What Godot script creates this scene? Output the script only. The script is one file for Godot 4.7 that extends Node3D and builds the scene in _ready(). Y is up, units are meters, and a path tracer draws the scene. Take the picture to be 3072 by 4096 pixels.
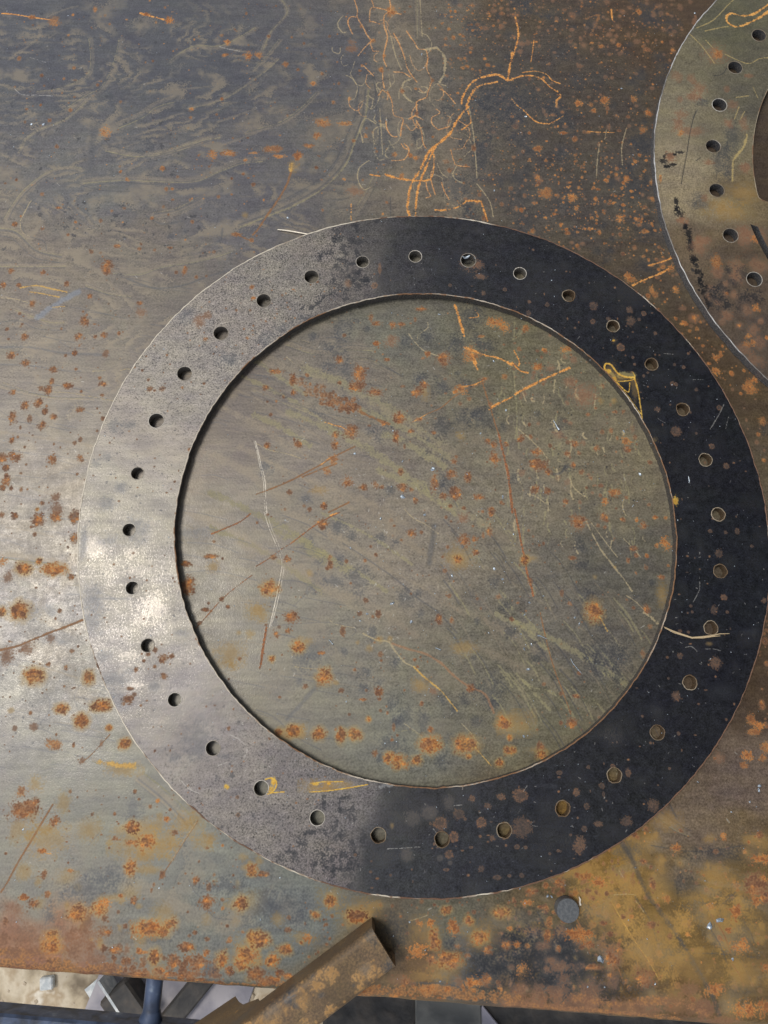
extends Node3D
# A flame-cut steel flange ring lying on a rusty steel table. Origin: centre of the ring's upper face.
# Lengths of the paint calls are millimetres on the table or on the plate they belong to.

const TABLE_Y := -0.0093
const FLOOR_Y := -0.78

var tile_a := PackedByteArray()    # fine, middle and coarse noise, 1024 x 1024 each, seamless
var tile_b := PackedByteArray()
var tile_c := PackedByteArray()
var tile_e := PackedByteArray()    # large drifting noise for water marks
var tile_d := PackedByteArray()    # grain without any pattern
var rng := RandomNumberGenerator.new()
var taken := {}


# ------------------------------------------------------------------ paint: what the steel surfaces are made of
class SteelSkin:
	var w: int
	var h: int
	var x0: float
	var z0: float
	var s: float                   # pixels per millimetre
	var rgb: PackedByteArray
	var orm: PackedByteArray
	var hgt: PackedByteArray
	var a: PackedByteArray
	var b: PackedByteArray
	var c: PackedByteArray
	var d: PackedByteArray
	# kind: dark, light, halo colour, halo reach, halo strength, softness, raggedness, strength, roughness, height
	var kinds := {
		"r": [Color8(94, 62, 44), Color8(156, 106, 66), Color8(138, 112, 80), 0.5, 0.34, 0.4, 1.1, 0.92, 0.85, 20.0],
		"o": [Color8(124, 74, 40), Color8(224, 146, 68), Color8(146, 112, 72), 0.6, 0.4, 0.32, 1.5, 0.9, 0.85, 14.0],
		"h": [Color8(88, 54, 36), Color8(196, 126, 58), Color8(178, 136, 66), 1.1, 0.7, 0.24, 1.1, 0.95, 0.85, 28.0],
		"y": [Color8(156, 120, 60), Color8(186, 144, 72), Color8(150, 124, 78), 0.4, 0.2, 1.6, 1.6, 0.5, 0.75, 4.0],
		"f": [Color8(116, 82, 60), Color8(146, 104, 74), Color8(120, 98, 78), 0.3, 0.2, 0.6, 1.1, 0.7, 0.85, 10.0],
		"d": [Color8(56, 60, 68), Color8(74, 77, 84), Color8(80, 80, 84), 0.2, 0.06, 1.2, 1.3, 0.5, 0.42, -2.0],
		"m": [Color8(70, 66, 64), Color8(94, 84, 76), Color8(90, 80, 70), 0.0, 0.0, 0.5, 0.8, 0.75, 0.7, 6.0],
		"b": [Color8(146, 112, 68), Color8(184, 144, 92), Color8(120, 96, 66), 0.3, 0.3, 0.5, 1.9, 0.8, 0.85, 14.0],
		"q": [Color8(206, 152, 44), Color8(228, 188, 78), Color8(150, 130, 70), 0.4, 0.35, 0.4, 0.8, 0.95, 0.8, 10.0],
		"n": [Color8(42, 44, 49), Color8(60, 61, 64), Color8(70, 70, 72), 0.2, 0.06, 0.9, 1.5, 0.85, 0.4, -2.0],
		"x": [Color8(24, 25, 28), Color8(38, 38, 40), Color8(60, 60, 60), 0.0, 0.0, 0.25, 0.9, 1.0, 0.35, -4.0],
		"k": [Color8(34, 36, 42), Color8(52, 52, 56), Color8(60, 60, 60), 0.2, 0.1, 0.3, 1.9, 0.6, 0.42, -6.0],
		"g": [Color8(76, 60, 50), Color8(118, 88, 66), Color8(146, 98, 62), 0.0, 0.0, 0.25, 0.6, 0.85, 0.8, 12.0],
		"s": [Color8(88, 86, 84), Color8(120, 114, 106), Color8(90, 90, 90), 0.0, 0.0, 1.3, 2.2, 0.22, 0.5, 1.0],
		"p": [Color8(172, 164, 156), Color8(196, 190, 180), Color8(150, 150, 150), 0.0, 0.0, 0.6, 1.2, 0.45, 0.4, 2.0],
	}
	# style: colour, second colour, softness, raggedness, strength, roughness, height
	var styles := {
		"tan": [Color8(124, 114, 98), Color8(136, 124, 106), 1.3, 1.0, 0.42, 0.5, 2.0],
		"ink": [Color8(66, 68, 73), Color8(84, 84, 87), 1.0, 1.1, 0.5, 0.42, -6.0],
		"inkthin": [Color8(44, 44, 46), Color8(64, 62, 60), 0.4, 0.9, 0.85, 0.42, -8.0],
		"slate2": [Color8(88, 82, 76), Color8(98, 92, 86), 1.3, 1.2, 0.3, 0.45, -2.0],
		"slate": [Color8(72, 66, 62), Color8(84, 78, 72), 0.9, 0.7, 0.6, 0.5, -4.0],
		"black": [Color8(26, 27, 30), Color8(40, 40, 42), 0.25, 0.5, 0.95, 0.3, -6.0],
		"blackbroken": [Color8(28, 29, 32), Color8(48, 46, 44), 0.25, 2.0, 0.95, 0.35, -6.0],
		"orange": [Color8(172, 108, 52), Color8(226, 160, 82), 0.6, 1.5, 0.95, 0.85, 20.0],
		"orange2": [Color8(150, 96, 60), Color8(160, 108, 70), 0.9, 0.8, 0.5, 0.7, 4.0],
		"rope": [Color8(186, 124, 56), Color8(226, 170, 92), 0.5, 0.9, 0.95, 0.85, 14.0],
		"thread": [Color8(178, 114, 62), Color8(206, 158, 104), 0.7, 1.4, 0.92, 0.8, 16.0],
		"cream": [Color8(160, 146, 112), Color8(178, 160, 122), 0.8, 1.5, 0.7, 0.75, 8.0],
		"cream2": [Color8(160, 142, 92), Color8(178, 156, 98), 0.6, 1.0, 0.75, 0.75, 6.0],
		"yellow": [Color8(198, 148, 62), Color8(214, 170, 84), 0.7, 1.2, 0.75, 0.8, 6.0],
		"yellow2": [Color8(206, 152, 40), Color8(214, 180, 84), 0.4, 0.8, 0.95, 0.8, 12.0],
		"olive": [Color8(132, 126, 92), Color8(146, 138, 98), 1.0, 1.8, 0.5, 0.7, 4.0],
		"olive2": [Color8(128, 122, 84), Color8(140, 130, 80), 0.7, 1.2, 0.8, 0.8, 6.0],
		"brown": [Color8(116, 82, 54), Color8(140, 96, 58), 0.5, 1.0, 0.85, 0.8, 8.0],
		"rust": [Color8(104, 66, 44), Color8(158, 102, 64), 0.35, 1.3, 0.95, 0.85, 24.0],
		"band": [Color8(108, 80, 56), Color8(160, 112, 66), 0.6, 1.9, 0.85, 0.85, 26.0],
		"blue": [Color8(96, 104, 118), Color8(108, 114, 124), 0.9, 0.8, 0.7, 0.42, 0.0],
		"white": [Color8(186, 184, 178), Color8(160, 158, 152), 0.6, 1.6, 0.75, 0.5, 6.0],
		"groove": [Color8(178, 172, 160), Color8(130, 124, 114), 0.5, 1.8, 0.9, 0.38, -16.0],
		"cloud": [Color8(120, 122, 124), Color8(140, 140, 138), 0.7, 1.3, 0.7, 0.6, 4.0],
	}

	func _init(width_mm: float, height_mm: float, left: float, top: float, per_mm: float, tiles: Array) -> void:
		w = int(width_mm * per_mm)
		h = int(height_mm * per_mm)
		x0 = left
		z0 = top
		s = per_mm
		a = tiles[0]
		b = tiles[1]
		c = tiles[2]
		d = tiles[3]
		rgb.resize(w * h * 3)
		orm.resize(w * h * 3)
		hgt.resize(w * h)

	# the bare surface: tones from a small map looked up through two drifting noises, plus grain
	func base(tones: Image, drift: float, rough: float, metal: float, grain: float, streak: float, speck: float, rough_grain: float) -> void:
		var big: Image = tones.duplicate()
		big.resize(w, h, Image.INTERPOLATE_CUBIC)
		big.convert(Image.FORMAT_RGB8)
		var t := big.get_data()
		var met := int(metal * 255.0)
		for y in h:
			var row := (y & 1023) << 10
			var row2 := ((y * 2 + 300) & 1023) << 10
			var row3 := ((y * 2 + 77) & 1023) << 10
			var far := ((y + 500) & 1023) << 10
			for x in w:
				var nb: int = b[row | (x & 1023)]
				var nc: int = c[row | (x & 1023)]
				var na: int = a[row | (x & 1023)]
				var nc2: int = c[far | ((x + 371) & 1023)]
				var st: int = b[row3 | ((x >> 3) & 1023)]
				var big_n: int = c[row2 | (x & 1023)]
				var nd: int = d[row | (x & 1023)]
				var lx := clampi(x + int((nc - 128) * drift + (nb - 128) * drift * 0.25), 0, w - 1)
				var ly := clampi(y + int((nc2 - 128) * drift), 0, h - 1)
				var i := (ly * w + lx) * 3
				var v := 1.0 + (na - 128) * grain + (nb - 128) * grain * 0.35 + (st - 128) * streak + (big_n - 128) * 0.0007 + (nd - 128) * speck * clampf((t[i] - 40) / 70.0, 0.3, 1.0)
				var o := (y * w + x) * 3
				rgb[o] = clampi(int(t[i] * v), 0, 255)
				rgb[o + 1] = clampi(int(t[i + 1] * v), 0, 255)
				rgb[o + 2] = clampi(int(t[i + 2] * v + (128 - big_n) * 0.03), 0, 255)
				orm[o] = 255
				var worn := clampf((t[i] - 40) / 70.0, 0.12, 1.0)
				orm[o + 1] = clampi(int(rough * 255.0 + (nb - 128) * 0.14 + (nc - 128) * 0.12 + ((na - 128) * 0.4 + (nd - 128) * 0.5) * worn * rough_grain), 0, 255)
				orm[o + 2] = met
				hgt[y * w + x] = clampi(96 + ((na - 128) >> 4) + ((nd - 128) >> 4) + ((st - 128) >> 5), 0, 255)

	func spot(kind: String, x: float, z: float, rx: float, rz: float) -> void:
		var k: Array = kinds[kind]
		var c0: Color = k[0]
		var c1: Color = k[1]
		var c2: Color = k[2]
		var reach: float = k[3]
		var halo: float = k[4]
		var soft: float = k[5]
		var rag: float = k[6]
		var strong: float = k[7]
		var ro: float = k[8] * 255.0
		var up: float = k[9]
		var ringed := kind == "g"
		var px := (x - x0) * s
		var pz := (z - z0) * s
		var ax := maxf(rx * s, 1.1)
		var az := maxf(rz * s, 1.1)
		var m := 1.5 + reach
		var small := clampf(minf(ax, az) / 5.0, 0.45, 1.0)
		var h1 := fposmod(sin(px * 12.9 + pz * 78.2) * 437.5, 1.0)
		var h2 := fposmod(sin(px * 39.3 + pz * 11.1) * 731.9, 1.0)
		rag *= small * (0.65 + 0.75 * h1)
		strong *= 0.62 + 0.38 * h2
		soft *= 0.7 + 1.6 * h2 * h1
		var warm := (h1 - 0.5) * 0.5
		for y in range(maxi(0, int(pz - az * m)), mini(h, int(pz + az * m) + 2)):
			for xx in range(maxi(0, int(px - ax * m)), mini(w, int(px + ax * m) + 2)):
				var dx := (xx - px) / ax
				var dz := (y - pz) / az
				var d := sqrt(dx * dx + dz * dz)
				var q := ((y & 1023) << 10) | (xx & 1023)
				var na := a[q] / 255.0 - 0.5
				var nb := b[q] / 255.0 - 0.5
				var e := d + (nb * 1.1 + na * 1.7) * rag
				var o := (y * w + xx) * 3
				if halo > 0.0:
					var g := clampf(1.0 - (d + nb * 0.9 - 0.7) / (reach + 0.2), 0.0, 1.0) * halo * (0.75 + na * 1.2)
					if g > 0.01:
						rgb[o] = int(lerpf(rgb[o], c2.r8, g))
						rgb[o + 1] = int(lerpf(rgb[o + 1], c2.g8, g))
						rgb[o + 2] = int(lerpf(rgb[o + 2], c2.b8, g))
						orm[o + 1] = int(lerpf(orm[o + 1], 170.0, g))
						orm[o + 2] = int(lerpf(orm[o + 2], 20.0, g))
				var f := clampf((1.0 - e) / soft + 0.5, 0.0, 1.0) * strong
				if f > 0.01:
					var u := clampf(0.5 + warm + na * 1.7 + nb * 1.7 + (d - 0.6) * 0.55, 0.0, 1.0)
					if ringed and e > 0.72:
						rgb[o] = int(lerpf(rgb[o], c2.r8, f * 0.8))
						rgb[o + 1] = int(lerpf(rgb[o + 1], c2.g8, f * 0.8))
						rgb[o + 2] = int(lerpf(rgb[o + 2], c2.b8, f * 0.8))
					else:
						rgb[o] = int(lerpf(rgb[o], lerpf(c0.r8, c1.r8, u), f))
						rgb[o + 1] = int(lerpf(rgb[o + 1], lerpf(c0.g8, c1.g8, u), f))
						rgb[o + 2] = int(lerpf(rgb[o + 2], lerpf(c0.b8, c1.b8, u), f))
					orm[o + 1] = int(lerpf(orm[o + 1], ro, f))
					if ro > 130.0:
						orm[o + 2] = int(lerpf(orm[o + 2], 0.0, f))
					hgt[y * w + xx] = clampi(int(hgt[y * w + xx] + f * up * (1.0 + na * 1.6)), 0, 255)

	# a larger rust bloom: the stain, then lumps of darker and brighter scale in it
	func bloom(r: RandomNumberGenerator, kind: String, x: float, z: float, rx: float, rz: float) -> void:
		spot(kind, x, z, rx, rz)
		for i in 5 + int(rx):
			var an := r.randf() * TAU
			var out := sqrt(r.randf()) * 0.85
			var size := r.randf_range(0.14, 0.42)
			spot("r" if i % 4 else "o", x + cos(an) * out * rx, z + sin(an) * out * rz, rx * size, rz * size)

	# a mark along a path: flat list x, z, x, z ...
	func stroke(style: String, width: float, path: Array) -> void:
		var k: Array = styles[style]
		var p := PackedVector2Array()
		for i in range(0, path.size(), 2):
			p.append(Vector2((path[i] - x0) * s, (path[i + 1] - z0) * s))
		var r := maxf(width * 0.5 * s, 0.9)
		var pts := PackedVector2Array()
		for i in p.size() - 1:
			var before := p[maxi(i - 1, 0)]
			var after := p[mini(i + 2, p.size() - 1)]
			var n := maxi(2, int(p[i].distance_to(p[i + 1]) / maxf(1.0, r * 0.35)))
			for j in n:
				pts.append(p[i].cubic_interpolate(p[i + 1], before, after, float(j) / n))
		pts.append(p[p.size() - 1])
		var lo := pts[0]
		var hi := pts[0]
		for q in pts:
			lo = lo.min(q)
			hi = hi.max(q)
		var bx := maxi(0, int(lo.x - r) - 1)
		var by := maxi(0, int(lo.y - r) - 1)
		var bw := mini(w, int(hi.x + r) + 2) - bx
		var bh := mini(h, int(hi.y + r) + 2) - by
		if bw <= 0 or bh <= 0:
			return
		var mask := PackedFloat32Array()
		mask.resize(bw * bh)
		for q in pts:
			var qx := q.x - bx
			var qy := q.y - by
			for y in range(maxi(0, int(qy - r)), mini(bh, int(qy + r) + 2)):
				for x in range(maxi(0, int(qx - r)), mini(bw, int(qx + r) + 2)):
					var d := 1.0 - sqrt((x - qx) * (x - qx) + (y - qy) * (y - qy)) / r
					if d > mask[y * bw + x]:
						mask[y * bw + x] = d
		var c0: Color = k[0]
		var c1: Color = k[1]
		var soft: float = k[2]
		var rag: float = k[3]
		var strong: float = k[4]
		var ro: float = k[5] * 255.0
		var up: float = k[6]
		var thin := clampf(r / 3.0, 0.35, 1.0)
		for y in bh:
			for x in bw:
				var m := mask[y * bw + x]
				if m <= 0.0:
					continue
				var q := (((y + by) & 1023) << 10) | ((x + bx) & 1023)
				var na := a[q] / 255.0 - 0.5
				var nb := b[q] / 255.0 - 0.5
				var nc := c[q] / 255.0 - 0.5
				var e := m * (1.0 + soft) + (nb * 1.5 * thin + na * 1.1 + nc * 0.8) * rag - (0.14 if thin < 1.0 else 0.3)
				var f := clampf(e / soft, 0.0, 1.0) * strong
				if f < 0.01:
					continue
				var u := clampf(0.5 + na * 2.4 + nb, 0.0, 1.0)
				var i := (y + by) * w + x + bx
				var o := i * 3
				rgb[o] = int(lerpf(rgb[o], lerpf(c0.r8, c1.r8, u), f))
				rgb[o + 1] = int(lerpf(rgb[o + 1], lerpf(c0.g8, c1.g8, u), f))
				rgb[o + 2] = int(lerpf(rgb[o + 2], lerpf(c0.b8, c1.b8, u), f))
				orm[o + 1] = int(lerpf(orm[o + 1], ro, f))
				if ro > 130.0 and style != "tan":
					orm[o + 2] = int(lerpf(orm[o + 2], 0.0, f))
				hgt[i] = clampi(int(hgt[i] + f * up * (1.0 + na)), 0, 255)

	# water-drawn contour bands: lines where a drifting noise passes even steps
	func marble(flow_noise: PackedByteArray, cx: float, cz: float, rx: float, rz: float, steps: float, strong: float) -> void:
		for y in range(maxi(0, int((cz - rz - z0) * s)), mini(h, int((cz + rz - z0) * s))):
			for x in range(maxi(0, int((cx - rx - x0) * s)), mini(w, int((cx + rx - x0) * s))):
				var dx := ((x / s + x0) - cx) / rx
				var dz := ((y / s + z0) - cz) / rz
				var q := ((y & 1023) << 10) | (x & 1023)
				var n: float = flow_noise[(clampi(int(y * 1.05 - x * 0.22) + 300, 0, 2047) << 11) | clampi(int(x * 0.55 + y * 0.3), 0, 2047)] / 255.0 + (a[q] - 128) * 0.00012
				var edge := clampf((1.0 - dx * dx - dz * dz) * 2.5 + (c[q] - 128) * 0.008, 0.0, 1.0) * strong
				if edge <= 0.0:
					continue
				var v := fposmod(n * steps, 1.0)
				var band := smoothstep(0.0, 0.10, v) * (1.0 - smoothstep(0.34, 0.60, v))
				var line := 1.0 - smoothstep(0.0, 0.07, absf(v - 0.02))
				var keep := clampf(0.6 + (b[q] - 128) * 0.003 + (c[(q + 400) & 1048575] - 128) * 0.012, 0.0, 1.0)
				var o := (y * w + x) * 3
				var f := band * edge * 0.75 * keep
				rgb[o] = int(lerpf(rgb[o], 126.0, f))
				rgb[o + 1] = int(lerpf(rgb[o + 1], 116.0, f))
				rgb[o + 2] = int(lerpf(rgb[o + 2], 100.0, f))
				f = line * edge * 0.42 * keep
				rgb[o] = int(lerpf(rgb[o], 62.0, f))
				rgb[o + 1] = int(lerpf(rgb[o + 1], 62.0, f))
				rgb[o + 2] = int(lerpf(rgb[o + 2], 66.0, f))

	# a broad band with finer flow lines running along it
	func flow(style: String, width: float, path: Array, r: RandomNumberGenerator) -> void:
		stroke(style, width, path)
		for i in 4:
			var moved := []
			var off := r.randf_range(-0.6, 0.6) * width
			for k in range(0, path.size(), 2):
				var k0 := maxi(0, k - 2)
				var k1 := mini(path.size() - 2, k + 2)
				var way := Vector2(path[k1] - path[k0], path[k1 + 1] - path[k0 + 1]).normalized()
				moved.append(path[k] - way.y * off + r.randf_range(-0.6, 0.6))
				moved.append(path[k + 1] + way.x * off + r.randf_range(-0.6, 0.6))
			stroke(["ink", "tan", "olive"][i % 3], width * r.randf_range(0.06, 0.2), moved)

	func scatter(r: RandomNumberGenerator, kind: String, n: int, x: float, z: float, rx: float, rz: float, small: float, large: float) -> void:
		for i in n:
			var q := r.randf()
			var size := lerpf(small, large, q * q * q)
			spot(kind, x + r.randf_range(-rx, rx), z + r.randf_range(-rz, rz), size * r.randf_range(0.8, 1.3), size * r.randf_range(0.8, 1.3))

	func material(relief: float) -> StandardMaterial3D:
		var m := StandardMaterial3D.new()
		var colours := ImageTexture.create_from_image(Image.create_from_data(w, h, false, Image.FORMAT_RGB8, rgb))
		var surface := ImageTexture.create_from_image(Image.create_from_data(w, h, false, Image.FORMAT_RGB8, orm))
		var bump := Image.create_from_data(w, h, false, Image.FORMAT_R8, hgt)
		bump.convert(Image.FORMAT_RGB8)
		bump.bump_map_to_normal_map(relief)
		m.albedo_texture = colours
		m.roughness_texture = surface
		m.roughness_texture_channel = BaseMaterial3D.TEXTURE_CHANNEL_GREEN
		m.metallic = 1.0
		m.metallic_texture = surface
		m.metallic_texture_channel = BaseMaterial3D.TEXTURE_CHANNEL_BLUE
		m.roughness = 1.0
		m.normal_enabled = true
		m.normal_texture = ImageTexture.create_from_image(bump)
		return m


func noise_tile(freq: float, octaves: int, kind: int, seed_value: int, warp := 0.0, side := 1024) -> PackedByteArray:
	var n := FastNoiseLite.new()
	n.noise_type = kind
	n.frequency = freq
	n.fractal_octaves = octaves
	n.seed = seed_value
	if warp > 0.0:
		n.domain_warp_enabled = true
		n.domain_warp_amplitude = warp
		n.domain_warp_frequency = 0.006
	var im := n.get_seamless_image(side, side, false, false, 0.1, true) if warp == 0.0 else n.get_image(side, side)
	im.convert(Image.FORMAT_L8)
	return im.get_data()


# a small picture of tones from control points (millimetres, colour), mixed by distance
func tone_map(x0: float, z0: float, wide: float, high: float, pts: Array) -> Image:
	var iw := 96
	var ih := int(96.0 * high / wide)
	var im := Image.create(iw, ih, false, Image.FORMAT_RGB8)
	for y in ih:
		for x in iw:
			var px := x0 + (x + 0.5) / iw * wide
			var pz := z0 + (y + 0.5) / ih * high
			var sum := Vector3.ZERO
			var total := 0.0
			for p in pts:
				var dx: float = p[0] - px
				var dz: float = p[1] - pz
				var d2 := dx * dx + dz * dz + 80.0
				var wt := 1.0 / (d2 * d2)
				sum += Vector3(p[2], p[3], p[4]) * wt
				total += wt
			sum /= total * 255.0
			im.set_pixel(x, y, Color(sum.x, sum.y, sum.z))
	return im


# ------------------------------------------------------------------ building
func numbered(called: String) -> String:
	var n: int = taken.get(called, -1) + 1
	taken[called] = n
	return called if n == 0 else "%s_%03d" % [called, n]


func thing(called: String, label: String, category: String, at := Vector3.ZERO, group := "") -> Node3D:
	var o := Node3D.new()
	o.name = numbered(called)
	add_child(o, true)
	o.position = at
	o.set_meta("label", label)
	o.set_meta("category", category)
	if group:
		o.set_meta("group", group)
	return o


func part(called: String, mesh: Mesh, material: Material, parent: Node) -> MeshInstance3D:
	var o := MeshInstance3D.new()
	o.name = called
	o.mesh = mesh
	if material:
		o.material_override = material
	parent.add_child(o, true)
	return o


func single(called: String, mesh: Mesh, material: Material, label: String, category: String, at := Vector3.ZERO, group := "") -> MeshInstance3D:
	var o := part(numbered(called), mesh, material, self)
	o.position = at
	o.set_meta("label", label)
	o.set_meta("category", category)
	if group:
		o.set_meta("group", group)
	return o


func plain(c: Color, rough := 0.6, metal := 0.0) -> StandardMaterial3D:
	var m := StandardMaterial3D.new()
	m.albedo_color = c
	m.roughness = rough
	m.metallic = metal
	return m


# a rough metal or mineral: two tones mixed by noise, with relief, mapped over all faces
func mottled(stops: Array, colours: Array, freq: float, size: float, rough: float, metal: float, bump: float, seed_value: int, octaves := 5) -> StandardMaterial3D:
	var m := StandardMaterial3D.new()
	var n := FastNoiseLite.new()
	n.noise_type = FastNoiseLite.TYPE_SIMPLEX_SMOOTH
	n.frequency = freq
	n.fractal_octaves = octaves
	n.seed = seed_value
	var ramp := Gradient.new()
	ramp.offsets = PackedFloat32Array(stops)
	ramp.colors = PackedColorArray(colours)
	var t := NoiseTexture2D.new()
	t.width = 512
	t.height = 512
	t.seamless = true
	t.noise = n
	t.color_ramp = ramp
	m.albedo_texture = t
	var nt := NoiseTexture2D.new()
	nt.width = 512
	nt.height = 512
	nt.seamless = true
	nt.noise = n
	nt.as_normal_map = true
	nt.bump_strength = bump
	m.normal_enabled = true
	m.normal_texture = nt
	m.roughness = rough
	m.metallic = metal
	m.uv1_triplanar = true
	m.uv1_scale = Vector3.ONE / size
	return m


func loop(centre: Vector2, radius: float, n: int, wobble := 0.0, seed_value := 0, ratio := 1.0) -> PackedVector2Array:
	var f := FastNoiseLite.new()
	f.seed = seed_value
	f.frequency = 0.9
	f.fractal_octaves = 4
	var p := PackedVector2Array()
	for i in n:
		var t := TAU * i / n
		var dir := Vector2(cos(t), sin(t))
		var q := dir * 30.0 * radius / 0.3
		var r := radius + (f.get_noise_2d(q.x, q.y) + 0.7 * f.get_noise_2d(q.x * 0.2, q.y * 0.2)) * wobble
		p.append(centre + dir * r * Vector2(1.0, ratio))
	return p


# upper and lower faces of a flat plate from simple polygons that tile it
func plate_faces(polys: Array, top: float, low: float, uv_from: Vector2, uv_size: Vector2) -> ArrayMesh:
	var st := SurfaceTool.new()
	st.begin(Mesh.PRIMITIVE_TRIANGLES)
	for poly: PackedVector2Array in polys:
		var tri := Geometry2D.triangulate_polygon(poly)
		for side in 2:
			var y := top if side == 0 else low
			for i in range(0, tri.size(), 3):
				var p := [poly[tri[i]], poly[tri[i + 1]], poly[tri[i + 2]]]
				var turn: float = (p[1] - p[0]).cross(p[2] - p[0])
				if (turn < 0.0) == (side == 0):
					p.reverse()
				for q: Vector2 in p:
					st.set_normal(Vector3.UP if side == 0 else Vector3.DOWN)
					st.set_uv((q - uv_from) / uv_size)
					st.add_vertex(Vector3(q.x, y, q.y))
	st.generate_tangents()
	return st.commit()


# the cut face round a closed outline; outward 1 for an outer edge, -1 for a hole
func wall(st: SurfaceTool, p: PackedVector2Array, top: float, low: float, outward: float) -> void:
	var n := p.size()
	for i in n:
		var j := (i + 1) % n
		var ni := normal_at(p, i) * outward
		var nj := normal_at(p, j) * outward
		var a := Vector3(p[i].x, top, p[i].y)
		var b := Vector3(p[j].x, top, p[j].y)
		var c := Vector3(p[j].x, low, p[j].y)
		var d := Vector3(p[i].x, low, p[i].y)
		var set_a := [[a, ni], [b, nj], [c, nj], [a, ni], [c, nj], [d, ni]]
		if outward > 0.0:
			set_a.reverse()
		for v in set_a:
			st.set_normal(v[1])
			st.add_vertex(v[0])


func normal_at(p: PackedVector2Array, i: int) -> Vector3:
	var n := p.size()
	var t := (p[(i + 1) % n] - p[(i + n - 1) % n]).normalized()
	return Vector3(t.y, 0, -t.x)      # outward for outlines that run clockwise seen from above


# an uneven bead of burr along an edge
func bead(st: SurfaceTool, p: PackedVector2Array, y: float, r: float, tones: Array, seed_value: int, closed := true, rusting := 0.0) -> void:
	var f := FastNoiseLite.new()
	f.seed = seed_value
	f.frequency = 1.0
	f.fractal_octaves = 3
	var n := p.size()
	var rings := []
	for i in n + (1 if closed else 0):
		var q := p[i % n]
		var nn := normal_at(p, i % n) if closed else normal_at(p, clampi(i, 1, n - 2))
		var v := f.get_noise_2d(q.x * 900.0, q.y * 900.0)
		var v2 := f.get_noise_2d(q.x * 14.0 + 40.0, q.y * 14.0)
		var rr := r * (1.0 + v * 0.9)
		var tone: Color = tones[0].lerp(tones[1], clampf(0.42 + v2 * 2.6 + v * 1.2 + rusting * (q.x + 0.85 * maxf(q.y, 0.0)), 0.0, 1.0))
		var ring := []
		for k in 6:
			var t := TAU * k / 6.0
			var out := nn * cos(t) + Vector3.UP * sin(t)
			ring.append([Vector3(q.x, y, q.y) + out * rr, out, tone])
		rings.append(ring)
	for i in rings.size() - 1:
		for k in 6:
			var a: Array = rings[i][k]
			var b: Array = rings[i][(k + 1) % 6]
			var c: Array = rings[i + 1][(k + 1) % 6]
			var d: Array = rings[i + 1][k]
			for v in [a, c, b, a, d, c]:
				st.set_normal(v[1])
				st.set_color(v[2])
				st.add_vertex(v[0])


func started() -> SurfaceTool:
	var st := SurfaceTool.new()
	st.begin(Mesh.PRIMITIVE_TRIANGLES)
	st.set_smooth_group(-1)
	return st


func arc(centre: Vector2, r: float, from: float, to: float, n: int) -> PackedVector2Array:
	var p := PackedVector2Array()
	for i in n + 1:
		p.append(centre + Vector2.from_angle(lerpf(from, to, float(i) / n)) * r)
	return p


# an extruded cross-section (x, y) running along -z by length
func extruded(section: PackedVector2Array, length: float, caps := true, uv_size := Vector2.ONE) -> ArrayMesh:
	var st := started()
	var n := section.size()
	var run := 0.0
	for i in n:
		var p := section[i]
		var q := section[(i + 1) % n]
		var a := Vector3(p.x, p.y, 0)
		var b := Vector3(q.x, q.y, 0)
		var c := Vector3(q.x, q.y, -length)
		var d := Vector3(p.x, p.y, -length)
		var next := run + p.distance_to(q)
		for v in [[a, run, 0.0], [b, next, 0.0], [c, next, length], [a, run, 0.0], [c, next, length], [d, run, length]]:
			st.set_uv(Vector2(v[1], v[2]) / uv_size)
			st.add_vertex(v[0])
		run = next
	if caps:
		var tri := Geometry2D.triangulate_polygon(section)
		for side in 2:
			for i in range(0, tri.size(), 3):
				var order := [tri[i], tri[i + 1], tri[i + 2]]
				if side == 1:
					order.reverse()
				for k in order:
					st.set_uv(section[k] / uv_size)
					st.add_vertex(Vector3(section[k].x, section[k].y, 0.0 if side == 0 else -length))
	st.generate_normals()
	st.generate_tangents()
	return st.commit()


func tube(path: PackedVector3Array, radii: PackedFloat32Array, sides := 8) -> ArrayMesh:
	var st := started()
	var rings := []
	for i in path.size():
		var t := (path[mini(i + 1, path.size() - 1)] - path[maxi(i - 1, 0)]).normalized()
		var u := t.cross(Vector3.UP if absf(t.y) < 0.9 else Vector3.RIGHT).normalized()
		var v := u.cross(t)
		var ring := []
		for k in sides:
			var an := TAU * k / sides
			var o := u * cos(an) + v * sin(an)
			ring.append([path[i] + o * radii[mini(i, radii.size() - 1)], o])
		rings.append(ring)
	for i in rings.size() - 1:
		for k in sides:
			var a: Array = rings[i][k]
			var b: Array = rings[i][(k + 1) % sides]
			var c: Array = rings[i + 1][(k + 1) % sides]
			var d: Array = rings[i + 1][k]
			for v in [a, b, c, a, c, d]:
				st.set_normal(v[1])
				st.add_vertex(v[0])
	return st.commit()


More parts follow.
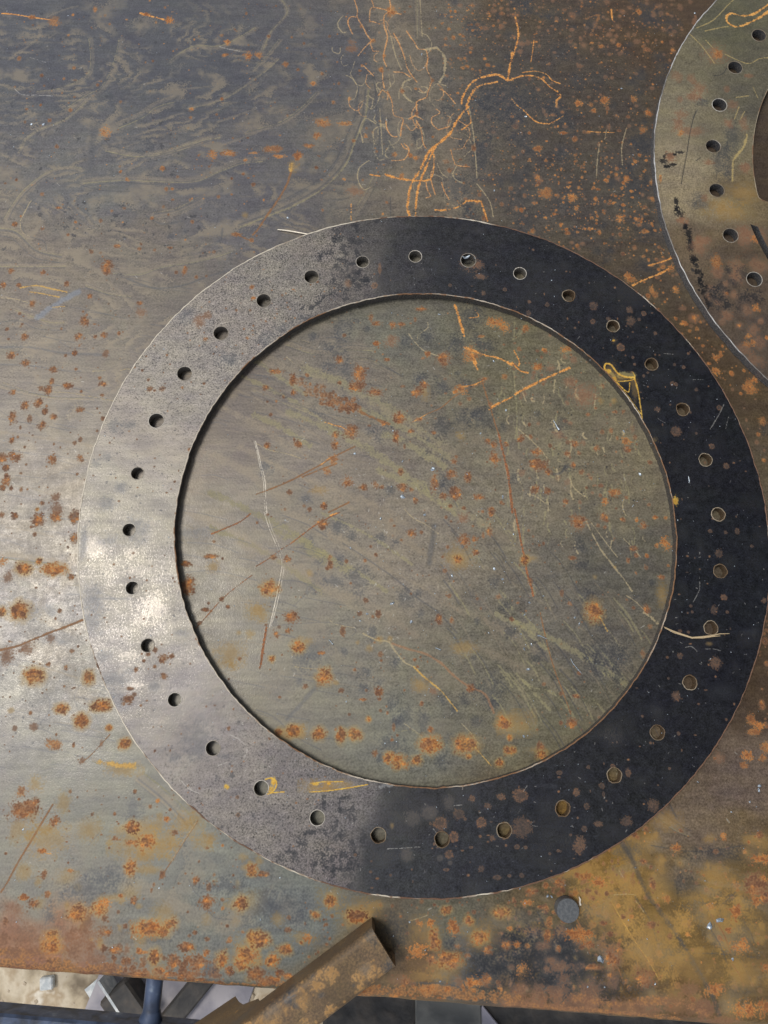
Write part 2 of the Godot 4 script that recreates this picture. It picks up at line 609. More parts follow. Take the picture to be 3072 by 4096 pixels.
func bevel_box(size: Vector3, r: float) -> ArrayMesh:
	var st := started()
	var h := size * 0.5
	var v := []
	for axis in 3:
		for sgn in [-1.0, 1.0]:
			var quad := []
			for c in [[-1.0, -1.0], [1.0, -1.0], [1.0, 1.0], [-1.0, 1.0]]:
				var p := Vector3.ZERO
				p[axis] = h[axis] * sgn
				p[(axis + 1) % 3] = (h[(axis + 1) % 3] - r) * c[0]
				p[(axis + 2) % 3] = (h[(axis + 2) % 3] - r) * c[1]
				quad.append(p)
			v.append(quad)
	for quad in v:
		for k in [0, 1, 2, 0, 2, 3]:
			st.add_vertex(quad[k])
	# edges and corners: the hull of the six faces
	for ax in 3:
		for s1 in [0, 1]:
			for s2 in [0, 1]:
				var f1: Array = v[((ax + 1) % 3) * 2 + s1]
				var f2: Array = v[((ax + 2) % 3) * 2 + s2]
				var e := []
				for f in [f1, f2]:
					var other := f2 if f == f1 else f1
					var picks: Array = f.duplicate()
					var mid: Vector3 = (other[0] + other[2]) * 0.5
					picks.sort_custom(func(p, q): return p.distance_to(mid) < q.distance_to(mid))
					var two := [picks[0], picks[1]]
					two.sort_custom(func(p, q): return p[ax] < q[ax])
					e.append_array(two)
				for k in [0, 1, 3, 0, 3, 2]:
					st.add_vertex(e[k])
	for sx in [0, 1]:
		for sy in [0, 1]:
			for sz in [0, 1]:
				var c := Vector3(h.x * (sx * 2 - 1), h.y * (sy * 2 - 1), h.z * (sz * 2 - 1))
				for f in [v[sx], v[2 + sy], v[4 + sz]]:
					var best: Vector3 = f[0]
					for p in f:
						if p.distance_to(c) < best.distance_to(c):
							best = p
					st.add_vertex(best)
	st.generate_normals()
	return st.commit()


# a small jagged chip of metal
func chip(r: float, seed_value: int) -> ArrayMesh:
	var g := RandomNumberGenerator.new()
	g.seed = seed_value
	var st := started()
	var n := 7
	var low := []
	var mid := []
	for i in n:
		var t := TAU * i / n
		var q := r * g.randf_range(0.55, 1.25)
		low.append(Vector3(cos(t) * q, 0.0, sin(t) * q * 0.75))
		mid.append(Vector3(cos(t) * q * 0.6, r * g.randf_range(0.25, 0.6), sin(t) * q * 0.45))
	var peak := Vector3(0, r * 0.5, 0)
	for i in n:
		var j := (i + 1) % n
		for p in [low[i], mid[j], low[j], low[i], mid[i], mid[j], mid[i], peak, mid[j]]:
			st.add_vertex(p)
	st.generate_normals()
	return st.commit()


func _ready() -> void:
	rng.seed = 7
	# ---------------- camera
	var cam := Camera3D.new()
	cam.name = "camera"
	add_child(cam)
	cam.transform = Transform3D(Basis(Vector3(0.9997, 0.0239, 0.0053), Vector3(0.0, 0.2151, -0.9766), Vector3(-0.0245, 0.9763, 0.2150)).orthonormalized(), Vector3(-0.05292, 0.60437, 0.12423))
	cam.fov = 71.58
	cam.near = 0.02
	cam.far = 60.0
	cam.current = true
	# ---------------- sky, sun, exposure
	var env := Environment.new()
	env.background_mode = Environment.BG_SKY
	var sky_material := ProceduralSkyMaterial.new()
	sky_material.sky_top_color = Color(0.79, 0.81, 0.85)
	sky_material.sky_horizon_color = Color(0.84, 0.83, 0.82)
	sky_material.ground_bottom_color = Color(0.3, 0.28, 0.26)
	sky_material.ground_horizon_color = Color(0.4, 0.38, 0.36)
	sky_material.energy_multiplier = 1.2
	env.sky = Sky.new()
	env.sky.sky_material = sky_material
	env.tonemap_mode = Environment.TONE_MAPPER_LINEAR
	env.tonemap_exposure = 1.25
	env.sdfgi_enabled = true
	env.ssao_enabled = true
	env.ssil_enabled = true
	var we := WorldEnvironment.new()
	we.name = "environment"
	we.environment = env
	add_child(we)
	var sun := DirectionalLight3D.new()
	sun.name = "sun"
	sun.light_energy = 0.52
	sun.light_color = Color(1.0, 0.975, 0.94)
	sun.light_angular_distance = 17.0
	sun.shadow_enabled = true
	add_child(sun)
	sun.look_at_from_position(Vector3(-0.26, 0.60, -0.06), Vector3.ZERO, Vector3.FORWARD)

	# ---------------- noise shared by the painted steel
	tile_a = noise_tile(0.22, 3, FastNoiseLite.TYPE_SIMPLEX_SMOOTH, 11)
	tile_b = noise_tile(0.055, 3, FastNoiseLite.TYPE_SIMPLEX_SMOOTH, 12)
	tile_c = noise_tile(0.011, 4, FastNoiseLite.TYPE_SIMPLEX_SMOOTH, 13)
	tile_e = noise_tile(0.0026, 2, FastNoiseLite.TYPE_SIMPLEX_SMOOTH, 29, 70.0, 2048)
	tile_d.resize(1024 * 1024)
	for i in 1024 * 1024:
		tile_d[i] = (rng.randi() & 127) + (rng.randi() & 127)

	build_surroundings()
	build_table()
	build_ring()
	build_second_ring()
	build_bar()
	build_small_things()


# ------------------------------------------------------------------ the yard floor, an unseen roof added for its shade and what stands under the table
func build_surroundings() -> void:
	var concrete := mottled([0.1, 0.35, 0.55, 0.75, 0.9], [Color8(120, 108, 90), Color8(176, 162, 138), Color8(198, 186, 164), Color8(168, 150, 124), Color8(214, 206, 190)], 0.012, 0.5, 0.9, 0.0, 5.0, 51)
	var ground := part("floor", bevel_box(Vector3(14.0, 0.1, 14.0), 0.01), concrete, self)
	ground.position = Vector3(0, FLOOR_Y - 0.05, 0)
	ground.set_meta("kind", "structure")
	ground.set_meta("label", "sandy concrete floor strewn with chips below the table edge")
	var shed := thing("unseen_roof", "unseen dark roof added above the right part of the table to shade it", "roof", Vector3(0, 0, 0))
	var dark := plain(Color(0.22, 0.23, 0.26), 0.9)  # unseen roof and side wall, added to darken right-hand reflections and fill light
	var sheet := part("added_roof_sheet", bevel_box(Vector3(3.4, 0.04, 6.0), 0.004), dark, shed)
	sheet.position = Vector3(-0.075 + 1.7, 2.4, -1.0)
	var back := part("wall", bevel_box(Vector3(0.06, 3.2, 6.0), 0.004), dark, shed)
	back.position = Vector3(-0.075 + 3.37, 0.78, -1.0)
	var blue := mottled([0.2, 0.5, 0.8, 0.95], [Color8(36, 44, 60), Color8(58, 72, 98), Color8(72, 86, 112), Color8(110, 122, 140)], 0.02, 0.3, 0.5, 0.1, 2.0, 52)
	var frame := thing("blue_frame", "blue painted steel frame of a trestle below the front edge of the table", "frame", Vector3(-0.5297, 0, 0.5609))
	frame.rotation.y = -0.0952
	var rail := part("rail", bevel_box(Vector3(1.30, 0.0357, 0.05), 0.003), blue, frame)
	rail.position = Vector3(0.45, -0.4679, 0.025)
	var cross := part("cross_tube", tube(PackedVector3Array([Vector3(0.1906, -0.4700, 0.01), Vector3(0.1866, -0.4700, -0.10), Vector3(0.1836, -0.4700, -0.50)]), PackedFloat32Array([0.0112]), 20), blue, frame)
	var collar := part("weld_collar", tube(PackedVector3Array([Vector3(0.1906, -0.4700, 0.012), Vector3(0.1906, -0.4700, -0.002), Vector3(0.1906, -0.4700, -0.012)]), PackedFloat32Array([0.0162, 0.0152, 0.0112]), 20), blue, frame)
	var far_rail := part("rail", bevel_box(Vector3(1.30, 0.05, 0.05), 0.003), blue, frame)
	far_rail.position = Vector3(0.45, -0.4679, -0.5)
	for x in [-0.15, 1.05]:
		for z in [0.025, -0.5]:
			var post := part("leg", bevel_box(Vector3(0.045, 0.2943, 0.045), 0.003), blue, frame)
			post.position = Vector3(x, -0.6329, z)
	var pale := mottled([0.3, 0.7], [Color8(176, 182, 184), Color8(206, 208, 206)], 0.03, 0.2, 0.6, 0.0, 2.0, 53)
	var strip := single("angle_offcut", extruded(PackedVector2Array([Vector2(0, 0), Vector2(0.0, 0.05), Vector2(0.004, 0.05), Vector2(0.004, 0.004), Vector2(0.05, 0.004), Vector2(0.05, 0)]), 0.135), pale, "white angle iron offcut on the floor beside the blue tube", "angle iron", Vector3(-0.4569, -0.7797, 0.6822))
	strip.rotation.y = -2.471
	strip.translate_object_local(Vector3(0, 0, 0.067))
	var lilac := mottled([0.3, 0.7], [Color8(128, 126, 134), Color8(156, 152, 156)], 0.01, 0.4, 0.6, 0.2, 2.0, 54)
	var sheet_a := single("steel_sheet", bevel_box(Vector3(0.26, 0.004, 0.36), 0.001), lilac, "lilac grey steel sheet on the floor right of the blue tube", "steel sheet", Vector3(-0.3935, -0.7775, 0.6836))
	sheet_a.rotation.y = -0.35
	var black_steel := mottled([0.2, 0.5, 0.8], [Color8(44, 43, 43), Color8(58, 56, 54), Color8(76, 70, 64)], 0.02, 0.4, 0.6, 0.2, 2.0, 59)
	var flat := single("flat_bar", bevel_box(Vector3(0.259, 0.02, 0.035), 0.003), black_steel, "dark flat bar lying slanted across the grey sheet on the floor", "steel bar", Vector3(-0.3725, -0.7650, 0.6889))
	flat.rotation.y = -2.286
	var block := single("scrap_block", bevel_box(Vector3(0.055, 0.05, 0.07), 0.004), black_steel, "black square scrap block on the floor just left of the blue tube", "scrap", Vector3(-0.4539, -0.7548, 0.6735))
	block.rotation.y = 0.7
	var pale_box := single("pale_offcut", bevel_box(Vector3(0.022, 0.012, 0.02), 0.002), pale, "small pale blue offcut on the sandy floor near the table edge", "offcut", Vector3(-0.6011, -0.7738, 0.6482))
	pale_box.rotation.y = 0.1
	var gravel := MultiMesh.new()
	gravel.transform_format = MultiMesh.TRANSFORM_3D
	gravel.mesh = chip(0.006, 5)
	gravel.instance_count = 2200
	for i in 2200:
		var q := Vector3(rng.randf_range(-1.0, 0.4), FLOOR_Y - 0.0005, rng.randf_range(0.4, 0.95))
		var sc := 0.25 + pow(rng.randf(), 4.0) * 2.2
		gravel.set_instance_transform(i, Transform3D(Basis(Vector3.UP, rng.randf() * TAU).scaled(Vector3(sc, sc * 0.6, sc)), q))
	var chips := MultiMeshInstance3D.new()
	chips.name = "floor_debris"
	chips.multimesh = gravel
	chips.material_override = mottled([0.2, 0.5, 0.8], [Color8(56, 48, 40), Color8(160, 144, 120), Color8(236, 232, 226)], 0.04, 0.6, 0.9, 0.0, 1.0, 55)
	chips.set_meta("kind", "stuff")
	chips.set_meta("label", "loose chips and crumbs scattered over the sandy concrete floor")
	chips.set_meta("category", "debris")
	add_child(chips, true)
	var lavender := mottled([0.3, 0.7], [Color8(150, 148, 160), Color8(176, 174, 182)], 0.01, 0.4, 0.5, 0.1, 2.0, 56)
	var corner := single("plate_offcut", bevel_box(Vector3(0.16, 0.006, 0.16), 0.001), lavender, "pale lavender steel plate corner poking out below the table edge", "plate offcut", Vector3(0.1167, -0.6165, 0.7407))
	corner.rotation.y = 0.72
	var shade_box := single("shade_stand_in", bevel_box(Vector3(0.9, 0.20, 0.5), 0.006), black_steel, "dark crate in the shade under the right of the table edge", "shade_box", Vector3(0.33, -0.7199, 0.72))  # dark box put where there is only near-black shade
	var slab := single("grey_slab", bevel_box(Vector3(0.10, 0.012, 0.3), 0.002), mottled([0.3, 0.7], [Color8(80, 82, 82), Color8(112, 112, 108)], 0.01, 0.4, 0.7, 0.1, 2.0, 57), "dull grey strip lying on the black crate below the table", "steel strip", Vector3(0.0712, -0.6137, 0.66))


func build_table() -> void:
	var t := thing("steel_table", "rusty flat steel table top with brown rusted front edge", "table", Vector3(0, TABLE_Y, 0))
	var skin := SteelSkin.new(960.0, 1020.0, -500.0, -620.0, 2.0, [tile_a, tile_b, tile_c, tile_d])
	var tones := []
	tones.append([-380, -498, 75, 76, 81])
	tones.append([-238, -472, 75, 76, 81])
	tones.append([-96, -475, 84, 83, 86])
	tones.append([-2, -477, 106, 100, 90])
	tones.append([95, -495, 84, 78, 72])
	tones.append([188, -452, 82, 74, 66])
	tones.append([243, -533, 86, 70, 54])
	tones.append([-320, -337, 92, 91, 91])
	tones.append([-185, -328, 88, 86, 89])
	tones.append([-3, -351, 110, 102, 90])
	tones.append([134, -343, 86, 80, 74])
	tones.append([203, -328, 88, 82, 75])
	tones.append([-357, -256, 107, 99, 89])
	tones.append([-270, -262, 101, 94, 86])
	tones.append([-356, -166, 106, 99, 90])
	tones.append([-348, -77, 107, 101, 93])
	tones.append([-339, 7, 109, 104, 97])
	tones.append([-328, 87, 113, 110, 106])
	tones.append([-316, 162, 110, 108, 103])
	tones.append([-273, 234, 106, 105, 97])
	tones.append([-312, 285, 108, 107, 99])
	tones.append([-196, 286, 106, 107, 100])
	tones.append([-104, 314, 100, 104, 100])
	tones.append([-234, 269, 106, 105, 97])
	tones.append([-175, -100, 101, 93, 85])
	tones.append([-131, -13, 107, 101, 91])
	tones.append([-169, 68, 107, 103, 93])
	tones.append([-91, -56, 118, 110, 100])
	tones.append([-71, -145, 112, 105, 95])
	tones.append([-28, -192, 106, 104, 93])
	tones.append([81, -169, 110, 105, 86])
	tones.append([145, -146, 118, 112, 93])
	tones.append([160, -56, 126, 118, 98])
	tones.append([74, -13, 124, 117, 102])
	tones.append([-9, 28, 126, 118, 106])
	tones.append([111, 69, 114, 109, 100])
	tones.append([153, 49, 100, 97, 88])
	tones.append([29, 127, 110, 106, 92])
	tones.append([-89, 126, 110, 106, 95])
	tones.append([-31, 183, 110, 109, 98])
	tones.append([106, 146, 110, 106, 88])
	tones.append([128, 108, 104, 100, 92])
	tones.append([214, 249, 118, 103, 86])
	tones.append([258, 203, 110, 96, 85])
	tones.append([255, 292, 110, 91, 60])
	tones.append([188, 324, 118, 95, 54])
	tones.append([136, 273, 132, 102, 48])
	tones.append([78, 310, 104, 89, 62])
	tones.append([23, 319, 100, 96, 80])
	tones.append([94, 353, 54, 55, 58])
	tones.append([22, 342, 72, 72, 72])
	tones.append([75, 372, 86, 64, 42])
	tones.append([165, 373, 92, 70, 42])
	tones.append([-14, 361, 100, 78, 52])
	tones.append([-313, 341, 124, 82, 57])
	tones.append([302, -345, 84, 72, 60])
	tones.append([280, 147, 82, 68, 55])
	tones.append([196, -242, 88, 78, 66])
	tones.append([278, -166, 88, 74, 58])
	tones.append([97, -548, 86, 74, 60])
	tones.append([-64, 354, 104, 90, 68])
	tones.append([24, -552, 108, 100, 88])
	tones.append([-49, -393, 96, 94, 92])
	skin.base(tone_map(-500.0, -620.0, 960.0, 1020.0, tones), 0.30, 0.43, 0.30, 0.0013, 0.0006, 0.0006, 0.5)
	paint_table_fields(skin)
	paint_table_marks(skin)
	paint_table_spots(skin)
	var m := skin.material(1.2)
	# the slab: flat top, rounded front edge, front face
	var a := Vector2(-0.72, 0.3160)
	var b := Vector2(0.72, 0.4380)
	var st := started()
	var along := b - a
	var out := Vector2(-along.y, along.x).normalized()
	var prof := [Vector2(-1.35, 0.0), Vector2(-0.006, 0.0), Vector2(-0.0035, -0.0006), Vector2(-0.0015, -0.0022), Vector2(0.0, -0.0055), Vector2(0.0002, -0.016), Vector2(-0.004, -0.018), Vector2(-1.35, -0.018), Vector2(-1.35, 0.0)]
	var normals := [Vector2(0, 1), Vector2(0, 1), Vector2(0.4, 0.9), Vector2(0.75, 0.65), Vector2(1, 0.1), Vector2(1, 0), Vector2(0, -1), Vector2(0, -1), Vector2(-1, 0)]
	var f := FastNoiseLite.new()
	f.frequency = 1.0
	var steps := 160
	for i in steps:
		for k in prof.size() - 1:
			var quad := []
			for c in [[i, k], [i + 1, k], [i + 1, k + 1], [i, k + 1]]:
				var q: Vector2 = a + along * (float(c[0]) / steps)
				var pr: Vector2 = prof[c[1]]
				var ragged := f.get_noise_1d(q.x * 90.0) * 0.0011 if pr.x > -0.005 else 0.0
				q += out * (pr.x + ragged)
				quad.append([Vector3(q.x, pr.y, q.y), Vector3(out.x * normals[c[1]].x, normals[c[1]].y, out.y * normals[c[1]].x).normalized()])
			for v in [quad[0], quad[1], quad[2], quad[0], quad[2], quad[3]]:
				st.set_normal(v[1])
				st.set_uv(Vector2((v[0].x * 1000.0 + 500.0) / 960.0, (v[0].z * 1000.0 + 620.0 + v[0].y * -1000.0) / 1020.0))
				st.add_vertex(v[0])
	st.generate_tangents()
	part("table_top", st.commit(), m, t)
	var steel := mottled([0.2, 0.5, 0.8], [Color8(58, 50, 46), Color8(96, 66, 48), Color8(70, 62, 58)], 0.02, 0.4, 0.75, 0.1, 4.0, 5)
	for x in [-0.64, 0.62]:
		for z in [-0.86, 0.2]:
			var leg := part("leg", bevel_box(Vector3(0.05, 0.75, 0.05), 0.004), steel, t)
			leg.position = Vector3(x, -0.3935, z)


func paint_table_fields(t: SteelSkin) -> void:
	t.scatter(rng, "k", 260, -290, -402, 126, 148, 0.4, 1.6)
	t.scatter(rng, "k", 60, -314, -303, 37, 20, 0.5, 1.8)
	t.scatter(rng, "k", 40, -235, -282, 32, 23, 0.5, 2.0)
	t.scatter(rng, "k", 40, -255, -381, 18, 28, 0.5, 1.7)
	t.scatter(rng, "r", 150, -290, -402, 126, 148, 0.4, 1.5)
	t.scatter(rng, "o", 120, -280, -408, 127, 149, 0.35, 1.3)
	t.scatter(rng, "r", 120, -87, -447, 94, 110, 0.4, 1.5)
	t.scatter(rng, "o", 60, -9, -430, 94, 128, 0.4, 1.4)
	t.scatter(rng, "d", 120, 149, -414, 126, 164, 3, 12)
	t.scatter(rng, "f", 300, 149, -414, 126, 155, 0.5, 2.4)
	t.scatter(rng, "o", 700, 146, -414, 120, 155, 0.35, 1.3)
	t.scatter(rng, "r", 260, 146, -414, 123, 155, 0.5, 2.4)
	t.scatter(rng, "o", 260, 175, -335, 66, 45, 0.4, 1.6)
	t.scatter(rng, "o", 60, 49, -516, 32, 42, 0.5, 2.0)
	t.scatter(rng, "f", 260, 181, -538, 115, 39, 0.6, 3.0)
	t.scatter(rng, "o", 160, 255, -200, 52, 80, 0.6, 3.0)
	t.scatter(rng, "f", 90, 272, -153, 48, 109, 0.8, 4.5)
	t.scatter(rng, "r", 80, 290, 85, 8, 107, 0.6, 3.0)
	t.scatter(rng, "r", 130, -328, -130, 58, 125, 0.35, 1.2)
	t.scatter(rng, "r", 160, -37, -121, 113, 120, 0.35, 1.4)
	t.scatter(rng, "r", 130, -42, 84, 99, 98, 0.35, 1.4)
	t.scatter(rng, "r", 110, 145, -107, 62, 105, 0.4, 1.8)
	t.scatter(rng, "f", 70, 145, -107, 62, 90, 0.8, 3.5)
	t.scatter(rng, "r", 90, 132, 84, 60, 92, 0.35, 1.4)
	t.scatter(rng, "k", 110, 137, -92, 50, 74, 0.3, 1.0)
	t.scatter(rng, "k", 80, -329, 96, 32, 103, 0.3, 0.9)
	t.scatter(rng, "d", 40, -37, -132, 114, 121, 3, 9)
	t.scatter(rng, "d", 40, -38, 101, 105, 103, 3, 9)
	t.scatter(rng, "r", 90, -323, 96, 39, 103, 0.3, 1.1)
	t.scatter(rng, "r", 150, -245, 283, 97, 67, 0.35, 1.3)
	t.scatter(rng, "y", 60, -232, 294, 96, 67, 2, 7)
	t.scatter(rng, "r", 170, -19, 330, 85, 27, 0.35, 1.6)
	t.scatter(rng, "r", 40, -117, -134, 8, 4, 0.5, 1.9)
	t.scatter(rng, "r", 90, -101, -126, 10, 6, 0.5, 1.9)
	t.scatter(rng, "r", 110, -88, -117, 8, 6, 0.5, 1.9)
	t.scatter(rng, "r", 110, -74, -112, 10, 6, 0.5, 1.9)
	t.scatter(rng, "r", 40, -64, -108, 6, 4, 0.5, 1.9)
	t.scatter(rng, "r", 260, 160, 322, 111, 67, 0.4, 2.2)
	t.scatter(rng, "y", 90, 184, 322, 86, 67, 2, 8)
	t.scatter(rng, "f", 120, 96, 353, 48, 27, 1, 5)
	t.scatter(rng, "o", 120, 172, 322, 99, 67, 0.5, 2.4)
	t.scatter(rng, "r", 120, 124, 299, 37, 23, 0.5, 2.0)
	t.scatter(rng, "r", 200, -251, 352, 89, 11, 0.8, 3.0)
	t.scatter(rng, "o", 120, -31, 368, 95, 6, 0.6, 2.4)
	# water marks drawn out over the upper left, and fainter ones below
	t.marble(tile_e, -300.0, -330.0, 260.0, 250.0, 11.0, 1.0)
	t.marble(tile_e, -330.0, 20.0, 190.0, 160.0, 6.0, 0.45)
	t.marble(tile_e, -80.0, -430.0, 90.0, 170.0, 9.0, 0.6)
	t.marble(tile_e, 10.0, 20.0, 220.0, 200.0, 5.0, 0.4)
	t.marble(tile_e, 150.0, 330.0, 200.0, 70.0, 7.0, 0.6)
	t.marble(tile_e, -240.0, 280.0, 160.0, 80.0, 6.0, 0.5)
	# broad wipe marks across the middle
	for i in 46:
		var x := rng.randf_range(-230.0, 60.0)
		var z := -110.0 + (x + 230.0) * 0.42 + rng.randf_range(-90.0, 110.0)
		var l := rng.randf_range(40.0, 130.0)
		t.stroke(["tan", "olive", "tan"][i % 3], rng.randf_range(3.0, 14.0), [x, z, x + l * 0.5, z + l * 0.24, x + l, z + l * 0.58])
	# lacy scallops of rust water
	for i in 46:
		var at := Vector2(rng.randf_range(-95.0, 10.0), rng.randf_range(-540.0, -330.0))
		at.x += (at.y + 540.0) * 0.22
		var rr := rng.randf_range(4.0, 13.0)
		var from := rng.randf_range(0.0, TAU)
		var path := []
		for k in 7:
			var p := at + Vector2.from_angle(from + k * 0.55) * rr * Vector2(0.8, 1.25) * rng.randf_range(0.85, 1.15)
			path.append(p.x)
			path.append(p.y)
		t.stroke("cream" if i % 3 else "thread", rng.randf_range(0.7, 1.6), path)
	# yellowish drawn-out streaks of dried rust water
	for i in 120:
		var x := rng.randf_range(70.0, 195.0)
		var z := rng.randf_range(-160.0, 20.0)
		var l := rng.randf_range(3.0, 16.0)
		t.stroke("olive" if i % 3 else "cream", rng.randf_range(0.8, 2.4), [x, z, x + rng.randf_range(-2.0, 1.0), z + l * 0.5, x + rng.randf_range(-3.0, 3.0), z + l])
	for i in 130:
		var x := rng.randf_range(10.0, 190.0)
		var z := 20.0 + (x - 10.0) * 0.75 + rng.randf_range(-70.0, 95.0)
		var l := rng.randf_range(8.0, 42.0)
		t.stroke(["olive", "ink", "tan"][i % 3], rng.randf_range(0.9, 2.6), [x, z, x + l * 0.33, z + l * 0.42 + rng.randf_range(-1.0, 1.0), x + l * 0.62, z + l])
	for i in 190:
		var x := rng.randf_range(-420.0, -60.0)
		var z := rng.randf_range(-240.0, 200.0)
		var l := rng.randf_range(10.0, 50.0)
		t.stroke(["ink", "tan", "ink"][i % 3], rng.randf_range(0.7, 1.8), [x, z, x + l * 0.5, z + l * 0.06 + rng.randf_range(-1.5, 1.5), x + l, z + l * 0.2])
	for i in 30:
		var x := rng.randf_range(40.0, 260.0)
		var z := rng.randf_range(300.0, 385.0)
		var l := rng.randf_range(10.0, 40.0)
		t.stroke(["ink", "slate2", "brown"][i % 3], rng.randf_range(0.7, 1.6), [x, z, x + l * 0.3, z + l * 0.5, x + l * 0.45, z + l])
	# bright scuffs
	for i in 60:
		var x := -40.0 + rng.randfn(0.0, 9.0)
		var z := rng.randf_range(-45.0, 115.0)
		t.stroke("white", rng.randf_range(0.5, 0.9), [x, z, x + rng.randf_range(-1.2, 1.2), z + rng.randf_range(0.3, 2.2)])
	for i in 170:
		var x := rng.randf_range(-420.0, 300.0)
		var z := rng.randf_range(-500.0, 370.0)
		var turn := rng.randf_range(0.0, TAU)
		var l := rng.randf_range(0.6, 3.5)
		t.stroke("white", 0.55, [x, z, x + cos(turn) * l, z + sin(turn) * l])


func paint_table_marks(t: SteelSkin) -> void:
	t.flow("tan", 8, [-356.8, -417.1, -334, -435.6, -316.8, -450.5, -306.6, -480.3, -304.1, -508.6], rng)
	t.flow("tan", 5.7, [-394.7, -372.2, -388.8, -388.1, -376.3, -398.9, -351.8, -411.8, -333.7, -431.9], rng)
	t.flow("tan", 11.3, [-398.8, -298.8, -393, -314, -383, -331, -365.4, -348.4, -348.2, -355.5, -333.1, -354], rng)
	t.flow("tan", 8.5, [-301.2, -407.2, -280.6, -418.3, -266.1, -431.2, -246.5, -438.9], rng)
	t.flow("tan", 9.1, [-309.6, -378.7, -277.4, -372.2, -240.1, -379.7, -217.8, -390.7, -199.7, -394.5], rng)
	t.flow("tan", 10.8, [-329.1, -342, -290.6, -345.9, -260.6, -344.6, -223.1, -345.1, -201, -355.8, -177.2, -366.6, -156, -368.6], rng)
	t.flow("tan", 10.6, [-258, -303.8, -236.1, -309.1, -214.4, -321.2], rng)
	t.stroke("tan", 4.3, [-196.2, -383.9, -163.3, -398.6])
	t.stroke("tan", 4.3, [-202, -410.6, -183.8, -418.1, -164.2, -427.5])
	t.flow("tan", 5.4, [-232, -426.4, -198.5, -437.8, -165.5, -464.2, -144, -487.1], rng)
	t.stroke("tan", 3.7, [-248.6, -448, -228.6, -450.2, -213.2, -452.3])
	t.flow("tan", 5.5, [-335.4, -508, -331.5, -479.8, -336.1, -461.2, -359.5, -446.1, -383.6, -442], rng)
	t.stroke("tan", 4.9, [-416.5, -407.2, -401.2, -405.7, -384.1, -416.7])
	t.stroke("tan", 6.3, [-391.9, -526, -387.5, -512.7, -398.4, -497.3, -415.4, -482])
	t.stroke("tan", 5.3, [-352.9, -548, -365.2, -543.9, -383.2, -533.8])
	t.flow("tan", 8.2, [-253.7, -481.3, -231.1, -498.7, -199.7, -501.2, -167.5, -524.7], rng)
	t.flow("tan", 9.1, [-262.2, -370.6, -232.6, -381.6, -210.2, -390.8], rng)
	t.flow("tan", 15, [-412.2, -288.7, -388.6, -285.6, -366.3, -266.1, -342.5, -260], rng)
	t.flow("tan", 12.3, [-55.5, -451.3, -58.6, -418.3, -67.8, -392.9, -76.9, -366.2, -96.4, -341.5, -123.2, -322.3, -151.3, -308.4, -177.7, -296.3], rng)
	t.flow("tan", 6.6, [-172.5, -398.5, -140.5, -409.7, -117.8, -428.2, -102.5, -446.8], rng)
	t.flow("tan", 7.6, [-67.4, -300.9, -52.4, -330, -43.3, -352.7], rng)
	t.flow("tan", 5.5, [-168.8, -471.6, -153.7, -490.7, -141.6, -509.9], rng)
	t.stroke("tan", 43.3, [-34.5, -570.6, -31.6, -504.4, -19.6, -429.8, -15.7, -358.3, -16.3, -303.2])
	t.stroke("tan", 31.9, [-13.8, -524, 10.5, -448.7, 29.2, -376.5, 32, -307.1])
	t.flow("tan", 8.7, [-0.3, -567.3, 0.5, -516.5], rng)
	t.flow("tan", 7.2, [-144.6, -564.2, -136.1, -544.8, -151.5, -521.2, -160.2, -496.2], rng)
	t.flow("tan", 8.6, [-291.9, -244.2, -268.6, -242.8, -247.3, -251.1, -211.2, -258, -182.3, -268.1], rng)
	t.flow("tan", 6.1, [-402.1, -249.7, -370.4, -250, -338.7, -250.3], rng)
	t.flow("tan", 8.4, [-380, -203.6, -350.5, -192.9, -333.4, -191.5], rng)
	t.stroke("tan", 2.1, [-390.5, -170.2, -371.1, -172.6, -348.4, -171.2, -337.4, -173.1])
	t.stroke("tan", 4.5, [-398.7, -219.3, -384, -214.6, -365.8, -203.8])
	t.flow("tan", 7.3, [-274.2, -220.3, -296, -223.3, -316.8, -231.1], rng)
	t.flow("tan", 5.8, [-385.8, -127, -343.2, -116.8, -301.6, -115.5], rng)
	t.stroke("tan", 4.8, [-381.1, -84.4, -339.6, -78.7, -297.9, -71.6])
	t.flow("tan", 7.1, [-26.8, -139.3, -46.7, -151.5, -63.9, -154.4], rng)
	t.flow("tan", 8.4, [-127.1, -172.6, -98.3, -163.5, -69.7, -168.3, -48.1, -166.9], rng)
	t.flow("tan", 7, [-157, -125.1, -125.7, -111.7, -97.4, -99.9], rng)
	t.flow("tan", 7.5, [-369, 25.9, -349, 28.6, -315.6, 34, -306.7, 46], rng)
	t.flow("tan", 4.9, [-276, 195, -257, 199.9, -238.5, 197.7], rng)
	t.flow("tan", 11.7, [-237.7, 209.5, -218.1, 223.8, -198.6, 241.5], rng)
	t.stroke("tan", 18.6, [-238.3, 288.8, -207.4, 300.3, -176.5, 317.2, -146.6, 313.2])
	t.flow("tan", 5.9, [185.4, 241.7, 197.2, 251.3, 209.3, 257.2], rng)
	t.stroke("slate", 6.1, [152.1, 261.3, 161, 276.4, 169.1, 298.1, 180.2, 314, 191.1, 329.7, 202.6, 349.5, 214.9, 372.4, 219.4, 387.3])
	t.stroke("blue", 9, [-359.3, -196, -347.6, -207, -331.5, -218.2, -324.7, -222.3])
	t.stroke("ink", 1.6, [-337.9, -340.1, -313.4, -331.9, -283.6, -330.9])
	t.stroke("ink", 3.5, [-244.7, -330.5, -215.3, -340, -197.7, -348.9])
	t.stroke("ink", 3.5, [-265.4, -303.7, -250.1, -295.5, -231, -299])
	t.stroke("ink", 1.4, [-382.4, -310.7, -366.6, -329.5, -347.5, -347.7])
	t.stroke("ink", 2.4, [-297.6, -484.2, -268.6, -469.8, -216.2, -450.4])
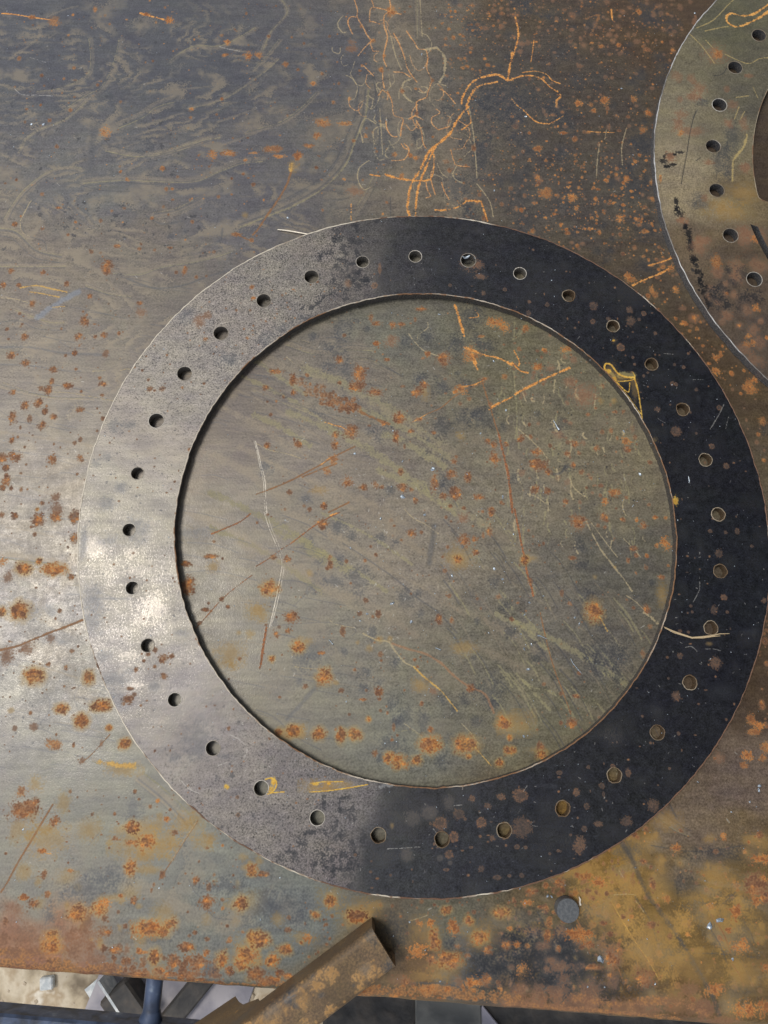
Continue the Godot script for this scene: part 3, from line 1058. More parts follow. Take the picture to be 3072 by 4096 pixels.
	t.stroke("ink", 9.9, [-319.4, -406.9, -324, -389.1, -323.4, -362.8, -326.9, -350.6])
	t.stroke("ink", 1.4, [-385.4, -297.3, -378.1, -282.4, -361.4, -276, -357.6, -266.2])
	t.stroke("ink", 6.9, [-337.2, -492.9, -340.8, -479.7, -349.5, -472.1])
	t.stroke("ink", 2.7, [-418.3, -423.3, -409.5, -427.1, -398.9, -441.8])
	t.stroke("ink", 5.2, [-381.4, -514.7, -367.1, -513.1])
	t.stroke("ink", 6.9, [-256.8, -481.2, -238.6, -491, -216.8, -495.1])
	t.stroke("ink", 3.8, [-192.2, -291.1, -194.5, -277.8, -208.9, -271])
	t.stroke("ink", 2.8, [-46.1, -470.1, -43.8, -447.8, -43.1, -418.5, -40, -402.3, -41.7, -375.5])
	t.stroke("ink", 1.7, [-68.2, -479.1, -61.8, -454.9, -63.3, -436.4, -64.9, -429.1])
	t.stroke("ink", 2.1, [-139.2, -542.8, -151.5, -523.1])
	t.stroke("ink", 1.7, [-80, -378.5, -86, -360.8, -101, -343.2])
	t.stroke("ink", 1.5, [-29.7, -326.9, -29.9, -306.4])
	t.stroke("ink", 6.9, [-73, -484.6, -68.2, -475.3])
	t.stroke("ink", 2.5, [21.2, -505.4, 25.9, -499.8])
	t.stroke("ink", 1.3, [160.9, -282.8, 194.2, -283.2, 216.9, -281.2, 233.5, -280.2])
	t.stroke("ink", 3.8, [-392.9, -166.3, -362.1, -166.5, -333.5, -161.3, -291.1, -159.3])
	t.stroke("ink", 1.4, [-385.3, -97.5, -358.8, -93.2, -340.7, -90.3, -319.7, -86])
	t.stroke("ink", 1.1, [-371.1, -67.1, -345, -64.3, -302.3, -58.6])
	t.stroke("ink", 2.8, [-279.8, -237.1, -253.1, -227.7, -227.2, -230.3, -203.1, -240.2, -174.3, -250.2, -152.6, -260.2])
	t.stroke("ink", 2.3, [-391, -149.6, -360.2, -148.2, -331.9, -143.8, -315, -143.2])
	t.stroke("ink", 1.2, [-337.3, -172.8, -326.9, -166.7, -311.3, -165.3])
	t.stroke("ink", 1.5, [-395.6, -191, -376, -192.7, -358.3, -185.1, -332.7, -183.7])
	t.stroke("ink", 1.1, [-363.3, -44.3, -336, -41.5])
	t.stroke("ink", 1.1, [-383.4, -104.8, -374.5, -99])
	t.stroke("ink", 1.7, [-93.2, -102.9, -74.9, -94.1, -63.7, -91.2])
	t.stroke("ink", 1.8, [-41, -151.5, -19.6, -139.4])
	t.stroke("ink", 1.5, [-154.1, -123.6, -135.6, -116.2, -125.7, -114.7])
	t.stroke("ink", 2.1, [30, -176.7, 20.9, -161.1, 25, -151.9])
	t.stroke("ink", 1.4, [-112.9, -36.1, -96.3, -29.1])
	t.stroke("ink", 1.2, [-153.5, -104.2, -125.3, -96.9, -107, -91.1])
	t.stroke("ink", 2.8, [112.8, -46.1, 121.3, -47.1, 126.5, -53.6])
	t.stroke("ink", 0.9, [-352.5, 57.8, -355.7, 64.4, -358.9, 70.9])
	t.stroke("ink", 0.9, [-311.9, 103.3, -317.3, 113.5, -323, 121])
	t.stroke("ink", 1, [-290, 133.8, -295.4, 144.9, -292.1, 153.6])
	t.stroke("ink", 1, [-271.9, 137.6, -276.1, 147.5])
	t.stroke("ink", 1.2, [-337.8, 161.9, -323.5, 166.9, -315.6, 158.4, -315.3, 148.5, -320.9, 142.3])
	t.stroke("ink", 1, [-287.8, 145, -279.2, 156.2, -273.2, 168.4])
	t.stroke("ink", 1.3, [-209.5, 42.2, -183, 41, -148.3, 49.1])
	t.stroke("ink", 8.3, [6.1, 1.6, 4.4, 16.8, 1.4, 34.6])
	t.stroke("ink", 6.3, [-119, 164.6, -106.5, 151.1, -95.1, 138.7, -86.2, 133.7])
	t.stroke("ink", 1.9, [-74.1, 16.7, -55.2, 29, -28.4, 48, -8.5, 65.4, 8.5, 77.4, 24, 94.5])
	t.stroke("ink", 1, [-139.2, 88.6, -107.8, 86.1, -81.5, 85.6, -63, 91.5, -65.6, 96.7])
	t.stroke("ink", 1.1, [-116, 71.7, -103, 58.5])
	t.stroke("ink", 1.4, [-150.2, -5.4, -141.8, 4.3, -123, -2.6])
	t.stroke("ink", 1.1, [-108.2, 65.1, -104.4, 57.2])
	t.stroke("ink", 1.5, [-144.7, 157, -129.2, 163.3, -112.3, 178.1, -90.6, 189.2])
	t.stroke("ink", 0.9, [-148.8, 34.3, -138.4, 27.6, -115.8, 20.8, -105, 22.2])
	t.stroke("ink", 1.6, [-127.2, -8.2, -105.4, 0.2, -87.6, 11.2])
	t.stroke("ink", 1.9, [175.1, 68.6, 183.7, 63.3])
	t.stroke("ink", 0.9, [-266.6, 251.2, -274.3, 260.2])
	t.stroke("ink", 0.8, [-317.4, 204.1, -307.7, 201.8])
	t.stroke("ink", 1.2, [-193.7, 286, -188.4, 295, -182.1, 300.6, -173.1, 312.8, -158.6, 315.2])
	t.stroke("ink", 1.2, [15.2, 328.4, 29.7, 331.9, 36.9, 334.2])
	t.stroke("ink", 1.4, [-16.7, 361.5, 4.8, 362.3, 19, 365.2])
	t.stroke("ink", 1.4, [184.6, 319.6, 193.2, 333, 203.8, 350.7, 215.9, 374.5])
	t.stroke("ink", 1, [156, 260.2, 160.4, 268.3])
	t.stroke("ink", 0.9, [229, 310.1, 242.5, 300.1])
	t.stroke("ink", 1.2, [177, 265, 214.4, 270.1, 252.8, 265.8])
	t.stroke("ink", 0.8, [182.3, 344.9, 219.1, 344.3, 255.5, 348.1])
	t.stroke("band", 12.3, [-338.6, 346.3, -310.8, 344, -284.7, 347])
	t.stroke("band", 9, [-289.3, 348, -263.4, 348.4, -242.2, 349.8])
	t.stroke("band", 6.1, [-246.8, 350.7, -227.8, 354.2, -215.8, 356.5])
	t.stroke("band", 5.1, [-221.6, 358, -198, 359.9, -168.5, 361.4, -135.4, 363])
	t.stroke("band", 6.8, [-337.5, 334.5, -323.3, 335.8, -309.1, 337.1])
	t.stroke("band", 10.1, [-62, 369.3, -31.1, 366.6, -1.3, 368.1, 28.4, 370.7, 64.2, 374.4])
	t.stroke("band", 6.7, [-140.5, 355.5, -126.1, 361, -110.8, 359.1])
	t.stroke("band", 6.7, [54.4, 377.4, 94.8, 381.2, 142.5, 385.1, 190.1, 391.1])
	t.stroke("band", 7.9, [107.3, 372.9, 143, 378.8, 179.4, 376.1, 208.8, 385])
	t.stroke("olive", 2.1, [86.6, -194.5, 86, -180.2, 91.4, -186.6])
	t.stroke("olive", 1.8, [83.7, -144.5, 83.7, -129.2, 84.5, -114.1, 84.5, -99.1, 83.8, -84.3, 85.3, -70.3])
	t.stroke("olive", 1.8, [99.2, -196.1, 89.6, -180.3, 83.7, -177.1])
	t.stroke("olive", 1, [-28.2, 176.3, -21.8, 174.5, -15.4, 174.6, -9, 178.9])
	t.stroke("olive", 5.8, [72.2, 82.9, 88.8, 97.4, 98.9, 107.8])
	t.stroke("olive", 3.4, [74, 129.5, 85.4, 139.7, 100.9, 143.6, 112.1, 152.5, 120.5, 165])
	t.stroke("olive", 2.1, [119.4, 139.9, 129.2, 151.3, 136, 166.4])
	t.stroke("olive", 3.9, [77.8, 133.3, 89, 146, 100, 158.7])
	t.stroke("orange2", 3.1, [-31.5, 103.3, -15.8, 108.6, -2.7, 112.5, 10.2, 120.2, 20.5, 130.5, 33.2, 139.4, 46.1, 145.8, 53.3, 160.8])
	t.stroke("orange", 1.8, [-429.2, -537.7, -416.5, -536.6, -403.7, -534.4, -392.5, -532.7, -378.2, -530.5])
	t.stroke("orange", 2.4, [-288.2, -541.2, -279.3, -537.9, -271.2, -535.8, -263.1, -533.4])
	t.stroke("brown", 1.9, [-178.6, -285.4, -171.1, -281.3, -162, -277.3])
	t.stroke("cream", 1.3, [-385.4, -297.3, -383.2, -304, -379.8, -314.1, -377.4, -319.2])
	t.stroke("cream", 0.9, [-385.3, -295.6, -382.8, -285.7, -375, -280.8])
	t.stroke("white", 0.8, [-407.1, -447.1, -398.7, -439.9, -383.3, -439.3, -368, -438.6])
	t.stroke("white", 0.9, [-204.4, -501.1, -196.4, -498.4, -183.7, -495.8])
	t.stroke("white", 0.9, [-395.5, -484.3, -377.9, -478.1])
	t.stroke("thread", 1.6, [-29.6, -566.7, -28.1, -551, -34.6, -543, -34.7, -529.4, -31.6, -515.9, -34.9, -498.6, -35.7, -489.1, -32.6, -479.7])
	t.stroke("thread", 1.6, [-49.1, -566.3, -45.9, -554.5, -49.1, -550.5, -50, -536.8, -45.9, -535, -39.5, -532.2])
	t.stroke("thread", 1.6, [-45.9, -553.5, -34.6, -550.8, -26.5, -547.1, -16.8, -545.3])
	t.stroke("thread", 1.6, [-67, -565.9, -62.9, -550.2, -62.9, -540.4, -57.2, -528.9, -53.2, -519.3, -48.4, -511.7])
	t.stroke("thread", 1.6, [-62.9, -540.4, -70.1, -540.3, -72.5, -532.5, -67.6, -519])
	t.stroke("thread", 1.6, [-48.4, -510.8, -55.6, -502, -61.9, -492.4])
	t.stroke("thread", 1.6, [-25.1, -520.8, -18.8, -506.6, -14.2, -491.4, -11.2, -478.2, -6.5, -468.9, -1.9, -461.5])
	t.stroke("thread", 1.6, [-11.4, -524, -7.5, -516.4, -2.8, -508.8, 0.3, -502.1, 8.3, -500.4, 9.7, -488, 8.7, -478.6, 12.4, -467.4, 14, -463.7])
	t.stroke("thread", 1.5, [21.6, -453.6, 27.9, -449, 33.2, -441.7, 37, -436.3])
	t.stroke("thread", 1.6, [14, -463.7, 9.7, -450.6, 7.3, -443.1, -2.3, -437.4, -2.5, -424.6, -8.8, -417.2])
	t.stroke("thread", 1.5, [-32, -449.9, -27.4, -437, -26.7, -426.1, -24.4, -420.6, -16.6, -417.1, -18.3, -406.2, -19.1, -397.2])
	t.stroke("thread", 1.5, [-33.8, -415, -32.3, -404.2, -27.7, -397.1, -23, -396.3])
	t.stroke("thread", 1.6, [-25.5, -473.3, -16, -472.5, -8.2, -467])
	t.stroke("thread", 1.5, [-15.4, -388.3, -10.8, -381.3, -15.6, -370.6, -27.9, -368.7])
	t.stroke("thread", 1.5, [30.9, -381.9, 33.6, -369.5, 36.6, -364.3, 48.9, -362.7])
	t.stroke("thread", 1.5, [-2.6, -415.5, 1.9, -402.9, 3.2, -390.4, 6.2, -383.3])
	t.stroke("thread", 1.5, [19, -405, 12.9, -412.1, 13.1, -419.4, 21, -425, 17.2, -429.5])
	t.stroke("thread", 1.5, [19, -405, 30, -408.8])
	t.stroke("thread", 1.5, [5.5, -344.6, 6.8, -335.9, 9.8, -329.1, 5.2, -327.3])
	t.stroke("thread", 1.5, [20.8, -344.8, 23.6, -334.4, 27.9, -325.9])
	t.stroke("thread", 1.5, [-18.5, -388.3, -15.4, -383, -11.6, -382.2])
	t.stroke("thread", 1.6, [-57.1, -481.1, -49.2, -471.9, -46.1, -468.2])
	t.stroke("thread", 1.6, [-36.6, -472.1, -36.6, -462.8, -35.1, -453.5])
	t.stroke("thread", 1.5, [-10.4, -417.2, -4.1, -420.9, 3.7, -416.5])
	t.stroke("thread", 1.5, [13.5, -362.2, 10.2, -349.9, 14.4, -330.9])
	t.stroke("cream", 3.5, [8.3, -501.3, 19.5, -503.5, 25.8, -495.9, 27.9, -484.6, 26, -471.4, 21.8, -461.9])
	t.stroke("cream", 2.4, [-6.6, -465.2, -14.5, -461.3, -17, -452, -13.2, -442.8, -5.4, -436.5])
	t.stroke("cream", 2, [36.6, -363.4, 32.5, -355.4, 34.6, -348.5, 42.2, -344.2])
	t.stroke("cream", 1.5, [51, -431, 54, -403.7, 55.5, -376.9, 56.2, -350.5])
	t.stroke("cream", 1.5, [55.9, -343.5, 67.5, -324.6, 70.6, -307.5])
	t.stroke("cream", 1.4, [3, -567.4, 4.6, -516.6])
	t.stroke("cream", 1.4, [-28.3, -517.9, -23.7, -495, -17.5, -476.2])
	t.stroke("cream", 1.4, [-30.3, -470.4, -28.8, -455.5])
	t.stroke("cream", 1.3, [16.7, -367.5, 21, -355.3, 27, -350.1])
	t.stroke("cream", 1.4, [-39.9, -429.5, -38.5, -402.3, -37.1, -375.6])
	t.stroke("cream", 1.7, [-0.5, -450.4, 5.8, -448.6, 9, -454.3, 2.7, -456])
	t.stroke("orange", 2.9, [43.3, -436.4, 45.1, -445.6, 53.5, -460.6, 61.6, -466.4, 71.3, -470.3, 82.5, -471.4, 91, -465])
	t.stroke("orange", 2.9, [47.9, -432.8, 53, -445.7, 58.1, -455.1, 67.7, -459.9, 80.6, -463])
	t.stroke("orange", 3.5, [49.5, -432.8, 41.3, -421.7, 36.3, -412.5, 29.8, -399.8, 20.3, -390.6, 10.8, -381.6, 4.4, -369.1, -2, -355, -8.3, -344.4, -11.5, -330.5, -13.2, -316.8, -11, -307.5])
	t.stroke("orange", 2.8, [15.5, -385.2, 7.4, -365.6, -0.6, -344.5, -3.9, -328.9, -5.7, -307.5])
	t.stroke("orange", 2.7, [97.9, -499.2, 94, -478.2, 91.8, -465])
	t.stroke("orange", 3.1, [-34.1, -352.8, -25, -349.4, -12.8, -347, 2.5, -346.3, 10.1, -348.1])
	t.stroke("orange", 1.9, [-49.4, -352.6, -40.2, -351])
	t.stroke("orange", 2.7, [14, -313.7, 23.1, -313.8, 33.8, -316.5, 41.5, -320.9, 46.1, -324.4, 59.8, -323.7])
	t.stroke("orange", 2.5, [59.8, -322.8, 62.4, -310.9, 65.1, -302.4])
	t.stroke("orange", 2, [49.3, -427.3, 52, -414.6, 42.4, -405.4])
	t.stroke("orange", 1.7, [13.8, -376.3, 13.4, -358.7, 10.1, -348.1])
	t.stroke("orange", 1.1, [-68.3, -319.5, -68.2, -300.9])
	t.stroke("brown", 2.6, [-127, -356.8, -131.2, -341.1, -138.3, -325.5, -148.3, -308.4, -156.8, -293.2, -162.4, -284.7])
	t.stroke("yellow", 5.9, [-127.2, -363.8, -127.8, -356.8])
	t.stroke("orange", 2.2, [93.2, -465.1, 106.2, -470.5, 117.4, -471.1, 126.8, -467.5, 134.3, -458.3, 141.9, -452.5])
	t.stroke("orange", 1.6, [106.4, -474.7, 120.9, -476.8, 131.9, -473.3, 137.9, -465.8, 145.7, -462.2])
	t.stroke("orange", 2.6, [142, -452.8, 145.6, -447.3, 141.3, -441.7, 140.1, -434.3])
	t.stroke("orange", 1.6, [93.9, -444.6, 99.8, -435.4, 105.9, -430, 111.9, -422.8, 119.4, -415.6, 131.8, -413.6])
	t.stroke("orange", 1.4, [131.8, -414, 141.6, -419.6, 146.6, -423.4])
	t.stroke("orange", 2.4, [103.2, -543.9, 105.4, -522.5, 101.4, -505, 97.6, -491.6])
	t.stroke("orange", 1.4, [121.3, -515, 118.9, -499.6, 116.7, -488.1])
	t.stroke("orange", 1.2, [170.6, -405.5, 181.6, -404.8, 197.3, -404.5])
	t.stroke("cream", 1.4, [210.4, -409.8, 203.9, -388, 203, -366.5])
	t.stroke("cream", 1.7, [181.4, -391.2, 177.6, -369.7, 175.6, -352.1])
	t.stroke("cream", 1.4, [189.7, -407.6, 187.3, -396.7])
	t.stroke("brown", 3.6, [178.3, -543.5, 191.7, -547.7, 183.8, -527.9])
	t.stroke("orange", 2.2, [205.5, -555.9, 206.1, -542.1])
	t.stroke("cream", 1.2, [-336.9, -122.8, -322.9, -122.1, -307.4, -119.2, -296.2, -117.3, -283.4, -114.4])
	t.stroke("cream", 1, [-383.5, -131.5, -374.9, -128.6, -360.4, -122.7])
	t.stroke("cream", 1.2, [-395.6, -216.1, -382.7, -215.4, -369.4, -211.6])
	t.stroke("cream", 1.2, [-278.7, -144.1, -273.2, -145.7, -267.5, -144.9])
	t.stroke("cream", 0.9, [-303.8, -143.2, -292.7, -144])
	t.stroke("yellow", 2.1, [-378.1, -226.6, -364, -229.1, -349.4, -226, -334.8, -222.7])
	t.stroke("yellow", 1.8, [-369.1, -222.7, -359, -221.2, -341.4, -217.4])
	t.stroke("yellow", 1.2, [-346.2, -207, -334.9, -207.9])
	t.stroke("brown", 1.8, [-150.9, -27.3, -136.1, -33, -119.8, -40.4, -104.9, -48.7, -93.9, -54.7, -83, -61.9, -63.6, -71.8])
	t.stroke("brown", 1.8, [-110.3, -43.2, -93.9, -50.4, -80.1, -55.5])
	t.stroke("brown", 1.8, [-86.5, -10.9, -77, -15.7, -68.9, -19.9])
	t.stroke("orange", 3.1, [30.2, -212.4, 33.6, -200.4, 36.2, -190.9, 38.1, -180.7])
	t.stroke("orange", 4.3, [45.5, -161.2, 49.4, -147.4])
	t.stroke("orange", 2.8, [38.5, -169, 57.1, -161.3, 70, -158.3, 82.5, -151.4])
	t.stroke("orange", 2, [27.2, -123.6, 34.4, -129, 47.4, -132.1, 56.2, -137.5])
	t.stroke("orange", 2.7, [59.4, -107.7, 66.7, -112.5, 81.1, -119.8])
	t.stroke("orange", 1.1, [-13.1, -94.3, -7.4, -97.3, 2.6, -103.3])
	t.stroke("orange", 1, [49.9, -206.9, 52.6, -200.6, 43.8, -198.9])
	t.stroke("orange", 1.1, [-91, -94.8, -81.9, -91.9, -74.9, -89.7, -65, -82.4])
	t.stroke("orange", 1.1, [-93.9, -54.7, -87.1, -60.5, -80.2, -63.4])
	t.stroke("brown", 1.3, [2.6, -103.3, 15.4, -109.3, 29.9, -121.4, 56.1, -134.4])
	t.stroke("brown", 1.8, [53.3, -136.7, 57.1, -121.5, 60.8, -108, 63.9, -94.6, 67, -84.2])
	t.stroke("rust", 2.6, [67, -84.2, 69.3, -72.5, 71.6, -59.3, 73.9, -47.8, 74.8, -36.3, 75.7, -24.9, 76.3, -10.8])
	t.stroke("brown", 3.5, [-58.1, -104.5, -49.6, -100.1, -32.8, -92.8])
	t.stroke("cream", 1.4, [-14.1, -182.7, -6.3, -171.8, 2.2, -164.1, 13.7, -160.3])
	t.stroke("cream", 1.1, [-152.5, -74.5, -145.4, -70.5, -138.4, -67.6, -124.5, -64.7, -112, -60.4])
	t.stroke("cream", 0.9, [4.2, -193.9, 4.1, -188.3, -4.7, -181.2, -5.5, -176.5])
	t.stroke("cream", 1.2, [-128.2, -158.7, -121, -152.6])
	t.stroke("cream", 0.9, [-114.3, -175.8, -105.6, -172.7])
	t.stroke("groove", 1.3, [-153.2, -76.3, -150.9, -67.6, -147.7, -54.6, -143.8, -40.3, -142.6, -24.8, -141.1, -9.4])
	t.stroke("groove", 0.9, [-154.5, -76.3, -152, -67.6, -149.1, -54.6, -145.3, -40.3, -144, -24.8, -142.4, -9.4])
	t.stroke("orange", 2.8, [84.1, -122.8, 95.9, -129.3, 110.7, -137, 124, -143.2, 136.7, -149.1])
	t.stroke("orange", 1.9, [219.2, -255.5, 231.6, -259, 242.6, -263.7])
	t.stroke("orange", 2.4, [202.4, -234, 214.9, -240.7, 227.4, -245.7, 238.5, -251.6])
	t.stroke("orange", 2, [82.6, -153.7, 89.5, -146, 96.6, -143.8])
	t.stroke("orange", 1.8, [84.6, -166.1, 89.2, -155.3, 88.3, -150.7])
	t.stroke("cream", 1.4, [85.4, -88.7, 94.9, -79.9, 105.6, -68.1, 112.1, -58])
	t.stroke("cream", 1.4, [90.9, -27.8, 99.1, -24.9, 105.8, -19.3])
	t.stroke("cream", 1.3, [129.4, -43.5, 133, -33.5, 142.2, -25])
	t.stroke("brown", 2.3, [-362.6, 107.6, -347.6, 104.5, -335.3, 99.4, -320.5, 93.1, -306.8, 88, -294.3, 82.8])
	t.stroke("brown", 1, [-263.8, 175.8, -270.1, 183, -277.6, 191.4, -284.6, 197.3])
	t.stroke("yellow", 7.3, [-269.6, 197.4, -255.7, 199.9, -243.3, 200])
	t.stroke("rust", 1, [-197.8, 89.7, -189.1, 79.3, -177.9, 66.2, -166.5, 55.7, -152.3, 44.8])
	t.stroke("rust", 1.4, [-188.5, 8.4, -174, 2.2, -163.4, -2.9, -155.6, -9.5])
	t.stroke("cream", 1.6, [-56.4, 94.8, -47.2, 99.4, -42, 100.9, -34.1, 102.3, -28.9, 109.8, -21.1, 118.8, -13.4, 122.7])
	t.stroke("yellow", 1.7, [-13.4, 122.7, -5.6, 130.3, 2.1, 136.7, 9.7, 143, 16, 150.6, 22.3, 158.8])
	t.stroke("cream", 0.9, [-85.5, 82.3, -81.5, 86.2, -73.6, 88.2, -63.7, 90.2])
	t.stroke("groove", 1.2, [-143.6, -10.9, -137.9, 5.7, -131.2, 20.8, -126.8, 34.3, -128.7, 50.5, -132.1, 70.3, -135.9, 89.3])
	t.stroke("groove", 0.8, [-141.4, -10.9, -135.8, 5.7, -129.2, 20.8, -125.1, 34.3, -126.5, 50.5, -130.2, 70.3, -134.6, 88])
	t.stroke("rust", 2.3, [-138.4, 89.9, -140.3, 102.8, -141.5, 113.1, -143, 123.9])
	t.stroke("rust", 1.5, [-127.8, 22.1, -119.9, 17.4, -109.3, 9.1, -98.6, 0.9, -87.8, -5.4, -77, -10.9])
	t.stroke("rust", 1.1, [-148.8, 37, -138.3, 30.3, -129.1, 23.5])
	t.stroke("orange", 1.4, [-85.1, -8.2, -79.7, -10.2])
	t.stroke("cream", 1, [-19.6, -13.7, -11.5, -5.4, -0.7, 0.2, 10, 8.5])
	t.stroke("cream", 0.8, [-113.6, 122.1, -101.9, 123.7, -91.5, 124.2])
	t.stroke("cream", 0.8, [-21.7, 169, -15.4, 173.3, -9, 177.7, -6.5, 181.4])
	t.stroke("cream", 0.9, [25.9, 169.3, 33.4, 176.8, 39.5, 185.4])
	t.stroke("yellow", 1.3, [34.4, 185.3, 40.5, 192.7, 49.1, 202.5])
	t.stroke("rust", 2, [78.5, -13.8, 81.1, 4.4, 83.4, 19.7, 85.6, 32, 87, 44.2, 89.1, 51, 91.2, 63.7])
	t.stroke("cream", 1.9, [142.1, -2.5, 151.6, 19.7, 161.4, 34.8, 171.3, 48.5, 177.9, 59.3])
	t.stroke("cream", 1.1, [144.9, -3.9, 154.9, 11.4, 167.3, 29.4])
	t.stroke("cream", 1.2, [172.8, 63.3, 180.5, 68.7, 189.2, 78])
	t.stroke("cream", 1.1, [174.1, 12.8, 181.7, 21.1, 187.9, 29.4])
	t.stroke("yellow", 1.9, [147.9, 81.8, 150.8, 87.1, 153.7, 93.7])
	t.stroke("brown", 1.3, [96.5, 77.7, 101.6, 106.5, 107, 128.4, 112.6, 144.9, 118, 162.5])
	t.stroke("cream", 4, [187.9, 78, 195.4, 84.6, 197.8, 87.3])
	t.stroke("brown", 1.9, [-305.1, 229.4, -312.4, 242.7, -319.6, 256.3, -327.7, 271, -334.6, 285.4, -339.1, 293.2])
	t.stroke("brown", 1.1, [-188.7, 242.7, -197.8, 256.5, -205.6, 268.9, -214.5, 282.4, -216.7, 285.7])
	t.stroke("cream", 0.6, [-189.8, 243.9, -198.9, 257.6, -207.8, 272.3])
	t.stroke("orange", 1, [-312.9, 262.1, -306.6, 265.5, -302.9, 265.8])
	t.stroke("cream", 0.8, [-18.6, 317.6, -11.2, 316, -5.1, 313.9])
	t.stroke("yellow", 0.9, [141.2, 305.7, 149.9, 321.4, 158.6, 335.8, 167.3, 348, 174.6, 362.1])
	t.stroke("cream", 0.8, [149.2, 283.1, 152.5, 288.9])
	t.stroke("cream", 0.8, [144.1, 301.2, 154, 300.8, 161.4, 301.4])
	t.stroke("cream", 0.9, [161, 305.9, 166.6, 313.8])


func paint_table_spots(t: SteelSkin) -> void:
	t.spot("d", -310.8, -437.4, 3.4, 9.1)
	t.spot("d", -322.5, -398, 3.6, 7.1)
	t.spot("d", -270.5, -381.1, 6.8, 7.9)
	t.spot("d", -401.2, -377.4, 6.7, 7.9)
	t.spot("d", -403.8, -416.4, 9.1, 10.8)
	t.spot("d", -227.5, -288.2, 1.8, 2)
	t.spot("d", -240.4, -282.2, 3.2, 2.7)
	t.spot("d", 79.4, -433.3, 18.9, 27.6)
	t.spot("d", 70.3, -442.3, 9.5, 11.1)
	t.spot("d", -121.4, -453.9, 3.1, 3.7)
	t.spot("d", -162, -455, 3.1, 3.7)
	t.spot("d", -4.4, -397.4, 3.1, 7.2)
	t.spot("d", 111.3, -443, 12.7, 13)
	t.spot("d", 102.7, -395.5, 9.4, 9)
	t.spot("d", 92.4, -446.4, 9.5, 11.1)
	t.spot("d", 189.8, -345.2, 3.1, 3.5)
	t.spot("d", 137.6, -432.4, 6.3, 7.4)
	t.spot("d", 181.1, -535.7, 4.9, 5.9)
	t.spot("d", 142.4, -379.9, 6.2, 7.1)
	t.spot("d", -74.2, -190.9, 6.1, 6.6)
	t.spot("d", -89.8, -168.2, 7.2, 4)
	t.spot("d", 57.4, -170.3, 8.7, 5.3)
	t.spot("d", 2.1, -78.9, 1.5, 3.5)
	t.spot("d", 13.8, -37.7, 2.2, 6)
	t.spot("d", 32.8, -172.1, 7.2, 7.8)
	t.spot("d", -78.9, -242.9, 1.5, 1.6)
	t.spot("d", -61.9, -195, 1.7, 1.9)
	t.spot("d", -52.4, -187.2, 2.3, 2.5)
	t.spot("d", 50.3, -176.9, 4.4, 4.7)
	t.spot("d", 127.2, -52.2, 3.4, 3.5)
	t.spot("d", 80.5, -43.5, 3.6, 3.7)
	t.spot("d", 123.9, -91.8, 5.7, 5.9)
	t.spot("d", 103.2, -103.6, 2.9, 3)
	t.spot("d", 314, -89.4, 4.3, 4.5)
	t.spot("d", -321, 75, 4.4, 4.4)
	t.spot("d", -266.9, 152.5, 2.5, 2.5)
	t.spot("d", -337.8, 74.9, 7.8, 5.2)
	t.spot("d", -206, 7, 12.1, 3.6)
	t.spot("d", -309.5, 100.8, 3.9, 1.8)
	t.spot("d", -2.5, 135.4, 2.6, 2.5)
	t.spot("d", -42.1, 135.2, 3.1, 3)
	t.spot("d", 41.6, 84.1, 2.1, 3.4)
	t.spot("d", -81.8, 50.6, 8, 4)
	t.spot("d", -6.3, 166.6, 3.1, 7.4)
	t.spot("d", -28.1, 167.7, 3.3, 3.2)
	t.spot("d", -17.9, 173.9, 1.5, 1.5)
	t.spot("d", -32.1, 183.6, 8.9, 4.9)
	t.spot("d", -109.4, 134.8, 2.6, 2.5)
	t.spot("d", 69.1, 94.7, 4, 3.9)
	t.spot("d", 37.9, 115.2, 2.1, 2.1)
	t.spot("d", 133.4, 14.2, 4.1, 5.5)
	t.spot("d", 136.4, 21.8, 4.1, 2.5)
	t.spot("d", 135.4, 36.2, 6.8, 2.7)
	t.spot("d", 150.5, 110.6, 14.6, 7.3)
	t.spot("d", 144.2, 123.5, 7.9, 7.7)
	t.spot("d", 159.5, 131.2, 3.2, 8.9)
	t.spot("d", 140.3, 63.9, 4.6, 4.6)
	t.spot("d", 148.5, 91.1, 4, 3.9)
	t.spot("d", 92.5, 115.5, 4.8, 4.6)
	t.spot("d", 196.9, 51.2, 2.7, 2.7)
	t.spot("d", 164.5, 118.4, 5.3, 5.2)
	t.spot("d", -268.1, 291.8, 19.2, 6.7)
	t.spot("d", -254.3, 283, 14.5, 4.5)
	t.spot("d", -217.7, 327.5, 10.7, 3.3)
	t.spot("d", -301.1, 310.1, 3.6, 5.5)
	t.spot("d", -173.8, 349.7, 5.9, 3.2)
	t.spot("d", -285.9, 293.8, 6, 3.3)
	t.spot("d", -165.6, 290.8, 14.6, 4.5)
	t.spot("d", -239.6, 235.3, 6.2, 9.3)
	t.spot("d", -124, 309.1, 16.9, 9.9)
	t.spot("d", -105.7, 315.9, 3.6, 5.5)
	t.spot("d", 23.6, 331.8, 7.3, 2.2)
	t.spot("d", -130.2, 302.3, 7.3, 6.7)
	t.spot("d", -30.8, 325.7, 7.3, 8.8)
	t.spot("d", 28.9, 355.7, 14.4, 3.2)
	t.spot("d", 11.5, 332.8, 4.8, 3.3)
	t.spot("d", -13.2, 362.1, 9.6, 1.3)
	t.spot("d", 196.9, 293.9, 13.7, 6.8)
	t.spot("d", 165.9, 365.2, 7.3, 3.2)
	t.spot("d", 233, 272.6, 20.2, 4.6)
	t.spot("d", 76.6, 316, 11, 6.7)
	t.spot("d", 157.8, 268.3, 8.8, 5.8)
	t.spot("d", 240.7, 370.6, 10.9, 3.2)
	t.spot("d", 80.7, 331.5, 7.3, 6.6)
	t.spot("n", 91.1, 341.5, 23.1, 12)
	t.spot("n", 110.8, 356.9, 23, 8.6)
	t.spot("n", 72.6, 347.7, 16.9, 10.8)
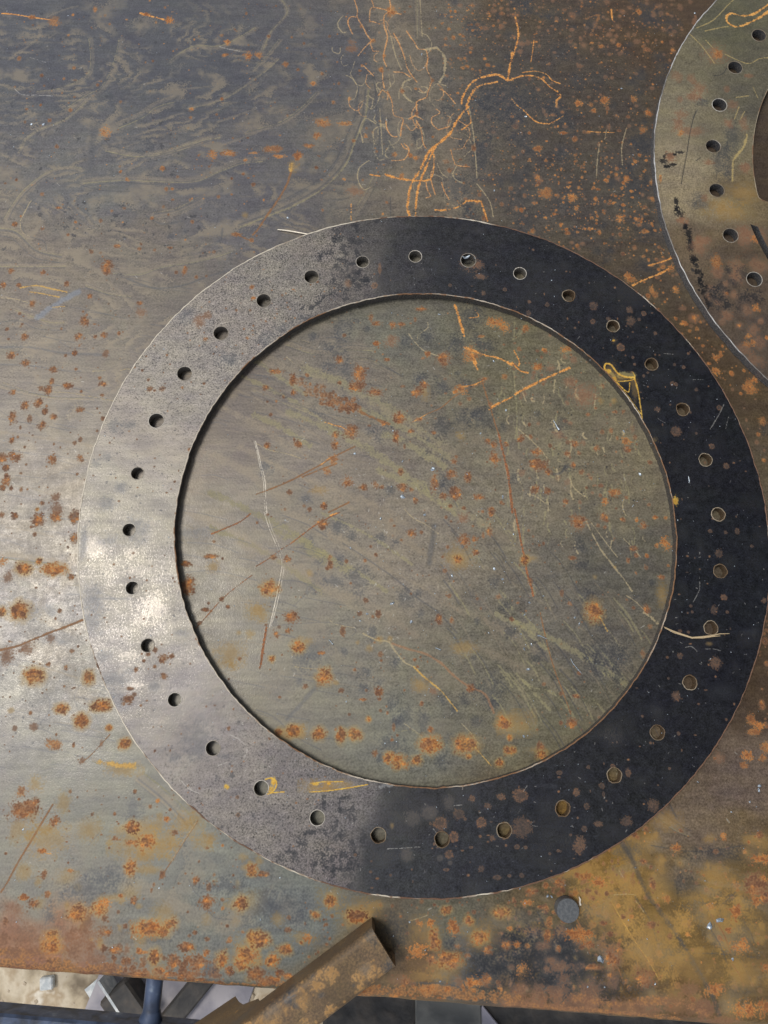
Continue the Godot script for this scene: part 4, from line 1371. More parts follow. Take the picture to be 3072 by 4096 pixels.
	t.spot("n", 131.8, 366.9, 18.1, 5.3)
	t.spot("n", 68.3, 334.6, 10.9, 6.6)
	t.spot("n", 101.2, 335.1, 7.3, 4.4)
	t.spot("n", 83.9, 361.9, 19.3, 6.4)
	t.spot("n", 39, 342.9, 18.1, 7.6)
	t.spot("n", 53.9, 334.4, 12.1, 5.5)
	t.spot("n", 47.1, 351.7, 15.7, 9.7)
	t.spot("n", 34.9, 355.8, 14.4, 4.3)
	t.spot("y", -171.2, -306.1, 1.8, 2)
	t.spot("y", -256.7, -532.2, 2.5, 3.1)
	t.spot("y", -125.6, -360.3, 4, 5.9)
	t.spot("y", -96.4, -30.5, 5.2, 2.5)
	t.spot("y", 0.1, -124.3, 2.8, 5.1)
	t.spot("y", 75.7, -191.2, 4.4, 2.5)
	t.spot("y", 31.7, -81.9, 2.8, 2.9)
	t.spot("y", 162.7, -116.7, 2, 2.1)
	t.spot("y", 174.9, -116.7, 2, 2.1)
	t.spot("y", -185.9, 37.2, 3.5, 3.5)
	t.spot("y", -345.9, 156.3, 2, 2)
	t.spot("y", -161.7, 93.7, 1.6, 1.6)
	t.spot("y", -151.9, 95, 2.3, 2.3)
	t.spot("y", -168.2, 111.7, 7.8, 6.9)
	t.spot("y", -148.6, 75.5, 5.3, 5.2)
	t.spot("y", -166.5, 120.6, 3.1, 3)
	t.spot("y", -33.3, 99.4, 1.8, 1.8)
	t.spot("y", -42.6, 99.9, 2, 1.9)
	t.spot("y", -51.2, 107.1, 2.6, 2.6)
	t.spot("y", -61, 102.5, 1.6, 1.5)
	t.spot("y", -7.7, 137.9, 4.4, 3.3)
	t.spot("y", 29.6, 107.5, 7.9, 4.6)
	t.spot("y", 27.1, 30.5, 9.5, 8.2)
	t.spot("y", -78.4, 135.6, 1.8, 1.8)
	t.spot("y", -143.5, 76.9, 5.3, 5.2)
	t.spot("y", -102.6, 43.1, 1.9, 1.9)
	t.spot("y", -103.6, 101.1, 3.9, 2.1)
	t.spot("y", -120.6, 176.9, 3.8, 3.7)
	t.spot("y", -108.6, 174.5, 5.1, 4.9)
	t.spot("y", 72.2, 169.6, 9.1, 6.2)
	t.spot("y", 204, 63.4, 3.3, 6.7)
	t.spot("y", 89.4, 30.6, 4.1, 2.2)
	t.spot("y", 88.6, 190.6, 6.4, 2.4)
	t.spot("y", 146.2, 47.1, 1.1, 1.1)
	t.spot("y", 164.6, 38.3, 1.2, 1.2)
	t.spot("y", -226.9, 278.6, 7.8, 2.7)
	t.spot("y", -306.3, 255.3, 10.9, 8)
	t.spot("y", -239.2, 258.3, 11, 6.9)
	t.spot("y", -181.8, 257.8, 6.1, 4.1)
	t.spot("y", -228.8, 267.5, 7.3, 4.5)
	t.spot("y", -250.5, 204, 8.7, 2.6)
	t.spot("y", -330.1, 248.2, 5.6, 6.9)
	t.spot("y", -308.3, 247.3, 6.1, 3.5)
	t.spot("y", -200.8, 246.1, 6.1, 5.8)
	t.spot("y", -320.2, 213.5, 4.2, 4)
	t.spot("y", -266.3, 328, 1.4, 1.3)
	t.spot("y", -216.9, 263.1, 6.1, 5.7)
	t.spot("y", -253.2, 298.6, 7.2, 1.8)
	t.spot("y", -6.5, 326, 7.3, 6.6)
	t.spot("y", 35.8, 329.8, 8.5, 6.6)
	t.spot("y", -59.8, 312.1, 10.9, 6.6)
	t.spot("y", -47.7, 306.7, 7.3, 2.7)
	t.spot("y", -81.7, 300.7, 6.6, 6.7)
	t.spot("y", -122.6, 315.7, 3.6, 3.3)
	t.spot("y", -103.1, 329.1, 7.2, 3.3)
	t.spot("y", 5, 352.2, 14.4, 6.4)
	t.spot("y", -9.5, 357.3, 10.8, 2.8)
	t.spot("y", 116.8, 282.8, 13.7, 5.7)
	t.spot("y", 134.3, 298.8, 13.6, 12.4)
	t.spot("y", 177.9, 325.1, 14.8, 7.8)
	t.spot("y", 179.3, 296, 7.5, 6.3)
	t.spot("y", 231, 290.9, 11.3, 9.6)
	t.spot("y", 245.3, 309.2, 6.2, 5.6)
	t.spot("y", 138, 315.7, 16, 13.4)
	t.spot("y", 170.2, 343.7, 19.5, 15.3)
	t.spot("y", 199.9, 352.8, 17.1, 12)
	t.spot("y", 228.2, 316.8, 19.8, 6.7)
	t.spot("y", 244.3, 359.9, 13.4, 9.8)
	t.spot("y", 191.3, 246.5, 7.6, 4.7)
	t.spot("y", 157, 294.6, 6.2, 6.8)
	t.spot("y", 183.4, 359, 4.1, 3.7)
	t.spot("y", 230.6, 340.1, 3.7, 3.3)
	t.spot("y", 207.1, 342, 2.5, 2.2)
	t.spot("y", 100.5, 284.8, 9.9, 2.7)
	t.spot("y", 128.8, 271.4, 7.5, 4.6)
	t.spot("f", -64.5, -333.3, 6.4, 4.5)
	t.spot("f", -68.4, -509.4, 3.8, 2.7)
	t.spot("f", -68.3, -500.8, 5.7, 3.8)
	t.spot("f", -263.7, -202.2, 4, 4.4)
	t.spot("f", -293.3, -160.5, 2.8, 3.1)
	t.spot("f", -326.6, -24.4, 3, 3.1)
	t.spot("f", -324.6, -13.6, 4, 4.2)
	t.spot("f", -30.1, -174.8, 4.9, 4.1)
	t.spot("f", 147.2, -121.9, 8.6, 7.9)
	t.spot("f", 135.8, -135.2, 5.2, 4.3)
	t.spot("f", -360.3, 46.2, 3.1, 4.5)
	t.spot("f", -354.5, 112, 4.3, 5.6)
	t.spot("f", -338.5, 106.4, 4.6, 3.1)
	t.spot("f", -326.4, 169.3, 2.8, 2.7)
	t.spot("f", -341.3, 170.4, 2, 2)
	t.spot("f", -318.8, 98.2, 3.1, 3.1)
	t.spot("f", -284.6, 196.4, 2.5, 2.4)
	t.spot("f", -270.1, 183, 1.5, 2.4)
	t.spot("f", 3.2, 142.4, 2.6, 2.5)
	t.spot("f", 31.6, -5.3, 3.3, 3.3)
	t.spot("f", 239.2, 197.9, 3.9, 3.7)
	t.spot("f", -326.4, 306.5, 5.2, 4.4)
	t.spot("f", -270.8, 316.5, 5.2, 7)
	t.spot("f", -283, 326.7, 4.7, 5)
	t.spot("f", -319.7, 325.1, 13.9, 8.3)
	t.spot("f", -277.6, 333.8, 8.7, 6.5)
	t.spot("f", -265.9, 332.3, 3.1, 3.9)
	t.spot("f", -314, 334.9, 10.6, 4.7)
	t.spot("f", -238.5, 335, 2.1, 2.6)
	t.spot("f", -258.1, 342.1, 5.2, 3.2)
	t.spot("f", -323.2, 336.9, 7.1, 4.3)
	t.spot("f", -304.5, 336.1, 5.9, 4.3)
	t.spot("f", -270.1, 324.7, 7.1, 4.3)
	t.spot("f", -265.3, 339.8, 4.7, 4.3)
	t.spot("f", -333.7, 327.1, 4.7, 4.3)
	t.spot("f", -251.8, 347.5, 5.9, 3.2)
	t.spot("f", -279.9, 321.3, 3.6, 3.3)
	t.spot("f", -27.5, 359.2, 7.2, 3.2)
	t.spot("f", 18, 360.9, 3.6, 3.2)
	t.spot("f", 59.2, 351.9, 2.4, 2.2)
	t.spot("f", 87.4, 353.3, 2.2, 1.9)
	t.spot("f", 90.1, 347.4, 3.4, 1.9)
	t.spot("f", 97.7, 352.4, 7.3, 3.2)
	t.spot("f", 66.8, 367, 4.8, 4.3)
	t.spot("f", 85.2, 337, 4.4, 2.8)
	t.spot("f", 95.6, 368.5, 8.4, 4.3)
	t.spot("f", 81, 371.5, 7.2, 6.4)
	t.spot("f", 119.5, 371, 7.2, 6.4)
	t.spot("f", 100.8, 361.1, 3.6, 3.2)
	t.spot("f", 136.9, 363.7, 4.8, 4.3)
	t.spot("f", 198.3, 368.9, 7.3, 4.3)
	t.spot("f", 66.3, 378.7, 14.3, 4.2)
	t.spot("f", 106.9, 379.3, 16.8, 5.3)
	t.spot("f", 191.1, 380.5, 19.3, 6.4)
	t.spot("f", 154.8, 382.1, 18, 5.3)
	t.spot("f", 209, 382.9, 7.2, 6.4)
	t.spot("f", 217.6, 392.6, 14.4, 4.2)
	t.spot("h", -341.3, -13.6, 1.2, 1.2)
	t.bloom(rng, "h", -347.5, 74.9, 6.8, 6.2)
	t.bloom(rng, "h", -362.4, 74.8, 3.4, 3.4)
	t.bloom(rng, "h", -329.8, 128.8, 6.9, 5.5)
	t.bloom(rng, "h", -284.6, 130, 3.8, 4.4)
	t.bloom(rng, "h", -288, 164.9, 4.9, 4.7)
	t.bloom(rng, "h", -272.6, 152.8, 6.7, 3.7)
	t.bloom(rng, "h", -305.2, 154.8, 4.7, 3.3)
	t.bloom(rng, "h", -321.7, 39.6, 7.2, 4)
	t.bloom(rng, "h", -348, 38.6, 5.3, 4.2)
	t.bloom(rng, "h", -251.4, 183.2, 3.8, 3.6)
	t.bloom(rng, "h", -335.5, 32.6, 2.3, 2.4)
	t.bloom(rng, "h", -264.9, 170.3, 2.2, 2.1)
	t.bloom(rng, "h", -110.7, 105.3, 4.6, 4.5)
	t.bloom(rng, "h", -88.8, 130.5, 5.2, 5.1)
	t.bloom(rng, "h", -92.7, 176.5, 4.3, 4.1)
	t.bloom(rng, "h", -63.3, 177.3, 4.5, 4.3)
	t.bloom(rng, "h", -74.2, 177.8, 3.4, 4.7)
	t.bloom(rng, "h", -113.7, 174.5, 5.6, 3.9)
	t.bloom(rng, "h", 26.5, 31.2, 3.1, 3.1)
	t.bloom(rng, "h", 60.7, 169, 4.8, 4.6)
	t.bloom(rng, "h", -0.8, 185.7, 7, 5.4)
	t.bloom(rng, "h", 28.6, 185.9, 8.3, 5.6)
	t.bloom(rng, "h", -26.5, 199.4, 5.6, 4)
	t.bloom(rng, "h", -35.4, 195.7, 3.1, 3.6)
	t.bloom(rng, "h", -12.5, 198.3, 3.4, 3.2)
	t.bloom(rng, "h", 64.9, 191.1, 3.2, 3)
	t.bloom(rng, "h", 56.2, 200.7, 2.7, 2.6)
	t.bloom(rng, "h", -125.7, 175, 2.7, 2.6)
	t.bloom(rng, "h", -133.2, 115.7, 2.3, 2.2)
	t.bloom(rng, "h", -136.9, 55.8, 5.8, 4.7)
	t.spot("h", 31.5, 195.1, 1.8, 1.7)
	t.spot("h", 65.4, 180.7, 2, 1.9)
	t.spot("h", -51.2, 165.3, 2, 2)
	t.bloom(rng, "h", 143.5, 76.5, 5.9, 7)
	t.bloom(rng, "h", 85, 32, 3.1, 3.1)
	t.bloom(rng, "h", 91.6, 194.9, 3.4, 3.2)
	t.bloom(rng, "h", 68.7, 191.1, 2.3, 2.1)
	t.bloom(rng, "h", -240.6, 247.1, 5.4, 3.9)
	t.bloom(rng, "h", -228.8, 258.4, 4.9, 5)
	t.bloom(rng, "h", -240.3, 277, 3.6, 4.6)
	t.bloom(rng, "h", -223.5, 320.9, 8.8, 5)
	t.bloom(rng, "h", -152.4, 304.1, 4.3, 4.3)
	t.bloom(rng, "h", -210.8, 323.3, 4.2, 3.3)
	t.bloom(rng, "h", -206.4, 317.3, 4.8, 2.9)
	t.bloom(rng, "h", -278.6, 308.8, 5.7, 4.8)
	t.bloom(rng, "h", -262.1, 306.2, 4, 4.5)
	t.bloom(rng, "h", -164.6, 343.4, 4, 4.7)
	t.bloom(rng, "h", -216.9, 340, 3.5, 4.4)
	t.bloom(rng, "h", -145.6, 340.9, 6.9, 4.7)
	t.bloom(rng, "h", -150.2, 346.8, 4.6, 3.4)
	t.bloom(rng, "h", -142.5, 328, 3.6, 3.3)
	t.bloom(rng, "h", -144.2, 279.8, 3.6, 3.4)
	t.bloom(rng, "h", -297.2, 325.9, 5, 3.8)
	t.bloom(rng, "h", -296.1, 331.9, 5.8, 4.8)
	t.bloom(rng, "h", -81.1, 303.2, 3.6, 3.9)
	t.bloom(rng, "h", -61, 314.3, 7, 4.3)
	t.bloom(rng, "h", -116.7, 337, 4.2, 3.4)
	t.bloom(rng, "h", -136.6, 329.7, 6.3, 4.6)
	t.bloom(rng, "h", 27.1, 318.5, 3.2, 2.9)
	t.bloom(rng, "h", 36.4, 330.4, 4.9, 4)
	t.bloom(rng, "h", -0, 332.1, 3.6, 5.8)
	t.spot("h", -104.2, 332.3, 1.1, 1)
	t.bloom(rng, "h", -93.1, 312.5, 2.8, 2.5)
	t.bloom(rng, "h", -126.6, 343.9, 3.8, 3.8)
	t.bloom(rng, "h", 10.6, 345.8, 8.5, 4.2)
	t.bloom(rng, "h", 53.5, 312.9, 5.6, 3.3)
	t.bloom(rng, "h", 9.6, 310.7, 3.7, 2.5)
	t.spot("r", -224.9, -321.9, 1.3, 1.5)
	t.spot("r", -393.8, -342, 1.3, 1.5)
	t.bloom(rng, "r", -390.2, -293.9, 2.3, 2.6)
	t.spot("r", -309.2, -298.1, 1.7, 1.9)
	t.bloom(rng, "r", -291, -271.5, 3.3, 2)
	t.spot("r", -270.3, -268.4, 1.8, 2)
	t.spot("r", -174.4, -351.8, 1.6, 1.8)
	t.spot("r", -164.2, -339.8, 1.9, 2.1)
	t.spot("r", -185.5, -346.4, 1.3, 1.5)
	t.spot("r", -244.8, -305.9, 1, 1.2)
	t.spot("r", -221.4, -298.3, 1.6, 1.8)
	t.spot("r", -197.4, -325.7, 1.6, 1.8)
	t.spot("r", -318, -526.5, 1.1, 1.4)
	t.spot("r", -189.5, -522.4, 1.1, 1.4)
	t.spot("r", -262.7, -548.4, 1.3, 1.5)
	t.bloom(rng, "r", -350.2, -311.9, 2.6, 1.2)
	t.spot("r", -363.5, -289.5, 1.8, 2)
	t.spot("r", -338.7, -282.8, 1.3, 1.5)
	t.spot("r", -315.3, -265, 1.8, 2)
	t.spot("r", -367.8, -326.9, 1.8, 2.1)
	t.spot("r", -358.7, -379.8, 1.9, 2.2)
	t.spot("r", -238.2, -347.5, 1.3, 1.5)
	t.spot("r", -324.6, -452.5, 1.6, 1.9)
	t.spot("r", -321.1, -456.8, 1.1, 1.3)
	t.spot("r", -255.6, -267.2, 1.3, 1.4)
	t.spot("r", -241.2, -269.8, 1.3, 1.4)
	t.spot("r", -229.1, -415.6, 1.6, 1.9)
	t.bloom(rng, "r", -197.7, -491.4, 2.8, 1.3)
	t.spot("r", -368.3, -409.8, 1.6, 1.9)
	t.spot("r", -392.3, -407.6, 1.3, 1.6)
	t.spot("r", -359.1, -442.1, 1.1, 1.3)
	t.spot("r", -81.5, -458.3, 1.5, 1.8)
	t.spot("r", -43.2, -379, 1.6, 1.9)
	t.spot("r", -53.2, -405.7, 1.4, 1.6)
	t.spot("r", -102.7, -359.7, 1.6, 1.8)
	t.spot("r", -58.8, -528.9, 1.7, 2)
	t.spot("r", -17, -450.1, 1.9, 2.3)
	t.spot("r", 14, -463.7, 1.7, 2)
	t.spot("r", -2.5, -423.7, 1.9, 2.2)
	t.spot("r", 54.2, -384, 1.9, 3.1)
	t.spot("r", 28.7, -358, 1.9, 2.2)
	t.spot("r", 42.9, -344.2, 1.3, 1.5)
	t.spot("r", -119.5, -518.4, 1.1, 1.4)
	t.spot("r", -130.6, -513.9, 1.1, 1.3)
	t.spot("r", -117.7, -506.5, 1.4, 1.7)
	t.spot("r", -91.5, -515.7, 1.4, 1.7)
	t.spot("r", -154.4, -514.4, 1.7, 2)
	t.spot("r", -135, -500.5, 1.1, 1.3)
	t.spot("r", -83.3, -484.4, 1.1, 1.3)
	t.spot("r", -98.9, -470.1, 1.4, 1.6)
	t.spot("r", -57, -346.4, 1.1, 1.2)
	t.spot("r", -33.5, -321.7, 1.3, 1.5)
	t.spot("r", -96, -312.4, 1.3, 1.5)
	t.spot("r", -123.4, -474.3, 1.4, 1.6)
	t.bloom(rng, "r", -299.4, -248.2, 5.1, 6.6)
	t.bloom(rng, "r", -388.3, -244.1, 2.3, 2.6)
	t.spot("r", -358.9, -242.8, 2, 2.3)
	t.bloom(rng, "r", -394.2, -229.7, 2.5, 2.8)
	t.bloom(rng, "r", -379.8, -229.3, 2.3, 1.7)
	t.bloom(rng, "r", -335.5, -231, 2.3, 2.5)
	t.bloom(rng, "r", -225.9, -246.4, 2.3, 4)
	t.spot("r", -214.6, -239.3, 1.5, 1.7)
	t.spot("r", -233.8, -243.9, 1.5, 1.7)
	t.spot("r", -205.2, -240.2, 1.3, 1.4)
	t.bloom(rng, "r", -312.9, -218.1, 2.3, 2.5)
	t.bloom(rng, "r", -365.1, -210.8, 2.5, 3.9)
	t.bloom(rng, "r", -265.8, -212.1, 2.3, 1.7)
	t.bloom(rng, "r", -315.8, -193.1, 3.8, 4.1)
	t.bloom(rng, "r", -369.4, -176.9, 2.7, 3)
	t.bloom(rng, "r", -319.4, -177.3, 3.2, 3.5)
	t.spot("r", -304.5, -177.4, 1.5, 1.6)
	t.bloom(rng, "r", -296.9, -179.3, 2.5, 2.7)
	t.spot("r", -283.1, -180.9, 1.6, 2.2)
	t.spot("r", -385.7, -184.6, 1.7, 1.9)
	t.bloom(rng, "r", -321.9, -161.1, 2.2, 2.4)
	t.bloom(rng, "r", -378.8, -158.8, 3, 3.2)
	t.bloom(rng, "r", -365.3, -150.5, 2.9, 3.2)
	t.bloom(rng, "r", -339.6, -144.6, 3.7, 2.4)
	t.bloom(rng, "r", -340, -133.6, 2.2, 3.2)
	t.spot("r", -297, -136.5, 1.8, 2)
	t.bloom(rng, "r", -293.9, -130.9, 3.7, 2.1)
	t.spot("r", -349, -126.5, 2.2, 2.4)
	t.bloom(rng, "r", -342.3, -124.6, 3.4, 3.7)
	t.bloom(rng, "r", -324.9, -128.8, 3.7, 2.9)
	t.bloom(rng, "r", -373.5, -122.3, 2.4, 2.6)
	t.spot("r", -293.6, -120, 1.7, 1.3)
	t.bloom(rng, "r", -350.4, -112.3, 3.2, 3.4)
	t.bloom(rng, "r", -361.8, -109.6, 3.2, 3.4)
	t.bloom(rng, "r", -343.4, -104.5, 2.4, 2.6)
	t.bloom(rng, "r", -312.5, -105.8, 3.2, 2.1)
	t.bloom(rng, "r", -371.7, -98.3, 3.4, 4.4)
	t.spot("r", -356.5, -97.3, 2.2, 2.8)
	t.bloom(rng, "r", -335.8, -99.1, 2.9, 2.3)
	t.bloom(rng, "r", -344.2, -91, 3.1, 3.3)
	t.spot("r", -291.1, -97.5, 1.9, 2.1)
	t.spot("r", -295.4, -85.8, 1.1, 1.2)
	t.bloom(rng, "r", -370.1, -76.9, 2.4, 2.6)
	t.spot("r", -365.3, -79.8, 1.2, 1.3)
	t.spot("r", -314.3, -74.4, 1.7, 1.8)
	t.spot("r", -309.4, -77.3, 1.8, 1.9)
	t.spot("r", -358.1, -70.6, 1.2, 1.3)
	t.bloom(rng, "r", -376.4, -59.9, 4, 4.3)
	t.bloom(rng, "r", -366.4, -61.4, 4.5, 3.5)
	t.bloom(rng, "r", -332.6, -58.6, 2.9, 3.8)
	t.spot("r", -308.2, -60.8, 2.2, 2.3)
	t.bloom(rng, "r", -372.8, -51.4, 2.6, 2.8)
	t.bloom(rng, "r", -370.7, -38.7, 3.5, 3.7)
	t.bloom(rng, "r", -373.5, -33.1, 2.4, 2.5)
	t.spot("r", -366, -32.4, 1.4, 1.5)
	t.spot("r", -357.2, -31.4, 1.4, 2.2)
	t.spot("r", -309.6, -45.5, 1.1, 1.1)
	t.spot("r", -371.3, -44.3, 1.7, 1.7)
	t.spot("r", -376.1, -200.5, 1.5, 1.7)
	t.spot("r", -336.2, -185.2, 1.1, 1.6)
	t.spot("r", -372.6, -189.6, 1.1, 1.2)
	t.spot("r", -342.5, -109.4, 1.2, 1.3)
	t.spot("r", -312.7, -123.6, 1.2, 1.3)
	t.spot("r", -319.4, -145.1, 1.2, 1.3)
	t.spot("r", -363.8, -88.8, 1, 1.8)
	t.spot("r", -306.3, -190.1, 1.5, 0.8)
	t.spot("r", -314.2, -199.4, 1, 1.1)
	t.spot("r", -337.9, -19.1, 1.6, 1.7)
	t.bloom(rng, "r", -59.6, -140.7, 5, 8.3)
	t.bloom(rng, "r", -62.4, -129.7, 5.7, 4.5)
	t.bloom(rng, "r", -137.1, -143.6, 5.2, 2.4)
	t.bloom(rng, "r", -78.2, -155.6, 3, 3.2)
	t.bloom(rng, "r", -45.4, -123.8, 5, 3.7)
	t.bloom(rng, "r", -43.7, -192.7, 4.3, 2.5)
	t.spot("r", -48.8, -198.2, 2, 3.3)
	t.bloom(rng, "r", -28.5, -191.3, 2.6, 2.8)
	t.bloom(rng, "r", -20.5, -192.1, 3.3, 1.7)
	t.bloom(rng, "r", -2.1, -207.8, 4.4, 1.7)
	t.bloom(rng, "r", -7, -124.2, 4.3, 4.5)
	t.bloom(rng, "r", -0.5, -131.8, 3.3, 3.5)
	t.bloom(rng, "r", -142.7, -72.7, 2.7, 2.8)
	t.bloom(rng, "r", -115, -73.9, 3.2, 3.3)
	t.bloom(rng, "r", -81.8, -82.3, 2.5, 3.3)
	t.bloom(rng, "r", -82, -73.3, 2.9, 3.8)
	t.bloom(rng, "r", -67.8, -86, 5.4, 5.9)
	t.bloom(rng, "r", -38.4, -93.5, 2.2, 2.3)
	t.bloom(rng, "r", -23.6, -99.2, 4.5, 4.7)
	t.bloom(rng, "r", -26.6, -80.7, 2.7, 4.6)
	t.bloom(rng, "r", -13.2, -86.2, 2.5, 1.8)
	t.bloom(rng, "r", -5.3, -98, 3.7, 1.8)
	t.bloom(rng, "r", 7.9, -85.2, 2.2, 1.8)
	t.spot("r", -19, -71.5, 1, 2.3)
	t.bloom(rng, "r", 56.9, -77.6, 2.2, 2.3)
	t.bloom(rng, "r", 62.3, -73.6, 2.5, 2.6)
	t.bloom(rng, "r", 73.6, -74.7, 2.2, 2.3)
	t.bloom(rng, "r", 62.6, -60.8, 3.5, 4.6)
	t.spot("r", 27.6, -62.2, 1.5, 1.5)
	t.bloom(rng, "r", 25.4, -57.8, 2.2, 2.3)
	t.bloom(rng, "r", 23, -46, 3.9, 3.5)
	t.bloom(rng, "r", 37.3, -43.4, 3.2, 4.5)
	t.bloom(rng, "r", 26, -28.4, 4.9, 5.5)
	t.bloom(rng, "r", 7.6, -38.4, 2.7, 6.8)
	t.spot("r", -22.7, -48.4, 2, 2.8)
	t.bloom(rng, "r", -21.5, -34.1, 3.6, 3.7)
	t.bloom(rng, "r", -9.9, -22, 2.4, 2.5)
	t.bloom(rng, "r", 14.9, -26.3, 2.7, 2.7)
	t.bloom(rng, "r", 46.6, -24.9, 4.1, 2.7)
	t.bloom(rng, "r", -70.4, -39, 3.4, 3.5)
	t.bloom(rng, "r", -56.6, -34, 3.4, 2.7)
	t.spot("r", -44.9, -36.2, 2.2, 2.2)
	t.spot("r", -39.4, -34.1, 1.9, 2)
	t.bloom(rng, "r", -91.4, -17.1, 2.4, 3.2)
	t.spot("r", -103.6, -13.6, 1.7, 1.7)
	t.spot("r", -13.2, -31.7, 1.7, 1.7)
	t.spot("r", 20.9, -16.4, 1.7, 1.7)
	t.spot("r", 33.2, -14.7, 1.7, 1.7)
	t.bloom(rng, "r", 58, -13.3, 2.9, 3)
	t.bloom(rng, "r", -121.3, -135.8, 2.5, 4.8)
	t.bloom(rng, "r", -145.8, -128.1, 2.2, 2.4)
	t.spot("r", -140.1, -102, 1.5, 1.6)
	t.bloom(rng, "r", -120.3, -123.7, 2.2, 2.4)
	t.spot("r", -135.6, -114.7, 1.2, 1.3)
	t.spot("r", -121.6, -29, 2.2, 2.2)
	t.bloom(rng, "r", 56.2, -137.5, 2.8, 1.9)
	t.spot("r", 32.6, -113.1, 1.8, 1.8)
	t.spot("r", 41.2, -117.7, 2, 2.1)
	t.spot("r", 60.3, -112.5, 1.8, 1.9)
	t.bloom(rng, "r", 18.7, -157.2, 5.8, 6.5)
	t.spot("r", -74.1, -180.4, 1.8, 1.9)
	t.spot("r", -107.9, -140.4, 2, 2.1)
	t.spot("r", -78, -133, 1.5, 1.6)
	t.spot("r", -38.1, -161.5, 1, 1.1)
	t.bloom(rng, "r", -33.8, -156.2, 2.5, 1.6)
	t.spot("r", 66.5, -20, 1.5, 1.5)
	t.spot("r", 76.1, -19.3, 1.5, 1.5)
	t.bloom(rng, "r", 102.1, -55, 7.7, 5.1)
	t.bloom(rng, "r", 110.1, -47.8, 2.5, 2.3)
	t.bloom(rng, "r", 101.3, -66.7, 4.2, 2.8)
	t.spot("r", 110.4, -159.3, 1.3, 1.4)
	t.bloom(rng, "r", 133.7, -55.1, 2.2, 2.3)
	t.bloom(rng, "r", 87.1, -79.8, 3, 3.1)
	t.spot("r", 96.4, -81.3, 1.5, 1.6)
	t.spot("r", 113.6, -73, 1.7, 1.8)
	t.bloom(rng, "r", 137, -74.8, 2.5, 2.6)
	t.bloom(rng, "r", 128.7, -65.3, 2.2, 2.3)
	t.bloom(rng, "r", 155.8, -70.5, 2.2, 2.3)
	t.spot("r", 140.9, -47.9, 2, 2)
	t.bloom(rng, "r", 98.1, -31.8, 3.2, 3.3)
	t.bloom(rng, "r", 108.5, -30.6, 2.4, 2.5)
	t.bloom(rng, "r", 124.6, -20.7, 2.4, 2.5)
	t.spot("r", 199.5, -17.9, 1.5, 1.5)
	t.spot("r", 161.9, -86, 1.8, 1.8)
	t.spot("r", 95.6, -93.2, 1.5, 1.6)
	t.spot("r", 170.5, -87.5, 1.8, 2.6)
	t.spot("r", 192.1, -80.9, 2, 2.1)
	t.spot("r", 157.8, -109.1, 1.3, 1.3)
	t.spot("r", 174, -105.4, 1.5, 1.1)
	t.spot("r", 183.4, -106.2, 1.5, 1.6)
	t.spot("r", 138.2, -161.8, 1.3, 1.4)
	t.spot("r", 203.6, -57.4, 2, 2.1)
	t.bloom(rng, "r", 184.1, -69.8, 3, 3.1)
	t.spot("r", 139.3, -66, 1.7, 1.8)
	t.spot("r", 178.2, -58.1, 1.2, 1.3)
	t.spot("r", 144.2, -33.5, 1.2, 1.3)
	t.spot("r", 179.8, -24.3, 1.5, 1.5)
	t.spot("r", 148.9, -42.1, 1.7, 1.8)
	t.spot("r", 156.2, -26.4, 1.7, 1.8)
	t.bloom(rng, "r", -339.7, -4, 4, 5.6)
	t.bloom(rng, "r", -325.3, -6.8, 4, 4.1)
	t.bloom(rng, "r", -308.7, -6.8, 4, 4.9)
	t.bloom(rng, "r", -307, 11.7, 2.8, 4.1)
	t.spot("r", -304.4, 121.8, 1.5, 2.2)
	t.spot("r", -300.5, 108.5, 2, 1.6)
	t.spot("r", -319.3, 119.2, 1.6, 1.6)
	t.spot("r", -341.2, 8.6, 1.6, 1.7)
	t.bloom(rng, "r", -360.1, -7.5, 2.6, 2.7)
	t.spot("r", -330, 158.3, 1.3, 1.3)
	t.spot("r", -292.6, 184.1, 1.1, 2.1)
	t.spot("r", -371.5, -8.9, 2.1, 2.2)
	t.spot("r", -304.3, 137.2, 1.1, 1.1)
	t.spot("r", -313.8, 75, 1.6, 1.6)
	t.bloom(rng, "r", -206.8, 54.3, 5.1, 7.2)
	t.bloom(rng, "r", -209.9, 34.9, 4, 2.1)
	t.bloom(rng, "r", -188.9, 28.2, 5.4, 1.7)
	t.bloom(rng, "r", -190.7, 74.3, 3.2, 1.6)
	t.spot("r", -171.8, 71.8, 1.6, 1.6)
	t.spot("r", -177.3, 64.9, 1.9, 1.9)
	t.spot("r", -195.3, 85.8, 1.6, 1.6)
	t.spot("r", -160.2, 115.5, 1.4, 1.3)
	t.spot("r", -168.6, 132, 0.9, 0.9)
	t.spot("r", -186.2, 15.2, 1.2, 1.2)
	t.spot("r", -178.2, 30.2, 0.9, 1)
	t.spot("r", -188.3, 68.8, 1.2, 1.2)
	t.spot("r", -186, 75.4, 1.2, 1.2)
	t.bloom(rng, "r", -306.7, 46, 2.3, 2.3)
	t.spot("r", -84.7, 36, 2.1, 4)
	t.spot("r", -84.7, 29, 1.9, 1.9)
	t.bloom(rng, "r", -117.7, 80.9, 4.2, 4.1)
	t.spot("r", -43.2, 78.8, 2.1, 3.2)
	t.spot("r", -53.8, 66.6, 1.9, 1.9)
	t.spot("r", -59.1, 77.8, 1.9, 1.8)
	t.spot("r", -47.9, 80.5, 1.2, 1.2)
	t.bloom(rng, "r", -121.6, 31, 2.4, 2.4)
	t.spot("r", -134.3, 28.9, 1.9, 1.9)
	t.bloom(rng, "r", -92.5, -1.2, 4.3, 2.7)
	t.spot("r", -91.8, 2.9, 2.1, 2.2)
	t.bloom(rng, "r", -13.8, 8.5, 2.9, 2.9)
	t.spot("r", -4.9, 7.2, 1.4, 1.5)
